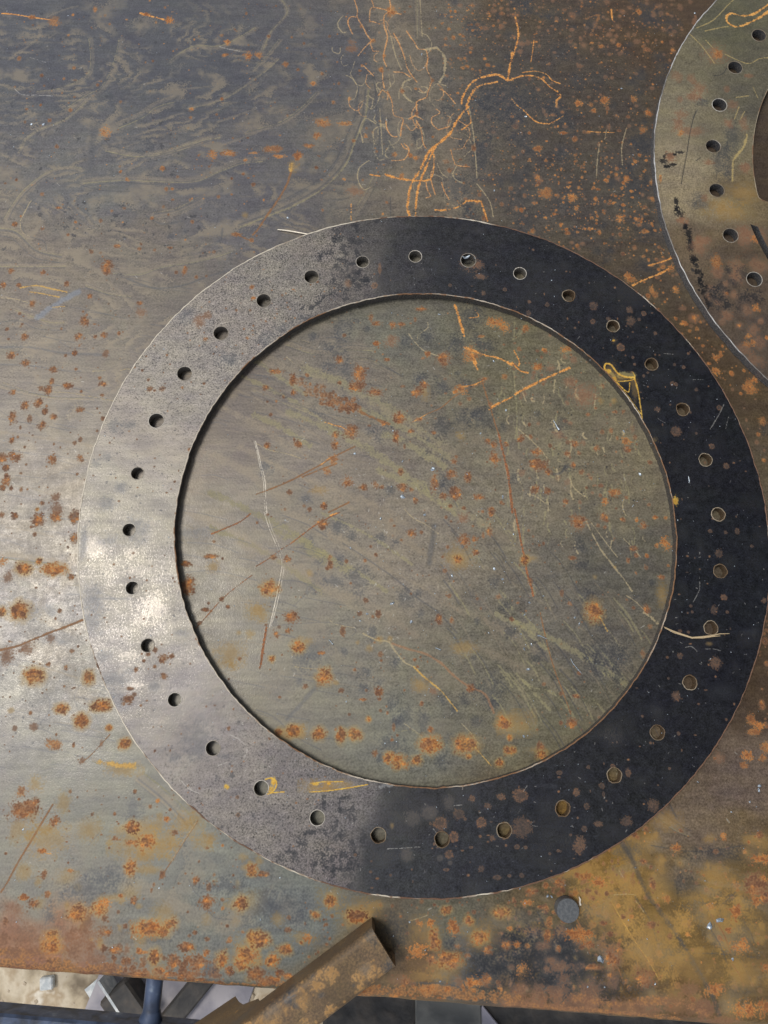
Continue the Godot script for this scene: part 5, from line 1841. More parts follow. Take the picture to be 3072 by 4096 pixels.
	t.spot("r", -22.7, 14, 1.2, 1.2)
	t.spot("r", -28.9, 1.2, 1, 1)
	t.spot("r", -49.5, 19.8, 1.2, 1.2)
	t.spot("r", -45.1, 27, 1.7, 1.7)
	t.spot("r", -54.5, 32.4, 1.4, 1.4)
	t.bloom(rng, "r", 32.4, 14.8, 3.8, 3.9)
	t.bloom(rng, "r", 41.9, 13.4, 2.4, 2.4)
	t.spot("r", 49.6, 10, 1.4, 2.9)
	t.bloom(rng, "r", 55.1, 6.9, 2.4, 3.4)
	t.bloom(rng, "r", 42.2, 25.1, 2.6, 2.6)
	t.spot("r", 17.9, 20.3, 1.7, 1.7)
	t.spot("r", 15.4, 41, 1.9, 1.9)
	t.bloom(rng, "r", 57.1, -9.5, 2.4, 2.5)
	t.bloom(rng, "r", 9.1, 83.3, 2.8, 3.9)
	t.spot("r", 19.7, 83.6, 1.6, 2.8)
	t.spot("r", 18.2, 63.1, 1.6, 1.6)
	t.spot("r", 42.5, 65.6, 1.2, 1.2)
	t.spot("r", 61.1, 63.9, 2.1, 2.1)
	t.spot("r", -73.5, 92.8, 2.1, 4.1)
	t.bloom(rng, "r", -42.8, 143.4, 3.2, 3.1)
	t.spot("r", -42.2, 149.2, 1.6, 1.5)
	t.bloom(rng, "r", -56.4, 149.2, 3.2, 1.1)
	t.spot("r", -104.8, 138.6, 1.8, 1.8)
	t.spot("r", -63.5, 124.9, 1.4, 1.3)
	t.spot("r", -12.4, 116.9, 1.5, 1.5)
	t.bloom(rng, "r", 33.9, 140.7, 3, 2.9)
	t.spot("r", -67.6, 161.3, 1.1, 1.1)
	t.spot("r", -7.3, 152.6, 1.4, 2)
	t.spot("r", -21.4, 141.9, 0.9, 0.9)
	t.spot("r", -74.5, 141.9, 2, 2)
	t.spot("r", -53.5, 142, 1.1, 1.1)
	t.bloom(rng, "r", 0, 173.5, 2.5, 2.8)
	t.spot("r", 13.4, 29.1, 1, 1)
	t.spot("r", -66.9, 51.9, 1.2, 1.2)
	t.spot("r", -14.8, 61.1, 1.1, 1.1)
	t.spot("r", -30.7, 172, 1.4, 3.2)
	t.bloom(rng, "r", -120.1, 92.6, 2.3, 2.3)
	t.bloom(rng, "r", -129.8, 95.1, 2.5, 2.5)
	t.bloom(rng, "r", -91, 110.8, 3, 1.6)
	t.spot("r", -41.4, 112.3, 2.1, 2)
	t.spot("r", -124.8, 112.5, 0.9, 0.9)
	t.spot("r", -46.1, 192.3, 2, 2.6)
	t.spot("r", -27.8, 178.2, 1.1, 1.1)
	t.spot("r", 71.6, 83.5, 1.6, 1.6)
	t.spot("r", -10.1, 122.7, 1.2, 1.1)
	t.spot("r", -41.6, 158.3, 1.1, 1.1)
	t.spot("r", -32.1, 181.8, 1.3, 1.3)
	t.bloom(rng, "r", 135.1, -1.8, 6.1, 5.7)
	t.bloom(rng, "r", 158.3, -6.4, 3.4, 3.5)
	t.bloom(rng, "r", 174.8, -4.6, 2.4, 1.7)
	t.bloom(rng, "r", 193, 1, 2.9, 3)
	t.bloom(rng, "r", 182.3, 21.8, 3.4, 2.4)
	t.spot("r", 184.6, 28, 1.9, 1.9)
	t.spot("r", 176.6, 32.8, 1.6, 2.4)
	t.spot("r", 191.9, 38.7, 1.9, 1.9)
	t.bloom(rng, "r", 204.8, 47.2, 3.1, 1.9)
	t.bloom(rng, "r", 127.6, 30, 3.4, 1.9)
	t.spot("r", 116.2, 61.1, 1.7, 2.8)
	t.spot("r", 123.1, 70.1, 1.7, 1.6)
	t.bloom(rng, "r", 189.4, 75.3, 2.9, 3.3)
	t.spot("r", 191.3, 89.9, 1.9, 1.9)
	t.spot("r", 178.1, 74, 1.4, 1.4)
	t.spot("r", 182.9, 112.7, 1.8, 3)
	t.bloom(rng, "r", 123.5, 147.5, 2.5, 1.8)
	t.spot("r", 96.6, 137.6, 1.6, 1.6)
	t.bloom(rng, "r", 118.2, 170, 4.1, 4.4)
	t.bloom(rng, "r", 91.3, 187.6, 2.9, 2.8)
	t.spot("r", 110.6, 145.5, 1.6, 1.6)
	t.spot("r", 117.5, 160.3, 1.1, 1.1)
	t.spot("r", 172.8, 66.8, 1, 0.9)
	t.spot("r", 158.3, 2.7, 1.5, 1.5)
	t.spot("r", 90, 5.4, 1.2, 1.2)
	t.spot("r", 98.9, 18.7, 1, 1)
	t.spot("r", 156.8, 60.3, 0.7, 0.7)
	t.spot("r", 89.1, 51, 1.9, 3.1)
	t.bloom(rng, "r", 281.3, 156.1, 2.6, 3.8)
	t.bloom(rng, "r", 289.5, 121.7, 2.4, 2.3)
	t.spot("r", 235.9, 198.5, 1.4, 1.3)
	t.bloom(rng, "r", -329.2, 233.8, 9, 5.1)
	t.bloom(rng, "r", -323.5, 229.8, 6, 3.7)
	t.bloom(rng, "r", -319.5, 226.9, 3, 2.9)
	t.bloom(rng, "r", -302.7, 242.2, 3, 3.5)
	t.spot("r", -253.4, 255.3, 1.9, 1.8)
	t.spot("r", -227.5, 231.7, 1.5, 1.4)
	t.spot("r", -211.3, 234.1, 1.3, 1.2)
	t.spot("r", -206, 251.2, 2.2, 2)
	t.spot("r", -306.9, 280.7, 2.1, 3.4)
	t.spot("r", -333.3, 314.1, 1.9, 2.7)
	t.spot("r", -257.4, 312.9, 2.1, 1.9)
	t.spot("r", -247, 308.8, 1.1, 1.5)
	t.bloom(rng, "r", -177.8, 302.9, 4.7, 4.3)
	t.bloom(rng, "r", -188.3, 286, 2.3, 2.2)
	t.spot("r", -177.7, 291.7, 1.9, 3.1)
	t.spot("r", -196.4, 281.7, 0.9, 0.8)
	t.spot("r", -158.7, 283.3, 0.9, 0.8)
	t.spot("r", -222.3, 292.9, 1.1, 1)
	t.spot("r", -214.5, 282.4, 2.1, 2.6)
	t.bloom(rng, "r", -256, 322.9, 4.4, 2.7)
	t.spot("r", -240.9, 318.8, 1.9, 1.7)
	t.bloom(rng, "r", -193.5, 334, 5, 3.8)
	t.bloom(rng, "r", -201.9, 343.4, 4.4, 4.7)
	t.bloom(rng, "r", -184, 346.3, 5.4, 4.5)
	t.bloom(rng, "r", -177.3, 338.3, 2.3, 2.7)
	t.spot("r", -191, 326.3, 1.3, 1.1)
	t.spot("r", -177.1, 328.9, 1.7, 1.5)
	t.spot("r", -186.9, 324.1, 1.7, 1.5)
	t.spot("r", -162, 319.6, 1.2, 1.1)
	t.spot("r", -149.8, 324.1, 1.5, 1.3)
	t.spot("r", -166.4, 300.8, 1.5, 1.4)
	t.bloom(rng, "r", -212.6, 351.2, 4.2, 3.2)
	t.bloom(rng, "r", -159.5, 350.9, 3.5, 3.2)
	t.bloom(rng, "r", -140.5, 353.3, 4.6, 4.1)
	t.bloom(rng, "r", -238.5, 343.4, 3.5, 2.6)
	t.bloom(rng, "r", -246.8, 334.9, 4.8, 3.4)
	t.spot("r", -256.4, 333.7, 2.1, 2.3)
	t.bloom(rng, "r", -235.6, 300.5, 2.7, 2.7)
	t.bloom(rng, "r", -313.3, 301.2, 3.1, 2.9)
	t.spot("r", -174.3, 287.3, 0.9, 0.8)
	t.spot("r", -257.8, 262.1, 0.9, 0.8)
	t.spot("r", -264.6, 252.3, 0.8, 0.7)
	t.spot("r", -291.6, 257.2, 0.9, 0.8)
	t.bloom(rng, "r", -204.3, 353.5, 5.2, 2.2)
	t.bloom(rng, "r", -193.6, 354.7, 5.2, 2.8)
	t.bloom(rng, "r", -181.6, 357.5, 5.2, 1.9)
	t.bloom(rng, "r", -227.9, 352.6, 6.2, 2.8)
	t.spot("r", -193.1, 309.3, 0.8, 0.8)
	t.spot("r", -289, 272.7, 0.7, 0.7)
	t.spot("r", -227.9, 299.5, 0.7, 0.7)
	t.spot("r", -114.2, 314.1, 1.5, 1.4)
	t.spot("r", -114.6, 322.9, 2.1, 1.9)
	t.spot("r", -98, 342.3, 1.3, 1.1)
	t.spot("r", 27.1, 318.1, 1.7, 1.6)
	t.spot("r", 31.5, 312.3, 1.7, 1.6)
	t.spot("r", 12.7, 309.1, 1.7, 1.6)
	t.spot("r", -26.4, 314.7, 1.3, 1.2)
	t.spot("r", -33, 306.9, 1.2, 1.1)
	t.spot("r", 0.5, 306.7, 1.3, 1.2)
	t.bloom(rng, "r", -1.5, 345.6, 3.6, 3.2)
	t.spot("r", 7, 344.7, 1.3, 1.1)
	t.bloom(rng, "r", 14.4, 349.6, 3.4, 2.1)
	t.bloom(rng, "r", 56.2, 336.1, 3.6, 3.3)
	t.bloom(rng, "r", -135.1, 282.7, 4.1, 2)
	t.spot("r", 18, 336.1, 1.9, 1.7)
	t.bloom(rng, "r", 27.5, 361.9, 5.3, 3.4)
	t.bloom(rng, "r", 40.2, 360.2, 3.8, 3.4)
	t.spot("r", 48.5, 361.9, 1.7, 1.5)
	t.spot("r", 25.7, 343.3, 2.1, 1.9)
	t.bloom(rng, "r", 41.5, 339.7, 3.2, 2.9)
	t.bloom(rng, "r", -136.4, 353.4, 4.6, 4.1)
	t.bloom(rng, "r", -126.2, 358.3, 6.3, 2.8)
	t.bloom(rng, "r", -114.4, 355.3, 4.2, 1.9)
	t.bloom(rng, "r", -22.7, 359.8, 3.2, 2.8)
	t.bloom(rng, "r", -133.2, 360.9, 4.2, 3.7)
	t.bloom(rng, "r", -120.4, 353.6, 3.1, 2.8)
	t.spot("r", 115.3, 286.4, 2, 1.8)
	t.spot("r", 130, 298.8, 1.3, 2)
	t.spot("r", 138.2, 300.2, 1.7, 1.6)
	t.spot("r", 123.2, 297.6, 2.2, 2)
	t.spot("r", 126.6, 303.5, 2, 1.8)
	t.spot("r", 149.9, 316.9, 1.7, 1.6)
	t.spot("r", 138.9, 329.2, 2.2, 1.9)
	t.bloom(rng, "r", 133.9, 321.7, 2.8, 1.6)
	t.bloom(rng, "r", 175, 294.6, 2.6, 3.6)
	t.bloom(rng, "r", 163.8, 361.1, 6.4, 4.7)
	t.bloom(rng, "r", 138.1, 347.6, 4.1, 5.4)
	t.bloom(rng, "r", 260.6, 295.8, 9.3, 9)
	t.bloom(rng, "r", 265.9, 303.8, 4.4, 4)
	t.bloom(rng, "r", 241.8, 312, 3.3, 2.2)
	t.bloom(rng, "r", 266.4, 257.8, 2.9, 2.7)
	t.spot("r", 202, 254, 1.7, 1.5)
	t.bloom(rng, "r", 164.4, 257, 2.2, 2.1)
	t.spot("r", 173.1, 252, 2, 1.9)
	t.bloom(rng, "r", 121.8, 337, 3.2, 2.9)
	t.spot("r", 145, 337, 1.5, 1.4)
	t.bloom(rng, "r", 96.7, 339.4, 2.6, 2.3)
	t.bloom(rng, "r", 171.9, 323.3, 3.7, 2.7)
	t.spot("r", 177, 328.4, 0.9, 0.8)
	t.spot("r", 186, 331.3, 1.9, 2.3)
	t.bloom(rng, "r", 145.9, 341.1, 2.8, 2.5)
	t.bloom(rng, "r", 169.7, 277.1, 2.9, 2)
	t.spot("r", 175, 281.1, 1.5, 1.4)
	t.spot("r", 121.1, 329.3, 2.2, 1.9)
	t.spot("r", 72.1, 305.9, 2.2, 2)
	t.bloom(rng, "r", 77.4, 298.2, 3.3, 3)
	t.bloom(rng, "r", 100, 292.8, 4.4, 3)
	t.spot("r", 63.6, 304.7, 1.5, 1.4)
	t.spot("r", 81.2, 297.1, 1.5, 1.4)
	t.spot("r", 88.2, 293.8, 1.5, 1.4)
	t.bloom(rng, "r", 220.1, 369.2, 4.7, 2.8)
	t.bloom(rng, "r", 123.2, 352.8, 6.4, 1.9)
	t.bloom(rng, "r", 86.7, 309.5, 4.3, 1.4)
	t.spot("r", 229.5, 270.2, 1.8, 1.6)
	t.bloom(rng, "r", 121.2, 290.8, 2.6, 2.4)
	t.spot("r", 115.6, 338.5, 2.1, 1.9)
	t.bloom(rng, "r", 242.3, 382.9, 5.3, 2.8)
	t.spot("o", -398.2, -533.9, 3.3, 2.5)
	t.spot("o", -374.8, -528.2, 4.3, 5.2)
	t.spot("o", -356.7, -537.3, 1.4, 1.7)
	t.spot("o", -334.4, -544.5, 1.8, 3.1)
	t.spot("o", -256.7, -532.6, 3.8, 3.1)
	t.spot("o", -282.5, -539.4, 4.6, 1.9)
	t.spot("o", -349.5, -472.1, 1.5, 1.8)
	t.spot("o", -405.9, -482.6, 2, 2.4)
	t.spot("o", -312.3, -397.3, 3.4, 4)
	t.spot("o", -348.9, -422.3, 1.7, 2)
	t.spot("o", -228.9, -426, 2.7, 2)
	t.spot("o", -294.1, -352.8, 1.4, 1.7)
	t.spot("o", -287.5, -344.2, 1.3, 1.5)
	t.spot("o", -253.8, -356.8, 1.7, 2.5)
	t.spot("o", -248.7, -334.1, 1.7, 1.9)
	t.spot("o", -242.7, -334.2, 1.4, 1.6)
	t.spot("o", -260.5, -302, 1.4, 1.6)
	t.spot("o", -189.7, -374.8, 6.3, 3.1)
	t.spot("o", -205.6, -372.8, 3.2, 3.7)
	t.spot("o", -172.7, -367.5, 1.5, 1.7)
	t.spot("o", -165.4, -375.5, 3.7, 1.4)
	t.spot("o", -178.6, -284.9, 3.8, 1.9)
	t.spot("o", -163.6, -278.9, 1.7, 1.9)
	t.spot("o", -174.8, -490.3, 3.3, 3.9)
	t.spot("o", -199.2, -489.8, 1.8, 2.1)
	t.spot("o", -196.8, -506.5, 2.3, 2.7)
	t.spot("o", -199.3, -437.8, 1.5, 1.8)
	t.spot("o", -145.9, -380.7, 7.6, 3.7)
	t.spot("o", -139.5, -372, 4.9, 1.7)
	t.spot("o", -97.3, -412.2, 6.2, 4)
	t.spot("o", -74.1, -410.8, 5.6, 2)
	t.spot("o", -164, -491.4, 2.5, 3)
	t.spot("o", -136.1, -480.6, 2.3, 2.7)
	t.spot("o", -107.4, -457.8, 2, 2.4)
	t.spot("o", -70.4, -440, 1.8, 2.1)
	t.spot("o", -66.3, -390.8, 1.6, 1.9)
	t.spot("o", -75.2, -347, 1.7, 1.9)
	t.spot("o", -46.8, -510.8, 2.3, 2.8)
	t.spot("o", -57.9, -480.2, 1.3, 1.5)
	t.spot("o", -121.3, -372.6, 3.7, 4.2)
	t.spot("o", -110.8, -384.3, 4.4, 2.3)
	t.spot("o", -24.8, -375.8, 2.2, 2.5)
	t.spot("o", -9.4, -375.1, 1.8, 2.1)
	t.spot("o", -4.8, -372.2, 1.7, 2)
	t.spot("o", -18.1, -351.3, 2.4, 2.8)
	t.spot("o", -34.9, -492.9, 1.5, 1.8)
	t.spot("o", -26.5, -549, 3.9, 4.7)
	t.spot("o", -54, -396.7, 1.7, 2)
	t.spot("o", -102.5, -396, 2.7, 3.1)
	t.spot("o", -38.2, -475.8, 2.3, 2.7)
	t.spot("o", -37.4, -308.8, 1.2, 1.4)
	t.spot("o", -86.8, -436, 1.7, 2)
	t.spot("o", 190.6, -442.5, 3.3, 3.9)
	t.spot("o", 210.2, -511, 2.1, 2.5)
	t.spot("o", 205.7, -351.6, 2.5, 2.8)
	t.spot("o", 202.2, -346.3, 1.7, 2)
	t.spot("o", 185.4, -348.7, 1.9, 2.1)
	t.spot("o", 196, -355.8, 1.7, 2)
	t.spot("o", 149.4, -329.9, 3.2, 3.6)
	t.spot("o", 173.1, -327.6, 2, 2.2)
	t.spot("o", 124.3, -334, 4.7, 5.3)
	t.spot("o", 116.8, -351.3, 1.9, 2.1)
	t.spot("o", 234.9, -553.5, 2.1, 3.5)
	t.spot("o", 157, -340.5, 1.7, 2)
	t.spot("o", 191.4, -508.7, 2.1, 2.5)
	t.spot("o", 221.1, -444.9, 2.6, 3)
	t.spot("o", 234.1, -428.4, 3.1, 3.5)
	t.spot("o", 227.6, -408.2, 3.3, 2.9)
	t.spot("o", 256.3, -515.7, 1.3, 1.6)
	t.spot("o", 266.8, -506.3, 1.8, 2.2)
	t.spot("o", 123.6, -513.2, 1.3, 1.5)
	t.spot("o", 241.9, -463, 1.3, 1.5)
	t.spot("o", 156.7, -396.3, 2.5, 2.9)
	t.spot("o", 175.9, -436.7, 2, 2.4)
	t.spot("o", 178.7, -431.2, 1.8, 2.1)
	t.spot("o", 163.3, -438.3, 2.3, 2.7)
	t.spot("o", 171.4, -404.6, 2, 1.5)
	t.spot("o", 118.5, -384.9, 2.7, 3.1)
	t.spot("o", 143.1, -289.7, 2.4, 1.9)
	t.spot("o", 219.3, -292.2, 3.7, 1.9)
	t.spot("o", 211.4, -306.6, 1.7, 1.9)
	t.spot("o", 153.2, -317.1, 2, 2.2)
	t.spot("o", 122.8, -306.4, 1.2, 1.4)
	t.spot("o", 110.9, -402.8, 1.5, 1.7)
	t.spot("o", 145.4, -403.3, 3.8, 1.7)
	t.spot("o", 253.8, -400.4, 1.5, 1.7)
	t.spot("o", 182.1, -325.2, 1.5, 1.7)
	t.spot("o", 231.8, -347.5, 2.5, 2.8)
	t.spot("o", 230.1, -328.3, 2.2, 2.5)
	t.spot("o", 108.4, -291, 2.4, 2.7)
	t.spot("o", 151.4, -276.3, 1.7, 1.9)
	t.spot("o", 98.9, -314.7, 2, 2.2)
	t.spot("o", 172.4, -340.7, 1.5, 1.7)
	t.spot("o", 164.7, -295, 1.7, 1.9)
	t.spot("o", 196, -305.6, 2.4, 2.7)
	t.spot("o", -43.8, -172.4, 3, 2.2)
	t.spot("o", 3.7, -162.2, 2.5, 2.7)
	t.spot("o", 67.7, -194.3, 5.4, 3.5)
	t.spot("o", 77.1, -189.6, 3.5, 3.8)
	t.spot("o", 54.8, -180, 2.8, 1.3)
	t.spot("o", 44, -161.2, 4.6, 6.2)
	t.spot("o", 34.4, -127.5, 3.4, 3.6)
	t.spot("o", 27.9, -124.4, 2.3, 2.4)
	t.spot("o", -89, -49, 2.6, 2.7)
	t.spot("o", 75, -139.8, 2.5, 2.7)
	t.spot("o", -82.9, -59, 2.7, 2.8)
	t.spot("o", 105.6, -149.2, 3.9, 3.2)
	t.spot("o", 113, -167.1, 2.6, 1.7)
	t.spot("o", 96.6, -188.5, 3, 3.3)
	t.spot("o", 133.4, -167.5, 4, 2.3)
	t.spot("o", 184, -77.9, 3.2, 2.4)
	t.spot("o", 169, -29.2, 4.5, 3)
	t.spot("o", 160, -20.7, 2.2, 2.3)
	t.spot("o", 259, -200.5, 1.9, 2.1)
	t.spot("o", 264.6, -196.5, 1.4, 1.5)
	t.spot("o", 253.2, -186.9, 1.4, 1.5)
	t.spot("o", 241.1, -199.5, 1.4, 1.5)
	t.spot("o", 246.5, -194, 2.6, 1.3)
	t.spot("o", 287.8, -144.8, 1.6, 1.7)
	t.spot("o", 275.5, -159.5, 2.1, 2.3)
	t.spot("o", 304.4, -130.2, 5.1, 6.2)
	t.spot("o", 309.7, -137.9, 2.3, 2.5)
	t.spot("o", 294.9, -124, 1.6, 1.7)
	t.spot("o", 312, -96.9, 2.8, 2.9)
	t.spot("o", 306.9, -84.1, 1.8, 1.9)
	t.spot("o", 308.9, -59.8, 1.8, 1.9)
	t.spot("o", 280.2, -162.6, 1.9, 2)
	t.spot("o", 264.3, -171.9, 1.4, 1.5)
	t.spot("o", 198.7, -243.8, 2.4, 2.6)
	t.spot("o", 199.9, -240.5, 4.8, 2.6)
	t.spot("o", 243.9, -229.5, 2.4, 2.6)
	t.spot("o", 252.3, -238.5, 1.2, 1.3)
	t.spot("o", 222.2, -255.6, 2.9, 1.3)
	t.spot("o", 260.9, -189.3, 1.7, 1.8)
	t.spot("o", 300.5, -147.2, 1.4, 1.5)
	t.spot("o", -308.8, 183.3, 4.8, 3.5)
	t.spot("o", -367, 32.6, 2.5, 2.6)
	t.spot("o", -320.4, 39.3, 5.3, 2.1)
	t.spot("o", 211, 17, 3.3, 3.8)
	t.spot("o", 203.6, 19.1, 1.8, 1.8)
	t.spot("o", 204, -6, 2.2, 1.6)
	t.spot("o", 213.8, -6, 1.6, 1.6)
	t.spot("o", 187.2, -3.9, 1.8, 1.8)
	t.spot("o", 193.5, 28.1, 1.8, 1.8)
	t.spot("o", 211.9, 37, 1.1, 1.1)
	t.spot("o", 270, 167.9, 3.2, 4)
	t.spot("o", 276.6, 173, 4.2, 3)
	t.spot("o", 270.9, 177.3, 4.2, 2.6)
	t.spot("o", 264, 196.9, 3.1, 2.9)
	t.spot("o", 281.2, 189.7, 4.2, 4)
	t.spot("o", 259.9, 204.2, 2.5, 2.3)
	t.spot("o", 276.2, 198.2, 3.1, 2)
	t.spot("o", -321.4, 297.6, 3.2, 2.1)
	t.spot("o", -256.5, 301.9, 3.3, 2.1)
	t.spot("o", -331.2, 219.8, 3.3, 2.8)
	t.spot("o", -309.8, 263.8, 2.9, 1.5)
	t.spot("o", -221.6, 227.3, 1.6, 1.5)
	t.spot("o", -240.4, 258.5, 3.9, 2.2)
	t.spot("o", -227.9, 253.9, 3.5, 1.5)
	t.spot("o", -159.8, 329.9, 1.9, 1.7)
	t.spot("o", -226.5, 337.4, 4.2, 1.2)
	t.spot("o", -229, 336, 1.9, 1.7)
	t.spot("o", -218.2, 319.4, 4.8, 2.3)
	t.spot("o", -166.1, 307.4, 1.3, 1.2)
	t.spot("o", -286.7, 278.4, 2.3, 1.3)
	t.spot("o", -246.1, 297, 1.9, 1.2)
	t.spot("o", -302.5, 295.3, 2.3, 2.1)
	t.spot("o", -213.4, 241.3, 2.4, 2.2)
	t.spot("o", -168.1, 261.4, 1.2, 1.1)
	t.spot("o", -11.3, 319.9, 1.9, 1.8)
	t.spot("o", -3, 319.4, 1.9, 2.3)
	t.spot("o", -98.9, 328.6, 2.5, 2.3)
	t.spot("o", -13.4, 339, 5.2, 3.1)
	t.spot("o", -4.9, 365.9, 5, 2.5)
	t.spot("o", 9.4, 366.1, 2.5, 2.2)
	t.spot("o", 14.8, 323, 3.3, 4.7)
	t.spot("o", 28.7, 362.7, 3.8, 3.4)
	t.spot("o", 59.2, 324.6, 2, 1.8)
	t.spot("o", -104.2, 332.5, 0.8, 0.7)
	t.spot("o", 91, 320.6, 2.7, 3.2)
	t.spot("o", 89.3, 329.4, 3.7, 3.5)
	t.spot("o", 132.3, 292, 5, 2.7)
	t.spot("o", 243.1, 339.2, 4.9, 3.5)
	t.spot("o", 244, 383.5, 8.7, 3.8)
	t.spot("o", 256.4, 381.5, 5.8, 3.4)
	t.spot("o", 115, 329.8, 7.8, 3.9)
	t.spot("o", 266.7, 276.4, 6.1, 3.3)
	t.spot("o", 67.5, 353.1, 3.1, 2.8)
	t.spot("o", 64.6, 336.2, 2.1, 1.9)
	t.spot("o", 73.1, 336.9, 2.1, 1.9)
	t.spot("o", 259.7, 354.7, 2.9, 2.6)
	t.spot("o", 107.8, 327.5, 3.9, 1.8)
	t.spot("o", 216.4, 370.3, 5.8, 3.1)
	t.spot("o", 233.2, 328, 2.4, 2.1)
	t.spot("o", 259.2, 307.1, 3, 2.7)
	t.spot("o", 74.6, 306, 3.9, 1.8)
	t.spot("o", 240.9, 314.7, 4, 3.6)
	t.spot("o", 122.7, 287.4, 6, 2.2)


func paint_ring(t: SteelSkin) -> void:
	for i in 40:
		var an := rng.randf_range(-0.6, 1.75)
		var r := rng.randf_range(222.0, 296.0)
		t.spot("s" if i % 4 else "d", cos(an) * r, sin(an) * r, rng.randf_range(1.0, 9.0), rng.randf_range(1.0, 7.0))
	for i in 420:
		var an := rng.randf_range(1.9, 4.6)
		var r := rng.randf_range(220.0, 298.0)
		t.spot("k" if i % 3 else "r", cos(an) * r, sin(an) * r, rng.randf_range(0.35, 1.0), rng.randf_range(0.35, 0.9))
	for i in 90:
		var x := rng.randfn(-72.0, 12.0)
		var up := i % 2 == 0
		var z := rng.randf_range(-296.0, -222.0) if up else rng.randf_range(222.0, 290.0)
		t.spot("k" if i % 3 else "s", x, z, rng.randf_range(1.0, 4.5), rng.randf_range(1.0, 5.0))
	for i in 130:
		var an := rng.randf_range(-1.4, 1.75)
		var r := rng.randf_range(222.0, 296.0)
		t.spot("g" if i % 2 else "r", cos(an) * r, sin(an) * r, rng.randf_range(0.35, 1.3), rng.randf_range(0.35, 1.2))
	for i in 200:
		var an := rng.randf_range(-1.4, 4.9)
		var r := rng.randf_range(222.0, 296.0)
		var turn := rng.randf_range(0.0, TAU)
		var l := rng.randf_range(0.2, 1.8)
		var x := cos(an) * r
		var z := sin(an) * r
		t.stroke("white", 0.5, [x, z, x + cos(turn) * l, z + sin(turn) * l])
	t.stroke("ink", 1, [-278.5, 59.7, -267.9, 64.2, -261.2, 68.2])
	t.stroke("ink", 0.7, [-210.2, 190.9, -207.3, 196.8, -204.7, 199.2])
	t.stroke("olive2", 8.8, [179.7, -137.9, 191.2, -138.7])
	t.stroke("olive2", 4.4, [168.6, -142.4, 173.9, -136.3])
	t.stroke("white", 0.7, [233.9, 48.4, 232.8, 59.1, 226.4, 69.7])
	t.stroke("white", 0.9, [215.9, 107.9, 221.3, 107.3, 225.5, 111.2])
	t.stroke("white", 1, [232.9, 109.3, 239.5, 109.3, 246, 110.7])
	t.stroke("white", 1.3, [272.7, -109.7, 265.8, -97.8, 257.4, -86])
	t.stroke("white", 0.9, [275.7, -97.8, 271.6, -86])
	t.stroke("white", 0.7, [246.6, -133.7, 256.7, -133.7])
	t.stroke("white", 0.7, [144.4, -176, 141.2, -172.1])
	t.stroke("white", 0.7, [233.9, -41.1, 234.1, -35.4])
	t.stroke("white", 0.6, [210.4, -96.1, 217, -91.7])
	t.stroke("white", 0.7, [230.4, -158.8, 221.8, -159.5])
	t.stroke("yellow2", 2.2, [169, -137.1, 165.5, -144.6, 167, -148.9, 171.9, -147.7, 177, -140.1, 183.9, -136.1, 192.4, -135.7])
	t.stroke("yellow2", 2.4, [170.9, -134.8, 174.9, -131.1, 177.6, -128.8])
	t.stroke("yellow2", 1.2, [172.2, -133.3, 179.3, -131.8, 192.3, -134.2, 191.4, -141])
	t.stroke("yellow2", 1.8, [192.4, -134.9, 194.8, -121.4, 195.7, -106.5, 196.2, -96.1])
	t.stroke("yellow2", 1.2, [178.9, -127.3, 185.6, -121.3, 187.7, -130.4])
	t.stroke("yellow2", 0.9, [177.6, -128.8, 186.5, -115.4, 195.2, -100.5])
	t.stroke("yellow2", 1.4, [-134.2, 210.2, -129.3, 209.3, -125.5, 212.1, -126, 216.7, -129.6, 220.2, -132.7, 218.4])
	t.stroke("yellow2", 1.1, [-132.6, 221.3, -126.5, 220.2, -119.1, 219.9])
	t.stroke("yellow2", 1.2, [-98.8, 220.1, -85.9, 219.4, -67.4, 217.2, -52.5, 214.8])
	t.stroke("yellow2", 1, [-98.3, 213.5, -86, 212.4, -72.3, 212.5])
	t.stroke("cloud", 3.6, [-42.6, 216.9, -37.6, 215.8, -32.7, 215.2])
	t.stroke("white", 0.5, [24.6, 215.1, 23.8, 219.2])
	t.stroke("white", 0.5, [-0.4, 248.5, 2.6, 252])
	t.stroke("white", 0.5, [16.7, 231.4, 22.9, 230.9])
	t.stroke("white", 0.4, [-36.7, 262.9, -24.5, 262.5, -11, 261.8])
	t.stroke("white", 0.6, [72.9, 221.4, 76.3, 216.8])
	t.stroke("white", 0.6, [77.9, 245.9, 80.5, 243.6])
	t.stroke("white", 0.6, [67.8, 237.7, 69.8, 234.8])
	t.stroke("white", 0.6, [79.1, 247, 82.8, 247.6])
	t.stroke("white", 0.6, [-163.8, 175.7, -154.9, 180.6, -149.7, 186.6, -151.9, 193.7])
	t.stroke("white", 0.8, [-172.7, 199.4, -165.4, 197.1])
	t.stroke("white", 0.5, [-201, 210.8, -195.2, 216.7, -187.1, 220.2])
	t.stroke("white", 0.5, [-196.6, 213.2, -192.7, 217.9])
	t.stroke("white", 0.6, [-231.2, -192, -225.8, -195.1])
	t.spot("p", -284.2, 22.1, 10.4, 8)
	t.spot("p", -253.8, 26.2, 5.2, 5.3)
	t.spot("p", -248.8, 42.1, 9.1, 4)
	t.spot("p", -231.2, 73.4, 9, 11.6)
	t.spot("p", -241, 81.1, 6.4, 6.4)
	t.spot("p", -249.1, 111.5, 6.3, 2.5)
	t.spot("p", -242.3, 136.3, 6.3, 2)
	t.spot("p", -237.8, 70.8, 10.3, 5.2)
	t.spot("d", -145.8, -171, 5.6, 6.1)
	t.spot("d", -112.4, -192.9, 7.1, 3.1)
	t.spot("d", -127.8, -181.9, 8.5, 4.6)
	t.spot("d", -276.8, -87.3, 5.4, 5.8)
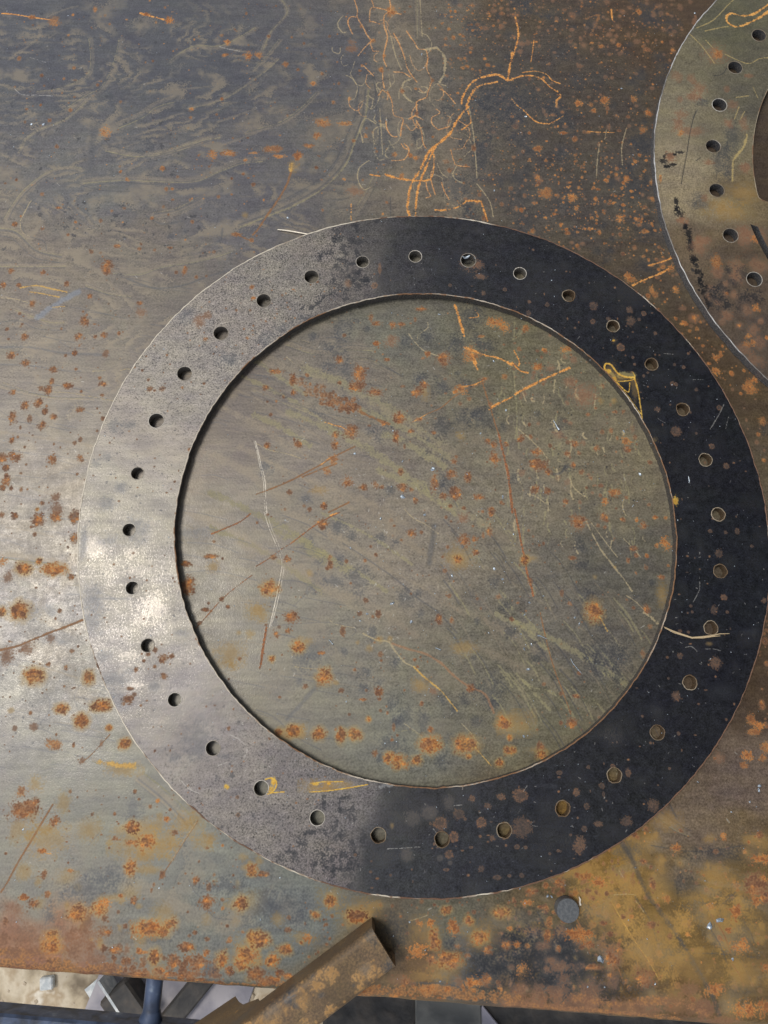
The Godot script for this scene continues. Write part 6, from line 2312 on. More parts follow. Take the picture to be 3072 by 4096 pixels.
	t.spot("d", -178.6, -151.1, 8.4, 4.5)
	t.spot("d", -220.1, -195.2, 5.7, 6.2)
	t.spot("d", -290.3, -53.1, 3.2, 3.4)
	t.spot("d", -267.2, -30.8, 4, 4.2)
	t.spot("d", -276.8, -17, 5.3, 5.5)
	t.spot("d", -264.7, -88.7, 5.4, 2.9)
	t.spot("d", -281.3, -58.7, 4, 4.2)
	t.spot("d", -251.3, 6.1, 7.9, 9.5)
	t.spot("d", -274.2, 15.5, 6.5, 3.5)
	t.spot("d", -267.8, 65.5, 11.6, 0.8)
	t.spot("d", -284.5, 65.5, 6.4, 10.4)
	t.spot("d", -281.7, 83.5, 5.9, 7.7)
	t.spot("d", -208.2, 94, 5.6, 2.5)
	t.spot("d", -270.5, 112.6, 6.3, 4.3)
	t.spot("d", -262.7, 131.3, 11.3, 4.9)
	t.spot("d", -294.9, 18.1, 2.6, 10.7)
	t.spot("d", -278.5, 60.3, 1.3, 1.3)
	t.spot("d", -189.7, 180.3, 11.2, 13.1)
	t.spot("d", -207.5, 193.3, 4.2, 3.5)
	t.spot("d", -227.1, 137.7, 3.8, 3.7)
	t.spot("d", -258.9, 148.5, 10, 7.3)
	t.spot("d", -248.2, 123.9, 5, 2.5)
	t.spot("d", -168.1, 192.4, 3.7, 1.7)
	t.spot("y", 176.6, -172.4, 1.9, 2)
	t.spot("y", 205.7, -75.6, 2, 2)
	t.spot("y", 179.8, -167, 1.4, 1.5)
	t.spot("y", 178.1, -134.8, 8.6, 3.6)
	t.spot("y", 171.4, -140.9, 4.3, 6.7)
	t.spot("y", 191.5, -124.4, 2.8, 9)
	t.spot("y", 236.7, 104.8, 2.6, 1.3)
	t.spot("y", -95.8, 215.2, 6.7, 2.8)
	t.spot("y", -84.7, 214.2, 4.9, 2.3)
	t.spot("y", -74.8, 214.8, 7.4, 2.3)
	t.spot("y", -88.4, 217.6, 7.4, 1.2)
	t.spot("y", -32.9, 245.9, 1.2, 1.8)
	t.spot("s", 151.3, -215.7, 2.9, 3.2)
	t.spot("s", 183.3, -202.9, 5.8, 3.8)
	t.spot("s", 237.6, -114.1, 8.6, 9)
	t.spot("s", 227.2, -171.9, 3.5, 3.7)
	t.spot("s", 275.3, -56.2, 2.8, 2)
	t.spot("s", 188.7, -142.5, 4.3, 4.6)
	t.spot("s", 135.1, -249, 3, 3.3)
	t.spot("s", 201.1, -103.5, 8.5, 5.9)
	t.spot("s", 230.4, -159.6, 7.2, 2.2)
	t.spot("s", 177.4, -222, 17.6, 9.6)
	t.spot("s", 113.5, -231, 20.5, 12.9)
	t.spot("s", 200.7, -219, 11.8, 9.6)
	t.spot("s", 243.2, -3.3, 2.7, 2.8)
	t.spot("s", 293.5, 13.3, 5.5, 5.5)
	t.spot("s", 187.2, 164.9, 3.3, 8.6)
	t.spot("s", 145.1, 176.8, 7.7, 4.9)
	t.spot("s", 155.7, 173.2, 9, 8.5)
	t.spot("s", 226.3, 109.9, 7.9, 6.4)
	t.spot("s", 149.8, 182.9, 6.4, 6.1)
	t.spot("s", 209.2, 67, 1.9, 1.9)
	t.spot("s", 252.7, 48.5, 2.7, 2.7)
	t.spot("s", 205.1, 82.7, 5.3, 5.2)
	t.spot("s", 214.2, 70.9, 2.7, 2.6)
	t.spot("s", 260.8, 36.4, 5.4, 5.4)
	t.spot("s", 222.7, 10.5, 4.1, 4.1)
	t.spot("s", -39, 234.3, 12.3, 6.9)
	t.spot("s", -27.8, 221.7, 6.2, 4.7)
	t.spot("s", -24.3, 246, 7.4, 6.9)
	t.spot("s", -39.1, 264, 7.3, 4.5)
	t.spot("s", 32, 292.8, 7.3, 5.5)
	t.spot("s", -10.6, 231.1, 8.7, 5.8)
	t.spot("s", 81.7, 268.7, 9.8, 5.7)
	t.spot("s", 93.7, 252.9, 11.1, 8)
	t.spot("s", 98.5, 275.7, 9.8, 4.5)
	t.spot("s", 92.3, 232.1, 7.5, 7)
	t.spot("s", -84.4, -242.1, 5.8, 5.5)
	t.spot("s", -78.6, -247, 8.7, 4.2)
	t.spot("s", -52.4, -240.8, 2, 4.8)
	t.spot("s", -42.3, -226.5, 4.3, 3.8)
	t.spot("s", -61.1, -216.8, 5.8, 2.5)
	t.spot("s", -30.7, -233, 11.6, 6.4)
	t.spot("s", -3, -239.6, 4.4, 3.9)
	t.spot("s", -26.2, -245.9, 1.7, 4.8)
	t.spot("s", -87.2, -234.1, 4.3, 4.8)
	t.spot("s", -105.6, -211.7, 5.7, 6.3)
	t.spot("s", 17.6, -247.9, 5.9, 6.5)
	t.spot("s", 40.9, -243.3, 5.9, 6.5)
	t.spot("s", 45.1, -236.9, 2.9, 3.2)
	t.spot("s", -43.7, -247.3, 3.5, 11.3)
	t.spot("s", -55.4, -253.7, 4.4, 4.9)
	t.spot("s", -37.7, -283.2, 8.8, 5.9)
	t.spot("s", -36.3, -266.7, 5.3, 5.9)
	t.spot("s", -21.4, -288.3, 7.4, 4.3)
	t.spot("s", -43.7, -260.1, 5.9, 6.5)
	t.spot("s", 43.3, -274.1, 3, 3.3)
	t.spot("s", 54.1, -285.8, 4.5, 2.3)
	t.spot("s", 35.6, -260.9, 5.9, 4.2)
	t.spot("s", 3.4, -270.4, 1.5, 1.3)
	t.spot("s", 40.8, -290.7, 3, 3.3)
	t.spot("m", 12.4, 229.3, 3.7, 4.9)
	t.spot("m", -3.2, 236.4, 6.2, 5.1)
	t.spot("m", -21.5, 267, 4.1, 4.5)
	t.spot("m", 4.7, 270.1, 2.4, 2.2)
	t.spot("m", -15.6, 240.3, 5.7, 5.3)
	t.spot("m", 12.5, 273.6, 1.7, 1.6)
	t.spot("f", -71.2, -228.6, 3.5, 3.8)
	t.spot("f", -40.8, -244.1, 1.5, 6.4)
	t.spot("f", 53.9, -236.9, 4.4, 2.3)
	t.spot("f", 44.1, -251.4, 5.9, 6.5)
	t.spot("f", 52.8, -248.2, 3.5, 3.9)
	t.spot("f", -200.3, -194.6, 3.4, 3.7)
	t.spot("f", -207.1, -189.1, 4.2, 4.6)
	t.spot("k", -109.5, 266.6, 2.7, 3.8)
	t.spot("k", -120.3, 269.9, 3.1, 2.9)
	t.spot("k", -88.9, 265.7, 2.7, 2.5)
	t.spot("k", -103.6, 257.7, 2.9, 2.7)
	t.spot("k", -81.6, 271.4, 3.6, 3.4)
	t.spot("k", -71.9, 267, 3.2, 2.9)
	t.spot("k", -64.7, 258.1, 2.4, 2.3)
	t.spot("k", -67.1, 273.8, 3.1, 2.9)
	t.spot("k", -93.7, 273.5, 2.4, 2.2)
	t.spot("k", -59.8, 276.1, 2.4, 2.2)
	t.spot("k", -113.2, 264.3, 3.6, 1.6)
	t.spot("k", -79.1, 280.4, 2.4, 2.2)
	t.spot("k", -111.7, 277.8, 1.7, 1.6)
	t.spot("k", -74.5, 252.3, 2.4, 2.3)
	t.spot("k", -62.2, 267.1, 2.9, 2.7)
	t.spot("k", -85.2, 275.9, 2.4, 2.2)
	t.spot("k", -161.3, 206.7, 2, 1.9)
	t.spot("k", -173.5, 208.7, 1.7, 1.6)
	t.spot("k", -143, 236.8, 1.5, 1.4)
	t.spot("k", -69.8, -235.8, 2, 2.2)
	t.spot("k", -75.6, -231, 2.9, 3.2)
	t.spot("k", -66.9, -229.5, 2, 2.2)
	t.spot("k", -75.5, -223, 2.9, 3.2)
	t.spot("k", -94.1, -215, 2.9, 3.2)
	t.spot("k", -98.4, -208.6, 3.7, 4.1)
	t.spot("k", -84.1, -219.8, 2.6, 2.8)
	t.spot("k", -64, -224.7, 2, 2.2)
	t.spot("k", -88.3, -210.3, 2.3, 2.5)
	t.spot("k", -104, -202.3, 2.3, 2.5)
	t.spot("k", -55.3, -228, 2.3, 2.5)
	t.spot("k", -72.6, -213.6, 2.9, 3.2)
	t.spot("k", -112.6, -203.8, 2, 2.2)
	t.spot("k", -61.1, -239.1, 2, 2.2)
	t.spot("k", -91.4, -227.7, 1.4, 1.6)
	t.spot("k", -81.8, -282.7, 2.9, 4.9)
	t.spot("k", -75.8, -266.3, 2.9, 3.3)
	t.spot("k", -87.5, -259.7, 2.9, 3.2)
	t.spot("k", -67.1, -273, 3.8, 4.3)
	t.spot("k", -62.7, -261.6, 2.9, 3.3)
	t.spot("k", -84.7, -272.8, 2.3, 2.6)
	t.spot("k", -70.1, -282.8, 2.1, 2.3)
	t.spot("r", -131.7, -215.9, 1, 1.1)
	t.spot("r", -121.6, -221.8, 1.5, 0.8)
	t.spot("r", -99.4, -230, 1.3, 1.4)
	t.spot("r", -126.1, -203.7, 0.8, 0.8)
	t.spot("r", -141.6, -220.9, 0.8, 0.8)
	t.spot("r", -114.2, -214.8, 0.8, 0.8)
	t.spot("r", -146.4, -189.5, 1, 1.1)
	t.spot("r", -119.5, -192.8, 1, 1.1)
	t.spot("r", -138, -192.7, 0.8, 0.8)
	t.spot("r", -200.6, -171.5, 1.5, 1.6)
	t.spot("r", -247.8, -122.4, 2.4, 2.6)
	t.spot("r", -236.8, -122.4, 2.2, 2.3)
	t.spot("r", -205.8, -164.6, 0.7, 0.8)
	t.spot("r", -234.7, -155.3, 1, 1.1)
	t.spot("r", -214.5, -169.8, 0.7, 0.8)
	t.spot("r", -165.8, -181.7, 1, 1.1)
	t.spot("r", -162.6, -172.5, 1.5, 1.6)
	t.spot("r", -157.4, -184.8, 0.9, 1)
	t.spot("r", -263, -143.1, 0.9, 0.9)
	t.spot("r", -255.9, -140.2, 1, 1.1)
	t.spot("r", -249.8, -131.2, 1.2, 1.3)
	t.spot("r", -243.6, -120.9, 1.2, 1.3)
	t.spot("r", -219, -124, 1.2, 1.3)
	t.spot("r", -199.8, -127.8, 1, 1)
	t.spot("r", -209.7, -65.7, 1.2, 1.3)
	t.spot("r", -220.8, -36.4, 0.9, 1)
	t.spot("r", -160.8, -200.3, 1, 1.1)
	t.spot("r", -173.6, -200.2, 1.2, 1.4)
	t.spot("r", -231.3, -146.3, 0.7, 0.8)
	t.spot("r", -229, 107.8, 2.2, 2.2)
	t.spot("r", -221, 114.1, 3.4, 2)
	t.spot("r", -233.9, 111.5, 1.6, 1.5)
	t.spot("r", -222.1, 116.6, 2, 2)
	t.spot("r", -243.1, 124, 1.6, 1.5)
	t.spot("r", -237.3, 116.5, 1.3, 1.3)
	t.spot("r", -214.7, 112.9, 1.6, 1.5)
	t.spot("r", -247.1, 138.8, 2.9, 1.3)
	t.spot("r", -247.8, 147.3, 3.3, 3.2)
	t.spot("r", -243, 143.7, 1.5, 1.5)
	t.spot("r", -220.1, 129.1, 2, 2)
	t.spot("r", -228.1, 121.6, 1.3, 1.3)
	t.spot("r", -251.3, 151, 1.5, 1.5)
	t.spot("r", -239.6, 82.4, 0.7, 0.7)
	t.spot("r", -239.2, 50, 0.8, 0.8)
	t.spot("r", -253.6, 48, 0.9, 0.9)
	t.spot("r", -165.2, 170.9, 1.5, 1.5)
	t.spot("r", -237.4, 152.3, 0.9, 0.9)
	t.spot("r", -199.1, 119.2, 0.7, 0.7)
	t.spot("r", -195.1, 99.1, 0.9, 0.9)
	t.spot("o", -160.2, -223.9, 1.8, 2)
	t.spot("o", -158.4, -212.9, 1.8, 1.8)
	t.spot("g", 159.6, -207.5, 3.8, 4.1)
	t.spot("g", 157.7, -190.9, 2.3, 2.5)
	t.spot("g", 193.4, -192, 3.9, 4.3)
	t.spot("g", 193.6, -203.8, 2.6, 2.9)
	t.spot("g", 206.4, -199.6, 2.3, 2.5)
	t.spot("g", 172.4, -194.2, 1.9, 2)
	t.spot("g", 99.3, -211, 1.6, 1.7)
	t.spot("g", 115.9, -208.4, 1.9, 2.1)
	t.spot("g", 98, -199.1, 2.3, 2.5)
	t.spot("g", 181.9, -165.4, 3.5, 3.7)
	t.spot("g", 226.2, -84.1, 4.2, 4.4)
	t.spot("g", 257.4, -69.9, 2.3, 2.3)
	t.spot("g", 268.4, -51.2, 2.5, 2.6)
	t.spot("g", 230.8, -148.5, 1.4, 1.5)
	t.spot("g", 239, -146.1, 1.7, 1.8)
	t.spot("g", 248.5, -123.9, 1.7, 1.8)
	t.spot("g", 215.6, -179.6, 1.7, 1.9)
	t.spot("g", 201.5, -193.9, 1.5, 1.6)
	t.spot("g", 192.6, -155.5, 1.3, 1.4)
	t.spot("g", 193.5, -148.6, 1.3, 1.4)
	t.spot("g", 201.1, -137.2, 1.4, 1.5)
	t.spot("g", 226.9, -129.8, 2, 2.1)
	t.spot("g", 240.7, -102.2, 1.4, 1.5)
	t.spot("g", 230.4, -129.1, 1.7, 1.8)
	t.spot("g", 211.2, -105, 2.3, 2.4)
	t.spot("g", 268.1, -106.7, 2.3, 2.4)
	t.spot("g", 191.9, -94.6, 1.1, 1.2)
	t.spot("g", 247.9, 7.7, 1.9, 1.9)
	t.spot("g", 261.1, 9.1, 1.6, 1.7)
	t.spot("g", 271.5, 8, 2.2, 2.2)
	t.spot("g", 253, 27.6, 3.3, 3.3)
	t.spot("g", 253.6, 65.8, 2.4, 2.4)
	t.spot("g", 243.7, 76.5, 3.2, 3.2)
	t.spot("g", 254.9, 78.3, 1.3, 1.3)
	t.spot("g", 224.8, 78.2, 1.2, 1.2)
	t.spot("g", 240.3, 120.8, 4.5, 4.3)
	t.spot("g", 204.3, 147.7, 3.4, 3.2)
	t.spot("g", 210.7, 115, 2.4, 2.3)
	t.spot("g", 174.4, 163.6, 1.2, 1.1)
	t.spot("g", 203.4, 177.5, 1.5, 1.5)
	t.spot("g", 288.2, 68.5, 2.2, 2.1)
	t.spot("g", 212.6, 94.4, 1.6, 1.6)
	t.spot("g", 219.8, 95.1, 1.2, 1.2)
	t.spot("g", 147, 202.7, 2, 1.9)
	t.spot("g", 126.8, 203.1, 1.4, 1.3)
	t.spot("g", 283, 21.5, 1.4, 1.4)
	t.spot("g", 224, 72.9, 1.3, 1.3)
	t.spot("g", 179.6, 184.9, 1.3, 1.2)
	t.spot("g", 199.1, 133.3, 1, 1)
	t.spot("g", 252.2, 65.8, 1.6, 1.6)
	t.spot("g", 20.2, 237.5, 4, 3.7)
	t.spot("g", 5.8, 244.9, 5.2, 4.8)
	t.spot("g", 16.1, 254.6, 3.7, 3.4)
	t.spot("g", 37.9, 244.5, 4, 3.7)
	t.spot("g", 46.8, 255.9, 2.2, 2.1)
	t.spot("g", 43.9, 231.9, 2.5, 2.3)
	t.spot("g", 54.8, 225, 3.2, 2.3)
	t.spot("g", 36.8, 278.1, 2.4, 2.2)
	t.spot("g", 9.3, 278.6, 2.4, 1.1)
	t.spot("g", 12, 268, 3.2, 2.9)
	t.spot("g", 49.3, 284.6, 3.2, 1.8)
	t.spot("g", 59.1, 283.6, 1.5, 1.3)
	t.spot("g", 31.7, 226.3, 2.2, 2.1)
	t.spot("g", -50.1, 279.6, 1.2, 1.1)
	t.spot("g", -34.4, 282, 1, 0.9)
	t.spot("g", -49.5, 271.8, 0.8, 0.8)
	t.spot("g", 29.3, 262.5, 1.7, 0.9)
	t.spot("g", -62.2, 267.1, 1.2, 1.1)
	t.spot("g", -156.3, 223.4, 1.5, 1.4)
	t.spot("g", -155.2, 236.7, 1.5, 1.4)
	t.spot("g", 70.3, 224.3, 5.5, 5.1)
	t.spot("g", 71, 248.1, 6.9, 6.9)
	t.spot("g", 116.1, 222.4, 2.5, 3.1)
	t.spot("g", 177.4, 232.7, 4.3, 4.4)
	t.spot("g", 155.1, 244.9, 3.7, 3.5)
	t.spot("g", 116, 261.9, 4.4, 5)
	t.spot("g", 120.5, 249.7, 2.2, 2.3)
	t.spot("g", 132, 246.1, 3, 2.1)
	t.spot("g", 137.1, 217.3, 2.3, 2.1)
	t.spot("g", 137.9, 223.8, 1, 1.9)
	t.spot("g", 123.5, 232.7, 2, 2.3)
	t.spot("g", 98.5, 265.7, 1.2, 1.1)
	t.spot("g", 72.8, 263.2, 1.5, 1.4)
	t.spot("g", 66, 262.5, 2, 1.8)
	t.spot("g", 159.3, 207.4, 2, 2.9)
	t.spot("g", 103.2, 207.2, 2.5, 1.4)
	t.spot("g", 109.1, 254.2, 1.1, 1)
	t.spot("g", 68.8, 283.2, 1.7, 1.6)
	t.spot("g", 63.5, 251.5, 1.7, 1.6)
	t.spot("g", 56.2, -219.7, 2, 2.2)
	t.spot("g", 25.1, -227.4, 1.5, 1.6)
	t.spot("g", 76.7, -223.5, 1.8, 1.9)
	t.spot("g", -45.9, -226.5, 2.9, 3.2)
	t.spot("q", 219.5, -19.6, 2.8, 4.2)
	t.spot("q", 169.3, -141.6, 2.3, 1.8)
	t.spot("q", 173, -134.1, 2.6, 2.1)
	t.spot("q", 175.9, -172.3, 1.2, 1.2)
	t.spot("q", -94, 214.1, 2.5, 1.2)
	t.spot("q", -83.5, 213.9, 1.5, 0.9)
	t.spot("q", -128, 212, 1.7, 3)
	t.spot("q", -129.6, 217.3, 2.2, 2.3)
	t.spot("q", -165.2, 215.3, 1.8, 1.7)


func paint_second_ring(t: SteelSkin) -> void:
	t.spot("x", 248.6, -319.2, 2, 4.1)
	t.spot("x", 249, -312.4, 2.3, 4.4)
	t.spot("x", 250.8, -305.6, 3.6, 3.7)
	t.spot("x", 252.9, -302.3, 2.7, 2)
	t.spot("x", 255.2, -292.2, 2.4, 4)
	t.spot("x", 256.9, -284.7, 2.9, 4.7)
	t.spot("x", 258.2, -276.4, 3, 5)
	t.spot("x", 258.9, -268.9, 3.3, 4.3)
	t.spot("x", 241.1, -364.6, 4, 2.8)
	t.spot("x", 245.7, -372, 4, 1.8)
	t.spot("x", 251.9, -372.1, 3.1, 1.4)
	t.spot("x", 257.5, -374.5, 4, 1.6)
	t.spot("x", 243.7, -358.3, 4, 1.8)
	t.spot("x", 249.3, -360.8, 3.7, 1.6)
	t.spot("x", 241.6, -369.3, 1.9, 2.8)
	t.spot("x", 260.1, -256.7, 3, 4.3)
	t.spot("x", 261.3, -250.2, 2.4, 3.3)
	t.spot("x", 262.8, -243.7, 3, 3.6)
	t.spot("x", 263.5, -235.6, 3, 4.2)
	t.spot("x", 264.8, -229.1, 2.4, 3.6)
	t.spot("x", 265.9, -222.7, 3, 3.9)
	t.spot("x", 267.4, -216.3, 2.1, 3.2)
	t.spot("x", 268.7, -209.9, 2.4, 3.8)
	t.spot("x", 266.5, -240.5, 1.5, 1.6)
	t.spot("x", 260.4, -242.1, 1.5, 1.6)
	t.spot("x", 269.3, -227.6, 1.5, 2.3)
	t.spot("x", 272.2, -219.6, 1.8, 1.9)
	t.spot("x", 261.6, -224.3, 1.2, 1.3)
	t.spot("d", 286.1, -433.7, 6.3, 3.7)
	t.spot("d", 295.7, -362.2, 5.3, 12.3)
	t.spot("d", 304, -353.6, 3.7, 8.8)
	t.spot("d", 313.2, -394.3, 6.3, 14.4)
	t.spot("d", 273.1, -322.1, 4.6, 5.2)
	t.spot("d", 275.4, -315.3, 9.1, 3.4)
	t.spot("d", 303.5, -376.4, 4.7, 7.1)
	t.spot("d", 312.8, -322.5, 4.6, 1.7)
	t.spot("y", 292.2, -315.5, 12.2, 5.1)
	t.spot("y", 298.9, -307, 15.2, 6.8)
	t.spot("y", 316.7, -329.5, 9.2, 6.9)
	t.spot("f", 246.9, -368.9, 3.4, 3.9)
	t.spot("f", 252.6, -299.4, 3.6, 3.4)
	t.spot("f", 256.8, -296.4, 1.5, 1.7)
	t.spot("f", 306.5, -491.9, 9.7, 8.8)
	t.spot("f", 263.7, -463.8, 4.8, 5.6)
	t.spot("f", 277.7, -461.3, 4.1, 4.9)
	t.spot("f", 285.3, -449.4, 4.8, 5.6)
	t.spot("f", 278.8, -440, 6.3, 4.4)
	t.spot("f", 262.5, -418.8, 5.3, 4.7)
	t.spot("f", 259.1, -407.9, 4.1, 6.2)
	t.spot("f", 270, -399.1, 12.5, 4.7)
	t.spot("f", 264.2, -436.1, 2.5, 2.9)
	t.spot("f", 246.9, -368.5, 4, 4.6)
	t.spot("f", 313, -448.9, 3.2, 3.7)
	t.spot("f", 285.1, -363.8, 4, 2.5)
	t.spot("f", 252.6, -299.7, 3.9, 4.4)
	t.spot("f", 325.9, -408.9, 3.8, 7.3)
	t.spot("f", 321.6, -358.2, 4.7, 5.3)
	t.spot("f", 277.8, -323.8, 3.1, 3.4)
	t.spot("f", 310.1, -408.7, 3.8, 4.4)
	t.spot("f", 337.3, -466.1, 4.2, 2.6)
	t.spot("f", 317.3, -430.6, 4.1, 4.8)
	t.spot("f", 311.2, -281.9, 6.1, 10.1)
	t.spot("f", 323.5, -283.7, 9.1, 6.7)
	t.spot("f", 269.9, -276.5, 7.5, 5)
	t.spot("f", 264.7, -269.8, 6, 6.6)
	t.spot("f", 286.4, -221.3, 3, 3.2)
	t.spot("f", 273.6, -226, 3, 3.2)
	t.spot("f", 285.4, -198.9, 4.4, 4.8)
	t.spot("f", 278, -211.6, 3, 3.2)
	t.spot("f", 295.9, -188, 2.9, 3.2)
	t.spot("f", 305.1, -203.9, 5, 5.4)
	t.spot("f", 269.8, -217.9, 3.3, 3.5)
	t.spot("f", 287.5, -230.9, 3, 3.2)
	t.spot("f", 308.6, -183.4, 4.4, 4.7)
	t.spot("f", 295.1, -219.7, 3.6, 3.9)
	t.spot("f", 317.1, -192.9, 2.9, 3.2)
	t.spot("f", 281.5, -243.9, 6, 6.5)
	t.spot("f", 298.8, -239.1, 6, 6.5)
	t.spot("f", 322.6, -250.8, 9, 6.6)
	t.spot("f", 300.1, -250.6, 6, 6.6)
	t.spot("f", 297.6, -164.6, 7.3, 5.6)
	t.spot("f", 304.9, -152.3, 8.7, 6.2)
	t.spot("f", 312.9, -170.9, 5.8, 6.3)
	t.spot("f", 280.3, -192.6, 3.5, 3.8)
	t.spot("k", 273.4, -223.6, 2.4, 2.6)
	t.spot("k", 275.5, -216.4, 3, 3.2)
	t.spot("k", 281.8, -219.6, 2.7, 2.9)
	t.spot("k", 271.9, -210, 2.1, 2.2)
	t.spot("k", 277.5, -206.8, 2.4, 2.6)
	t.spot("k", 285.5, -213.3, 2.1, 2.2)
	t.spot("k", 265.7, -206.7, 1.5, 1.6)
	t.spot("k", 276.7, -227.6, 1.5, 1.6)
	t.spot("k", 257.8, -245.3, 1.5, 1.6)
	t.spot("k", 281, -226.1, 1.8, 1.9)
	t.spot("k", 289.6, -222.9, 1.8, 1.9)
	t.spot("k", 284.7, -205.3, 1.8, 1.9)
	t.spot("k", 276.1, -221.2, 3, 3.2)
	t.spot("k", 281.3, -214.8, 3, 3.2)
	t.spot("k", 288, -208.5, 3.5, 3.8)
	t.spot("k", 297.9, -231, 3, 3.3)
	t.spot("k", 303.8, -218.2, 4.4, 4.8)
	t.spot("k", 315.7, -218.3, 4.4, 4.8)
	t.spot("k", 293.8, -234.2, 2.1, 2.3)
	t.spot("k", 282.7, -227.7, 4.5, 4.9)
	t.spot("k", 306.6, -242.5, 4.5, 4.9)
	t.spot("k", 292.1, -245.6, 3, 3.3)
	t.spot("k", 297.9, -205.4, 2.9, 3.2)
	t.spot("o", 260.5, -397.1, 2.5, 2.9)
	t.spot("o", 323.1, -280.4, 3.1, 3.5)
	t.spot("o", 235.6, -345.7, 1.2, 4.2)
	t.spot("o", 308.1, -491.9, 3.4, 4)
	t.spot("o", 314.3, -206.3, 2.6, 2.8)
	t.spot("o", 281.2, -255.3, 4.3, 5.8)
	t.spot("o", 303.5, -177.1, 2.3, 2.5)
	t.spot("o", 295.9, -188, 1.4, 1.5)
	t.spot("o", 307.1, -170.9, 2.3, 2.5)
	t.spot("o", 320.8, -175.6, 1.6, 1.8)
	t.spot("o", 301.1, -169.3, 2.8, 3)
	t.spot("o", 287.9, -221.3, 1.2, 1.3)
	t.stroke("ink", 2.4, [283.3, -437.4, 290.9, -434.7])
	t.stroke("ink", 1.4, [274.8, -415.3, 280.4, -424.5])
	t.stroke("inkthin", 1, [278.6, -422.7, 273.2, -408.1, 268.3, -390.1, 264.3, -372.3, 259.5, -354.7, 255.7, -339])
	t.stroke("inkthin", 0.8, [272.9, -365.4, 277.9, -369])
	t.stroke("inkthin", 1, [300.5, -465.4, 310.3, -467.5, 315.9, -475.1])
	t.stroke("cream2", 3.4, [327.6, -396.3, 322.8, -382, 313.8, -371.2, 309.7, -362.4, 306.7, -343.1])
	t.stroke("cream2", 1.6, [281.6, -516.2, 293, -501.1, 303.7, -480.5])
	t.stroke("cream2", 1.6, [289.7, -524.1, 307.8, -534.1, 324.4, -552.1, 331.9, -560.1])
	t.stroke("cream2", 1.6, [298.2, -520.4, 313.2, -524.6, 323.2, -526.7])
	t.stroke("cream2", 1.4, [316.2, -492, 337.4, -481.1, 351, -487, 360.7, -488.7])
	t.stroke("cream2", 1.2, [321.5, -439.8, 334.5, -441.9])
	t.stroke("cream2", 1.2, [340.5, -453.1, 343.8, -440.2])
	t.stroke("cream2", 1.4, [317, -414.2, 323.4, -428.9])
	t.stroke("cream2", 1.4, [323.4, -414.3, 328.4, -423.5])
	t.stroke("cream2", 1.2, [297.8, -508.9, 304.1, -499.4])
	t.stroke("rope", 4, [368.9, -555, 351.2, -542.8, 337.8, -540.6, 328.3, -543.3, 323.3, -539.3, 323.1, -532.5, 329.7, -526.8, 338, -528, 351.9, -535, 367.8, -546.1])


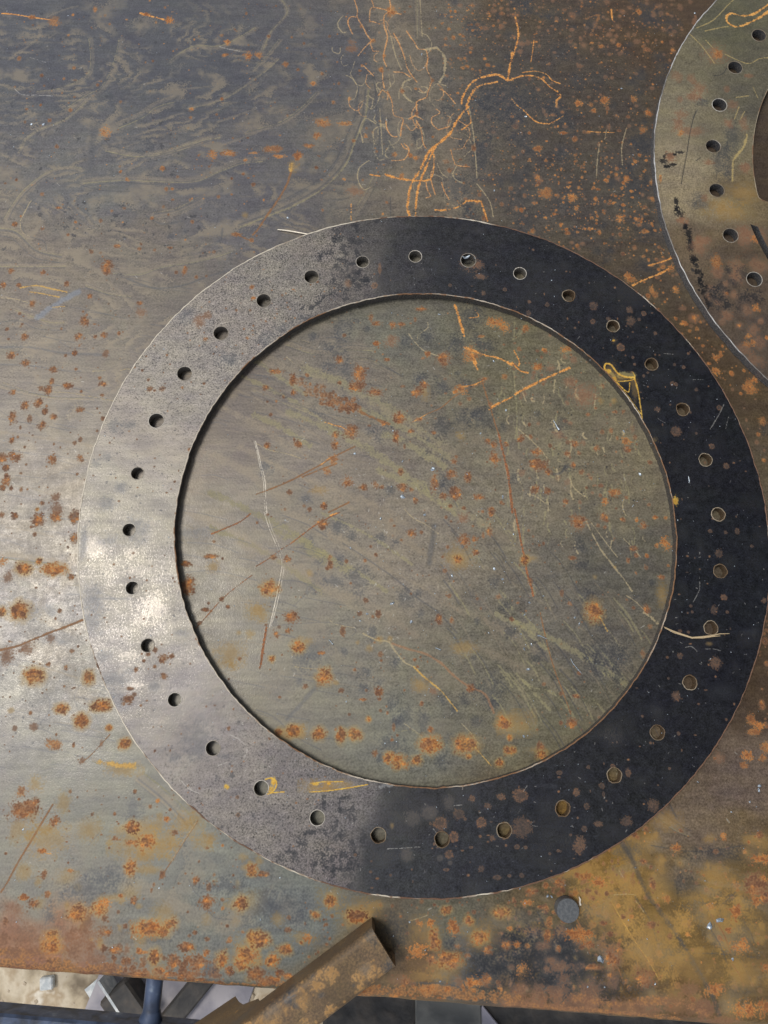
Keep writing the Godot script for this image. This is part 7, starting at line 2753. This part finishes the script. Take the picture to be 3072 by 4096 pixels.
func build_ring() -> void:
	var t := thing("flange_ring", "large flat steel flange ring with 32 bolt holes, left half coloured paler by film and a painted reflection", "ring")
	var skin := SteelSkin.new(612.0, 612.0, -306.0, -306.0, 2.3, [tile_a, tile_b, tile_c, tile_d])
	var tones := []  # left half paler: bright reflection painted into the colour, with a worn film
	tones.append([22, -284, 44, 45, 50])
	tones.append([127, -255, 40, 42, 48])
	tones.append([38, -235, 42, 44, 50])
	tones.append([232, -189, 38, 40, 46])
	tones.append([204, -120, 34, 37, 44])
	tones.append([268, -76, 36, 38, 44])
	tones.append([252, 30, 33, 36, 43])
	tones.append([266, 90, 34, 37, 44])
	tones.append([220, 147, 34, 36, 43])
	tones.append([156, 219, 38, 40, 45])
	tones.append([98, 253, 38, 40, 46])
	tones.append([23, 270, 44, 46, 52])
	tones.append([-13, 235, 46, 47, 50])
	tones.append([-43, 269, 46, 48, 52])
	tones.append([59, 280, 40, 42, 48])
	tones.append([-32, 286, 48, 50, 54])
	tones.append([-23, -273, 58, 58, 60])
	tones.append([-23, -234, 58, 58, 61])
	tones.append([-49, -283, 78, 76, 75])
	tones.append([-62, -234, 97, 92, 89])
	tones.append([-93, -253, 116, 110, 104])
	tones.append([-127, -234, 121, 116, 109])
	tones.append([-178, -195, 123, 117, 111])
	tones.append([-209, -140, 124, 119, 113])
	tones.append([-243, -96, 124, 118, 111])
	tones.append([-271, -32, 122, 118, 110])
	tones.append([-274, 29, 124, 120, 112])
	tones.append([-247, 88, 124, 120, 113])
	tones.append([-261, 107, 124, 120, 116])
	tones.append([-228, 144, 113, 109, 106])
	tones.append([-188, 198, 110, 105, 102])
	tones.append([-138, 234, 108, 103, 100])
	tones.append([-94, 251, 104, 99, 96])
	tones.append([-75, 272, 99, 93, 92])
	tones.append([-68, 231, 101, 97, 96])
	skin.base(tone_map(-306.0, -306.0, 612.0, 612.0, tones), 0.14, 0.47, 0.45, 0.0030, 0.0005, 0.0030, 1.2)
	paint_ring(skin)
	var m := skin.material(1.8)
	var outer := loop(Vector2.ZERO, 0.3, 720, 0.0007, 3)
	var inner := loop(Vector2.ZERO, 0.2183, 720, 0.0007, 4)
	var polys := []
	var edge := started()
	var n := 32
	var rims := []
	var start := 3.70442
	wall(edge, outer, -0.0004, -0.009, 1.0)
	wall(edge, inner, -0.0004, -0.009, -1.0)
	var centres := []
	for i in n:
		var mid := start + TAU * i / n
		var hole_r := 0.0069 if i < 4 or i == 31 else (0.0062 if i < 8 or i > 28 else 0.0060)
		if i > 25 and i < 31:
			hole_r = 0.0057
		if i == 6:
			hole_r = 0.0073
		var cen := Vector2.from_angle(mid) * 0.25703
		centres.append([cen, hole_r, mid, i])
		# an uneven hole: 36 points from the outward direction on, clockwise
		var uneven := 0.012 if i < 8 or i > 22 else 0.075
		var hp := PackedVector2Array()
		var hn := FastNoiseLite.new()
		hn.seed = 400 + i
		hn.frequency = 0.8
		for k in 36:
			var dir := Vector2.from_angle(TAU * k / 36.0)
			hp.append(cen + (dir * hole_r * (1.0 + uneven * 1.6 * hn.get_noise_2d(dir.x, dir.y) + uneven * 0.5 * hn.get_noise_2d(dir.x * 5.0, dir.y * 5.0))).rotated(mid))
		rims.append(hp)
		# two half sectors, each with half the hole in its side
		for side in [-1, 1]:
			var p := PackedVector2Array()
			for k in 13:
				var an: float = mid + side * (TAU / n / 2.0) * (12 - k) / 12.0
				p.append(sample(outer, an))
			for k in 19:
				p.append(hp[posmod(side * k, 36)])
			for k in 13:
				var an: float = mid + side * (TAU / n / 2.0) * k / 12.0
				p.append(sample(inner, an))
			polys.append(p)
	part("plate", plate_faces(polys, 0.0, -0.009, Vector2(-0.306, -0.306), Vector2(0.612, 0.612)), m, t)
	var cut := mottled([0.25, 0.55, 0.8], [Color8(52, 52, 54), Color8(78, 77, 76), Color8(104, 92, 80)], 0.03, 0.03, 0.5, 0.3, 6.0, 21)
	part("cut_face", edge.commit(), cut, t)
	var burr_metal := plain(Color.WHITE, 0.55, 0.0)
	burr_metal.vertex_color_use_as_albedo = true
	var st := started()
	bead(st, outer, -0.0002, 0.00058, [Color8(206, 197, 180).srgb_to_linear(), Color8(104, 76, 56).srgb_to_linear()], 31, true, 5.0)
	part("outer_edge", st.commit(), burr_metal, t)
	st = started()
	bead(st, inner, -0.0002, 0.00055, [Color8(186, 176, 160).srgb_to_linear(), Color8(120, 88, 60).srgb_to_linear()], 32, true, 2.6)
	part("inner_edge", st.commit(), burr_metal, t)
	var bright_bore := mottled([0.25, 0.55, 0.8], [Color8(84, 82, 80), Color8(136, 132, 126), Color8(176, 170, 162)], 0.05, 0.02, 0.42, 0.45, 5.0, 23)
	var rusty_bore := mottled([0.25, 0.5, 0.75], [Color8(66, 58, 50), Color8(104, 90, 72), Color8(134, 104, 70)], 0.05, 0.02, 0.7, 0.15, 5.0, 24)
	for c in centres:
		var i: int = c[3]
		var pale := i < 8 or i > 22
		st = started()
		wall(st, rims[i], 0.0, -0.009, -1.0)
		var bore := part("bolt_hole", st.commit(), bright_bore if pale else rusty_bore, t)
		st = started()
		bead(st, rims[i], 0.0, 0.0003 if pale else rng.randf_range(0.0003, 0.0005), [(Color8(190, 184, 174) if pale else Color8(150, 138, 118)).srgb_to_linear(), (Color8(140, 132, 120) if pale else Color8(96, 76, 54)).srgb_to_linear()], 80 + i)
		part("burr", st.commit(), burr_metal, bore)


func sample(p: PackedVector2Array, an: float) -> Vector2:
	var f := fposmod(an / TAU, 1.0) * p.size()
	var i := int(f) % p.size()
	return p[i].lerp(p[(i + 1) % p.size()], f - floorf(f))


func build_second_ring() -> void:
	var cen := Vector2(0.5402, -0.3480)
	var t := thing("flange_plate", "olive brown steel flange plate with black smears, cut by the right edge of the picture", "flange")
	var skin := SteelSkin.new(320.0, 640.0, 220.0, -670.0, 2.0, [tile_a, tile_b, tile_c, tile_d])
	var tones := []
	tones.append([276, -501, 112, 106, 86])
	tones.append([312, -525, 92, 90, 72])
	tones.append([253, -417, 128, 120, 99])
	tones.append([262, -363, 140, 129, 107])
	tones.append([249, -327, 142, 130, 106])
	tones.append([302, -391, 116, 109, 90])
	tones.append([289, -312, 128, 116, 93])
	tones.append([314, -328, 116, 102, 76])
	tones.append([263, -276, 106, 92, 74])
	tones.append([306, -257, 90, 78, 64])
	tones.append([290, -199, 86, 74, 64])
	tones.append([314, -180, 84, 74, 66])
	tones.append([310, -218, 88, 76, 66])
	tones.append([337, -446, 96, 92, 78])
	skin.base(tone_map(220.0, -670.0, 320.0, 640.0, tones), 0.20, 0.45, 0.15, 0.0015, 0.0003, 0.0007, 0.6)
	paint_second_ring(skin)
	var m := skin.material(1.2)
	var polys := []
	var edge := started()
	var outer := loop(cen, 0.309, 720, 0.0006, 8)
	wall(edge, outer, -0.0003, -0.009, 1.0)
	var gap := 0.00001
	var poly := PackedVector2Array()
	# holes are reached from the outer edge by hair cuts
	var cuts := []
	for k in 14:
		cuts.append([deg_to_rad(107.6 + 11.45 * k), "hole"])
	cuts.append([deg_to_rad(215.8), "window"])
	cuts.append([deg_to_rad(159.4), "slit"])
	cuts.sort_custom(func(p, q): return p[0] < q[0])
	var at := 0
	for i in 720:
		var an := TAU * i / 720.0
		poly.append(outer[i])
		while at < cuts.size() and cuts[at][0] >= an and cuts[at][0] < an + TAU / 720.0:
			var ca: float = cuts[at][0]
			var side := Vector2.from_angle(ca + PI / 2.0) * gap
			var inside := PackedVector2Array()
			match cuts[at][1]:
				"hole":
					var hc := cen + Vector2.from_angle(ca) * 0.2503
					for k in 25:
						inside.append(hc + Vector2.from_angle(ca - TAU * k / 24.0) * 0.0076)
				"window":
					inside.append_array(arc(cen, 0.2107, ca, deg_to_rad(175.0), 40))
					inside.append(Vector2(0.3312, -0.3245))
					inside.append(Vector2(0.3345, -0.3213))
					inside.append(Vector2(0.3400, -0.3194))
					inside.append(Vector2(0.5000, -0.3000))
					inside.append_array(arc(cen, 0.2107, deg_to_rad(300.0), ca, 40))
				"slit":
					inside.append_array(arc(cen + Vector2(-0.0035, 0.0012), 0.2235, ca, deg_to_rad(140.0), 14))
					inside.append_array(arc(cen + Vector2(-0.006, 0.004), 0.2140, deg_to_rad(140.0), deg_to_rad(166.0), 16))
					inside.append_array(arc(cen + Vector2(-0.0035, 0.0012), 0.2235, deg_to_rad(166.6), ca, 5))
			poly.append(outer[i].lerp(outer[(i + 1) % 720], fposmod(ca, TAU / 720.0) * 720.0 / TAU) - side)
			for q in inside.size():
				poly.append(inside[q] - side * (1.0 if q == 0 else (-1.0 if q == inside.size() - 1 else 0.0)))
			poly.append(outer[i].lerp(outer[(i + 1) % 720], fposmod(ca, TAU / 720.0) * 720.0 / TAU) + side)
			var rim := inside.slice(0, inside.size() - 1)
			rim.reverse()
			wall(edge, rim, 0.0, -0.009, -1.0)
			if cuts[at][1] == "window":
				var stw := started()
				bead(stw, rim, -0.0002, 0.0005, [Color8(150, 140, 120).srgb_to_linear(), Color8(110, 80, 56).srgb_to_linear()], 44)
				var mw := plain(Color.WHITE, 0.5, 0.0)
				mw.vertex_color_use_as_albedo = true
				part("window_edge", stw.commit(), mw, t)
			elif cuts[at][1] == "hole":
				var sth := started()
				bead(sth, rim, -0.0001, 0.0004, [Color8(170, 166, 158).srgb_to_linear(), Color8(120, 108, 92).srgb_to_linear()], 45 + at)
				var mh := plain(Color.WHITE, 0.5, 0.0)
				mh.vertex_color_use_as_albedo = true
				part("burr", sth.commit(), mh, t)
			at += 1
	polys.append(poly)
	part("plate", plate_faces(polys, 0.0, -0.009, Vector2(0.220, -0.670), Vector2(0.320, 0.640)), m, t)
	var cut := mottled([0.25, 0.55, 0.8], [Color8(74, 76, 80), Color8(104, 104, 106), Color8(134, 130, 124)], 0.03, 0.03, 0.5, 0.4, 6.0, 22)
	part("cut_face", edge.commit(), cut, t)
	var st := started()
	bead(st, outer, -0.0002, 0.0006, [Color8(190, 190, 190).srgb_to_linear(), Color8(120, 116, 112).srgb_to_linear()], 33)
	var burr_metal := plain(Color.WHITE, 0.4, 0.2)
	burr_metal.vertex_color_use_as_albedo = true
	part("outer_edge", st.commit(), burr_metal, t)


func build_bar() -> void:
	var t := thing("channel_bar", "rusty brown steel channel bar lying across the front edge of the table", "steel bar", Vector3(-0.0489, TABLE_Y + 0.0003, 0.3150))
	t.basis = Basis(Vector3(0.5553, 0, 0.8317), Vector3.UP, Vector3(-0.8317, 0, 0.5553))   # x across, z back along the bar
	# u runs round the section from the right foot over the top to the left foot, v from the far end to the end on the table
	var skin := SteelSkin.new(200.0, 370.0, 0.0, 0.0, 1.8, [tile_a, tile_b, tile_c, tile_d])
	var tones := []
	for k in 30:
		var lump := rng.randf_range(0.8, 1.15)
		tones.append([rng.randf_range(0.0, 200.0), rng.randf_range(0.0, 370.0), 98.0 * lump, 80.0 * lump, 58.0 * lump])
	skin.base(tone_map(0.0, 0.0, 200.0, 370.0, tones), 0.2, 0.62, 0.25, 0.0022, 0.0, 0.0012, 0.6)
	skin.scatter(rng, "b", 26, 110.0, 180.0, 40.0, 180.0, 0.6, 4.0)
	skin.scatter(rng, "b", 120, 124.0, 150.0, 3.5, 150.0, 0.6, 3.2)
	skin.scatter(rng, "b", 60, 119.0, 285.0, 5.0, 40.0, 0.6, 3.5)
	skin.scatter(rng, "b", 50, 104.0, 340.0, 5.0, 10.0, 0.6, 3.0)
	skin.scatter(rng, "b", 55, 97.0, 270.0, 3.0, 85.0, 0.6, 3.5)
	skin.scatter(rng, "d", 70, 110.0, 190.0, 40.0, 180.0, 1.0, 6.0)
	var rust := skin.material(1.6)
	# channel section with rounded shoulders, open underneath
	var sec := PackedVector2Array()
	var wide := 0.0322
	var high := 0.026
	var r := 0.0055
	sec.append(Vector2(0.0, 0.0))
	for k in 7:
		var an := PI - PI / 2.0 * k / 6.0
		sec.append(Vector2(r, high - r) + Vector2.from_angle(an) * r)
	for k in 7:
		var an := PI / 2.0 - PI / 2.0 * k / 6.0
		sec.append(Vector2(wide - r, high - r) + Vector2.from_angle(an) * r)
	sec.append(Vector2(wide, 0.0))
	var g := 0.004
	sec.append(Vector2(wide - g, 0.0))
	sec.append(Vector2(wide - g, high - g - 0.001))
	sec.append(Vector2(wide - g - 0.001, high - g))
	sec.append(Vector2(g + 0.001, high - g))
	sec.append(Vector2(g, high - g - 0.001))
	sec.append(Vector2(g, 0.0))
	sec.reverse()
	var body := extruded(sec, 0.36, true, Vector2(0.2, 0.37))
	var o := part("channel", body, rust, t)
	o.position = Vector3(0, 0, 0.36)
	o.rotation.y = 0.0
	# the web goes on below the table's edge, with a notch cut where it meets the edge
	var web := PackedVector2Array()
	for p in [Vector2(-0.104, -0.0003), Vector2(-0.106, -0.0085), Vector2(-0.1225, -0.0215), Vector2(-0.1285, -0.034), Vector2(-0.137, -0.0565), Vector2(-0.18, -0.0645), Vector2(-0.36, -0.090), Vector2(-0.36, -0.0003)]:
		web.append(p)
	var wm := extruded(web, 0.0042, true, Vector2(0.2, 0.37))
	var wo := part("web", wm, rust, t)
	wo.basis = Basis(Vector3(0, 0, -1), Vector3.UP, Vector3(1, 0, 0))
	wo.position = Vector3(0.0044, 0, 0)


func build_small_things() -> void:
	var bright := mottled([0.2, 0.6, 0.9], [Color8(120, 132, 146), Color8(176, 188, 198), Color8(214, 220, 224)], 0.05, 0.02, 0.38, 0.75, 3.0, 61)
	var fleck_shapes := []
	for i in 5:
		fleck_shapes.append(chip(0.001, 100 + i))
	fleck(fleck_shapes[0], bright, 0.0067, -0.0506, 2.54, 0.00)
	fleck(fleck_shapes[1], bright, -0.0212, -0.0251, 2.79, 2.40)
	fleck(fleck_shapes[2], bright, 0.0688, -0.0249, 1.68, 4.80)
	fleck(fleck_shapes[3], bright, 0.0750, -0.1065, 1.46, 0.91)
	fleck(fleck_shapes[4], bright, 0.0161, -0.2022, 1.53, 3.31)
	fleck(fleck_shapes[0], bright, -0.0636, -0.0649, 1.42, 5.71)
	fleck(fleck_shapes[1], bright, 0.0655, -0.1552, 1.35, 1.83)
	fleck(fleck_shapes[2], bright, -0.0205, -0.0577, 1.27, 4.23)
	fleck(fleck_shapes[3], bright, 0.0508, -0.0842, 1.30, 0.34)
	fleck(fleck_shapes[4], bright, 0.0376, -0.0456, 0.99, 2.74)
	fleck(fleck_shapes[0], bright, -0.0289, -0.0866, 0.86, 5.14)
	fleck(fleck_shapes[1], bright, -0.0291, -0.2035, 0.91, 1.26)
	fleck(fleck_shapes[2], bright, -0.0306, 0.0696, 2.12, 3.66)
	fleck(fleck_shapes[3], bright, -0.0016, -0.0084, 1.66, 6.05)
	fleck(fleck_shapes[4], bright, 0.0216, 0.0461, 1.88, 2.17)
	fleck(fleck_shapes[0], bright, 0.0586, 0.0398, 1.62, 4.57)
	fleck(fleck_shapes[1], bright, -0.0144, 0.0852, 1.97, 0.69)
	fleck(fleck_shapes[2], bright, -0.0583, 0.0845, 1.05, 3.08)
	fleck(fleck_shapes[3], bright, -0.0525, 0.0785, 1.58, 5.48)
	fleck(fleck_shapes[4], bright, -0.0405, -0.0047, 1.65, 1.60)
	fleck(fleck_shapes[0], bright, -0.0670, 0.0211, 0.95, 4.00)
	fleck(fleck_shapes[1], bright, 0.0657, 0.0489, 1.35, 0.11)
	fleck(fleck_shapes[2], bright, 0.0518, 0.0952, 0.92, 2.51)
	fleck(fleck_shapes[3], bright, 0.0219, 0.0990, 0.92, 4.91)
	fleck(fleck_shapes[4], bright, -0.0378, 0.1848, 1.00, 1.03)
	fleck(fleck_shapes[0], bright, -0.0699, 0.1511, 0.89, 3.43)
	fleck(fleck_shapes[1], bright, 0.0882, 0.0694, 1.34, 5.83)
	fleck(fleck_shapes[2], bright, 0.0878, 0.1049, 1.18, 1.94)
	fleck(fleck_shapes[3], bright, 0.0816, 0.1087, 1.57, 4.34)
	fleck(fleck_shapes[4], bright, 0.0838, 0.1257, 2.07, 0.46)
	fleck(fleck_shapes[0], bright, 0.1268, 0.0823, 1.20, 2.86)
	fleck(fleck_shapes[1], bright, 0.0779, 0.1802, 1.64, 5.26)
	fleck(fleck_shapes[2], bright, 0.1300, 0.0877, 1.33, 1.37)
	fleck(fleck_shapes[3], bright, 0.1129, 0.1724, 1.01, 3.77)
	fleck(fleck_shapes[4], bright, 0.0792, 0.0960, 1.05, 6.17)
	fleck(fleck_shapes[0], bright, 0.1006, 0.0637, 0.94, 2.29)
	fleck(fleck_shapes[1], bright, 0.0768, 0.0093, 1.24, 4.68)
	fleck(fleck_shapes[2], bright, 0.0830, 0.0796, 1.06, 0.80)
	fleck(fleck_shapes[3], bright, 0.0911, 0.3015, 1.65, 3.20)
	fleck(fleck_shapes[4], bright, 0.0940, 0.3019, 1.41, 5.60)
	fleck(fleck_shapes[0], bright, 0.1302, 0.3475, 3.22, 1.72)
	fleck(fleck_shapes[1], bright, 0.2186, 0.3254, 3.52, 4.11)
	fleck(fleck_shapes[2], bright, 0.2272, 0.3207, 3.30, 0.23)
	fleck(fleck_shapes[3], bright, 0.2716, 0.2205, 2.00, 2.63)
	fleck(fleck_shapes[4], bright, 0.2705, 0.2235, 1.87, 5.03)
	fleck(fleck_shapes[0], bright, 0.2346, 0.3489, 1.39, 1.14)
	fleck(fleck_shapes[1], bright, 0.2617, 0.2330, 1.24, 3.54)
	fleck(fleck_shapes[2], bright, 0.2204, 0.2171, 1.00, 5.94)
	fleck(fleck_shapes[3], bright, 0.2457, 0.2406, 0.99, 2.06)
	fleck(fleck_shapes[4], bright, 0.1717, 0.3651, 1.03, 4.46)
	fleck(fleck_shapes[0], bright, 0.1186, 0.3665, 0.91, 0.57)
	fleck(fleck_shapes[1], bright, 0.1318, 0.3669, 0.91, 2.97)
	fleck(fleck_shapes[2], bright, 0.1826, -0.0868, 1.46, 5.37)
	fleck(fleck_shapes[3], bright, 0.1942, -0.0458, 2.00, 1.49)
	fleck(fleck_shapes[4], bright, -0.3732, -0.4052, 2.14, 3.89)
	fleck(fleck_shapes[0], bright, -0.3853, -0.4050, 1.48, 0.00)
	fleck(fleck_shapes[1], bright, -0.1295, -0.3035, 1.59, 2.40)
	fleck(fleck_shapes[2], bright, 0.0042, -0.4955, 1.57, 4.80)
	fleck(fleck_shapes[3], bright, 0.0732, -0.3359, 1.31, 0.92)
	fleck(fleck_shapes[4], bright, 0.2096, -0.4570, 1.39, 3.31)
	fleck(fleck_shapes[0], bright, 0.1087, -0.4218, 1.53, 5.71)
	fleck(fleck_shapes[1], bright, 0.2952, -0.5528, 1.46, 1.83)
	fleck(fleck_shapes[2], bright, -0.3265, 0.2480, 1.18, 4.23)
	fleck(fleck_shapes[3], bright, -0.2163, 0.2922, 0.93, 0.34)
	fleck(fleck_shapes[4], bright, -0.2492, 0.3341, 0.91, 2.74)
	fleck(fleck_shapes[0], bright, -0.0192, 0.3190, 1.16, 5.14)
	fleck(fleck_shapes[1], bright, -0.0320, 0.3289, 0.92, 1.26)
	fleck(fleck_shapes[2], bright, 0.0042, 0.3610, 1.13, 3.66)
	fleck(fleck_shapes[3], bright, -0.1216, 0.2857, 0.94, 6.06)
	fleck(fleck_shapes[4], bright, -0.1358, 0.3161, 0.92, 2.17)
	# the punched-out disc
	var grey := mottled([0.3, 0.7], [Color8(82, 86, 90), Color8(96, 99, 102)], 0.03, 0.05, 0.5, 0.2, 2.0, 62)
	var st := started()
	var prof := [Vector2(0.0, 0.0001), Vector2(0.0086, 0.0001), Vector2(0.0089, 0.0006), Vector2(0.0089, 0.0082), Vector2(0.0085, 0.0088), Vector2(0.0, 0.0089)]
	for k in prof.size() - 1:
		for i in 40:
			var quad := []
			for c in [[i, k], [i + 1, k], [i + 1, k + 1], [i, k + 1]]:
				var an: float = TAU * c[0] / 40.0
				var q: Vector2 = prof[c[1]]
				quad.append(Vector3(cos(an) * q.x, q.y, sin(an) * q.x))
			for v in [0, 1, 2, 0, 2, 3]:
				st.add_vertex(quad[v])
	st.generate_normals()
	single("steel_slug", st.commit(), grey, "small round grey steel slug standing on the rusty table below the ring", "slug", Vector3(0.1045, TABLE_Y, 0.3099))
	single("swarf_flap", tube(PackedVector3Array([Vector3(0.0380, 0.0004, -0.2573), Vector3(0.0402, -0.0005, -0.2559), Vector3(0.0426, -0.0010, -0.2569), Vector3(0.0451, 0.0006, -0.2582)]), PackedFloat32Array([0.0006, 0.0012, 0.0014, 0.0006]), 6), bright, "bent metal flap stuck in the large top bolt hole of the ring", "swarf")
	var straw := thing("straw", "thin pale dry straw lying over the inner edge of the ring", "straw")
	var dry := plain(Color8(184, 164, 130), 0.8)
	part("stalk", tube(PackedVector3Array([Vector3(0.1990, 0.0016, 0.0912), Vector3(0.2061, 0.0014, 0.0945), Vector3(0.2138, 0.0012, 0.0973), Vector3(0.2222, 0.0010, 0.1002), Vector3(0.2308, 0.0011, 0.0996), Vector3(0.2401, 0.0012, 0.0985), Vector3(0.2461, 0.0014, 0.0972), Vector3(0.2542, 0.0020, 0.0970)]), PackedFloat32Array([0.0003, 0.0005, 0.0006, 0.00065, 0.0006, 0.0005, 0.0004, 0.0002]), 6), dry, straw)
	part("strand", tube(PackedVector3Array([Vector3(0.2222, 0.0010, 0.1004), Vector3(0.2321, 0.0009, 0.1003), Vector3(0.2401, 0.0010, 0.0992), Vector3(0.2466, 0.0014, 0.0989)]), PackedFloat32Array([0.0006, 0.0006, 0.0005, 0.0002]), 6), dry, straw)
	part("strand", tube(PackedVector3Array([Vector3(0.1996, 0.0016, 0.0921), Vector3(0.2073, 0.0012, 0.0960), Vector3(0.2151, 0.0010, 0.0983), Vector3(0.2229, 0.0009, 0.1007)]), PackedFloat32Array([0.0002, 0.0004, 0.0005, 0.0005]), 6), dry, straw)
	var wire := plain(Color8(232, 222, 204), 0.35, 0.3)
	single("wire_offcut", tube(PackedVector3Array([Vector3(-0.1387, -0.0081, -0.2895), Vector3(-0.1298, -0.0084, -0.2887), Vector3(-0.1209, -0.0084, -0.2871), Vector3(-0.1097, -0.0079, -0.2847)]), PackedFloat32Array([0.0006, 0.0008, 0.0008, 0.0006]), 6), wire, "short bright wire offcut touching the upper left rim of the ring", "wire")
	single("swarf_curl", tube(PackedVector3Array([Vector3(0.1163, -0.0085, 0.3079), Vector3(0.1157, -0.0073, 0.3057), Vector3(0.1159, -0.0063, 0.3034), Vector3(0.1149, -0.0053, 0.3013)]), PackedFloat32Array([0.0012, 0.0008, 0.0008, 0.0004]), 6), wire, "white curl of swarf standing right beside the round steel slug", "swarf")
	single("metal_sliver", tube(PackedVector3Array([Vector3(0.1180, -0.0087, -0.0968), Vector3(0.1196, -0.0087, -0.0938), Vector3(0.1211, -0.0087, -0.0904), Vector3(0.1228, -0.0087, -0.0874)]), PackedFloat32Array([0.0002, 0.0004, 0.0006, 0.0012]), 6), bright, "bright metal sliver with a thick end inside the ring, upper right", "sliver")
	single("metal_sliver", tube(PackedVector3Array([Vector3(0.1207, -0.0087, 0.1169), Vector3(0.1224, -0.0087, 0.1208), Vector3(0.1255, -0.0087, 0.1247), Vector3(0.1291, -0.0087, 0.1292)]), PackedFloat32Array([0.0003, 0.0004, 0.0004, 0.0003]), 6), bright, "hair thin curved silver sliver inside the ring above its lower right edge", "sliver")
	single("metal_sliver", tube(PackedVector3Array([Vector3(0.0933, -0.0087, 0.0974), Vector3(0.0959, -0.0087, 0.0978), Vector3(0.0985, -0.0087, 0.0990), Vector3(0.1011, -0.0087, 0.1003)]), PackedFloat32Array([0.0008, 0.0006, 0.0004, 0.0003]), 6), bright, "short thick silver sliver inside the ring left of the dark oil smudge", "sliver")
	single("metal_sliver", tube(PackedVector3Array([Vector3(0.0056, -0.0087, 0.1074), Vector3(0.0078, -0.0087, 0.1082), Vector3(0.0091, -0.0087, 0.1087), Vector3(0.0099, -0.0087, 0.1091)]), PackedFloat32Array([0.0004, 0.0005, 0.0005, 0.0008]), 6), bright, "short straight silver sliver at the centre of the table inside the ring", "sliver")
	single("metal_sliver", tube(PackedVector3Array([Vector3(-0.0848, -0.0087, 0.1003), Vector3(-0.0835, -0.0087, 0.1016), Vector3(-0.0823, -0.0087, 0.1031), Vector3(-0.0814, -0.0087, 0.1041)]), PackedFloat32Array([0.0004, 0.0004, 0.0004, 0.0006]), 6), bright, "tiny white sliver beside the two rust dots left of centre inside the ring", "sliver")
	single("metal_sliver", tube(PackedVector3Array([Vector3(0.2334, 0.0006, -0.0412), Vector3(0.2336, 0.0006, -0.0388), Vector3(0.2339, 0.0006, -0.0367), Vector3(0.2332, 0.0006, -0.0350)]), PackedFloat32Array([0.0004, 0.0006, 0.0006, 0.0004]), 6), bright, "white bent sliver on the black ring beside the yellow squiggle's hole", "sliver")
	var grit := MultiMesh.new()
	grit.transform_format = MultiMesh.TRANSFORM_3D
	grit.mesh = fleck_shapes[0]
	grit.instance_count = 1300
	for i in 1300:
		var q := Vector3(rng.randf_range(-0.43, 0.37), TABLE_Y - 0.00005, rng.randf_range(-0.55, 0.36))
		if i < 500:
			q = Vector3(rng.randfn(0.06, 0.09), TABLE_Y - 0.00005, rng.randfn(0.03, 0.10))
		var far := Vector2(q.x, q.z).length()
		if far > 0.214 and far < 0.303:
			q.y = 0.0
		elif far >= 0.303 and (Vector2(q.x, q.z) - Vector2(0.54, -0.348)).length() < 0.312:
			q = Vector3(rng.randf_range(-0.4, -0.32), TABLE_Y - 0.00005, rng.randf_range(-0.4, 0.3))
		var sc := 0.22 + pow(rng.randf(), 3.0) * 0.5
		grit.set_instance_transform(i, Transform3D(Basis(Vector3.UP, rng.randf() * TAU).scaled(Vector3(sc, sc, sc)), q))
	var dust := MultiMeshInstance3D.new()
	dust.name = "metal_grit"
	dust.multimesh = grit
	dust.material_override = bright
	dust.set_meta("kind", "stuff")
	dust.set_meta("label", "fine bright metal grit sprinkled over the table and the ring")
	dust.set_meta("category", "grit")
	add_child(dust, true)


func fleck(shape: Mesh, metal: Material, x: float, z: float, size: float, turn: float) -> void:
	var d := Vector2(x, z).length()
	var half := posmod(int(round(atan2(x, -z) / TAU * 24.0)), 24)
	var hour := int(half / 2.0)
	var hours := ["twelve", "one", "two", "three", "four", "five", "six", "seven", "eight", "nine", "ten", "eleven"]
	var big := "tiny" if size < 1.1 else ("small" if size < 1.9 else ("middling" if size < 3.0 else "large"))
	var how := "inside the ring close to its centre" if d < 0.06 else ("inside the ring, halfway out" if d < 0.14 else ("inside the ring, near its rim" if d < 0.22 else ("just outside the ring" if d < 0.36 else "far outside the ring")))
	var o := single("metal_fleck", shape, metal, "%s silvery fleck %s, towards %s" % [big, how, hours[hour] + " o'clock" if half % 2 == 0 else "half past " + hours[hour]], "metal fleck", Vector3(x, TABLE_Y, z), "silvery flecks of spatter on the table")
	o.basis = Basis(Vector3.UP, turn).scaled(Vector3(size, size * 0.7, size))
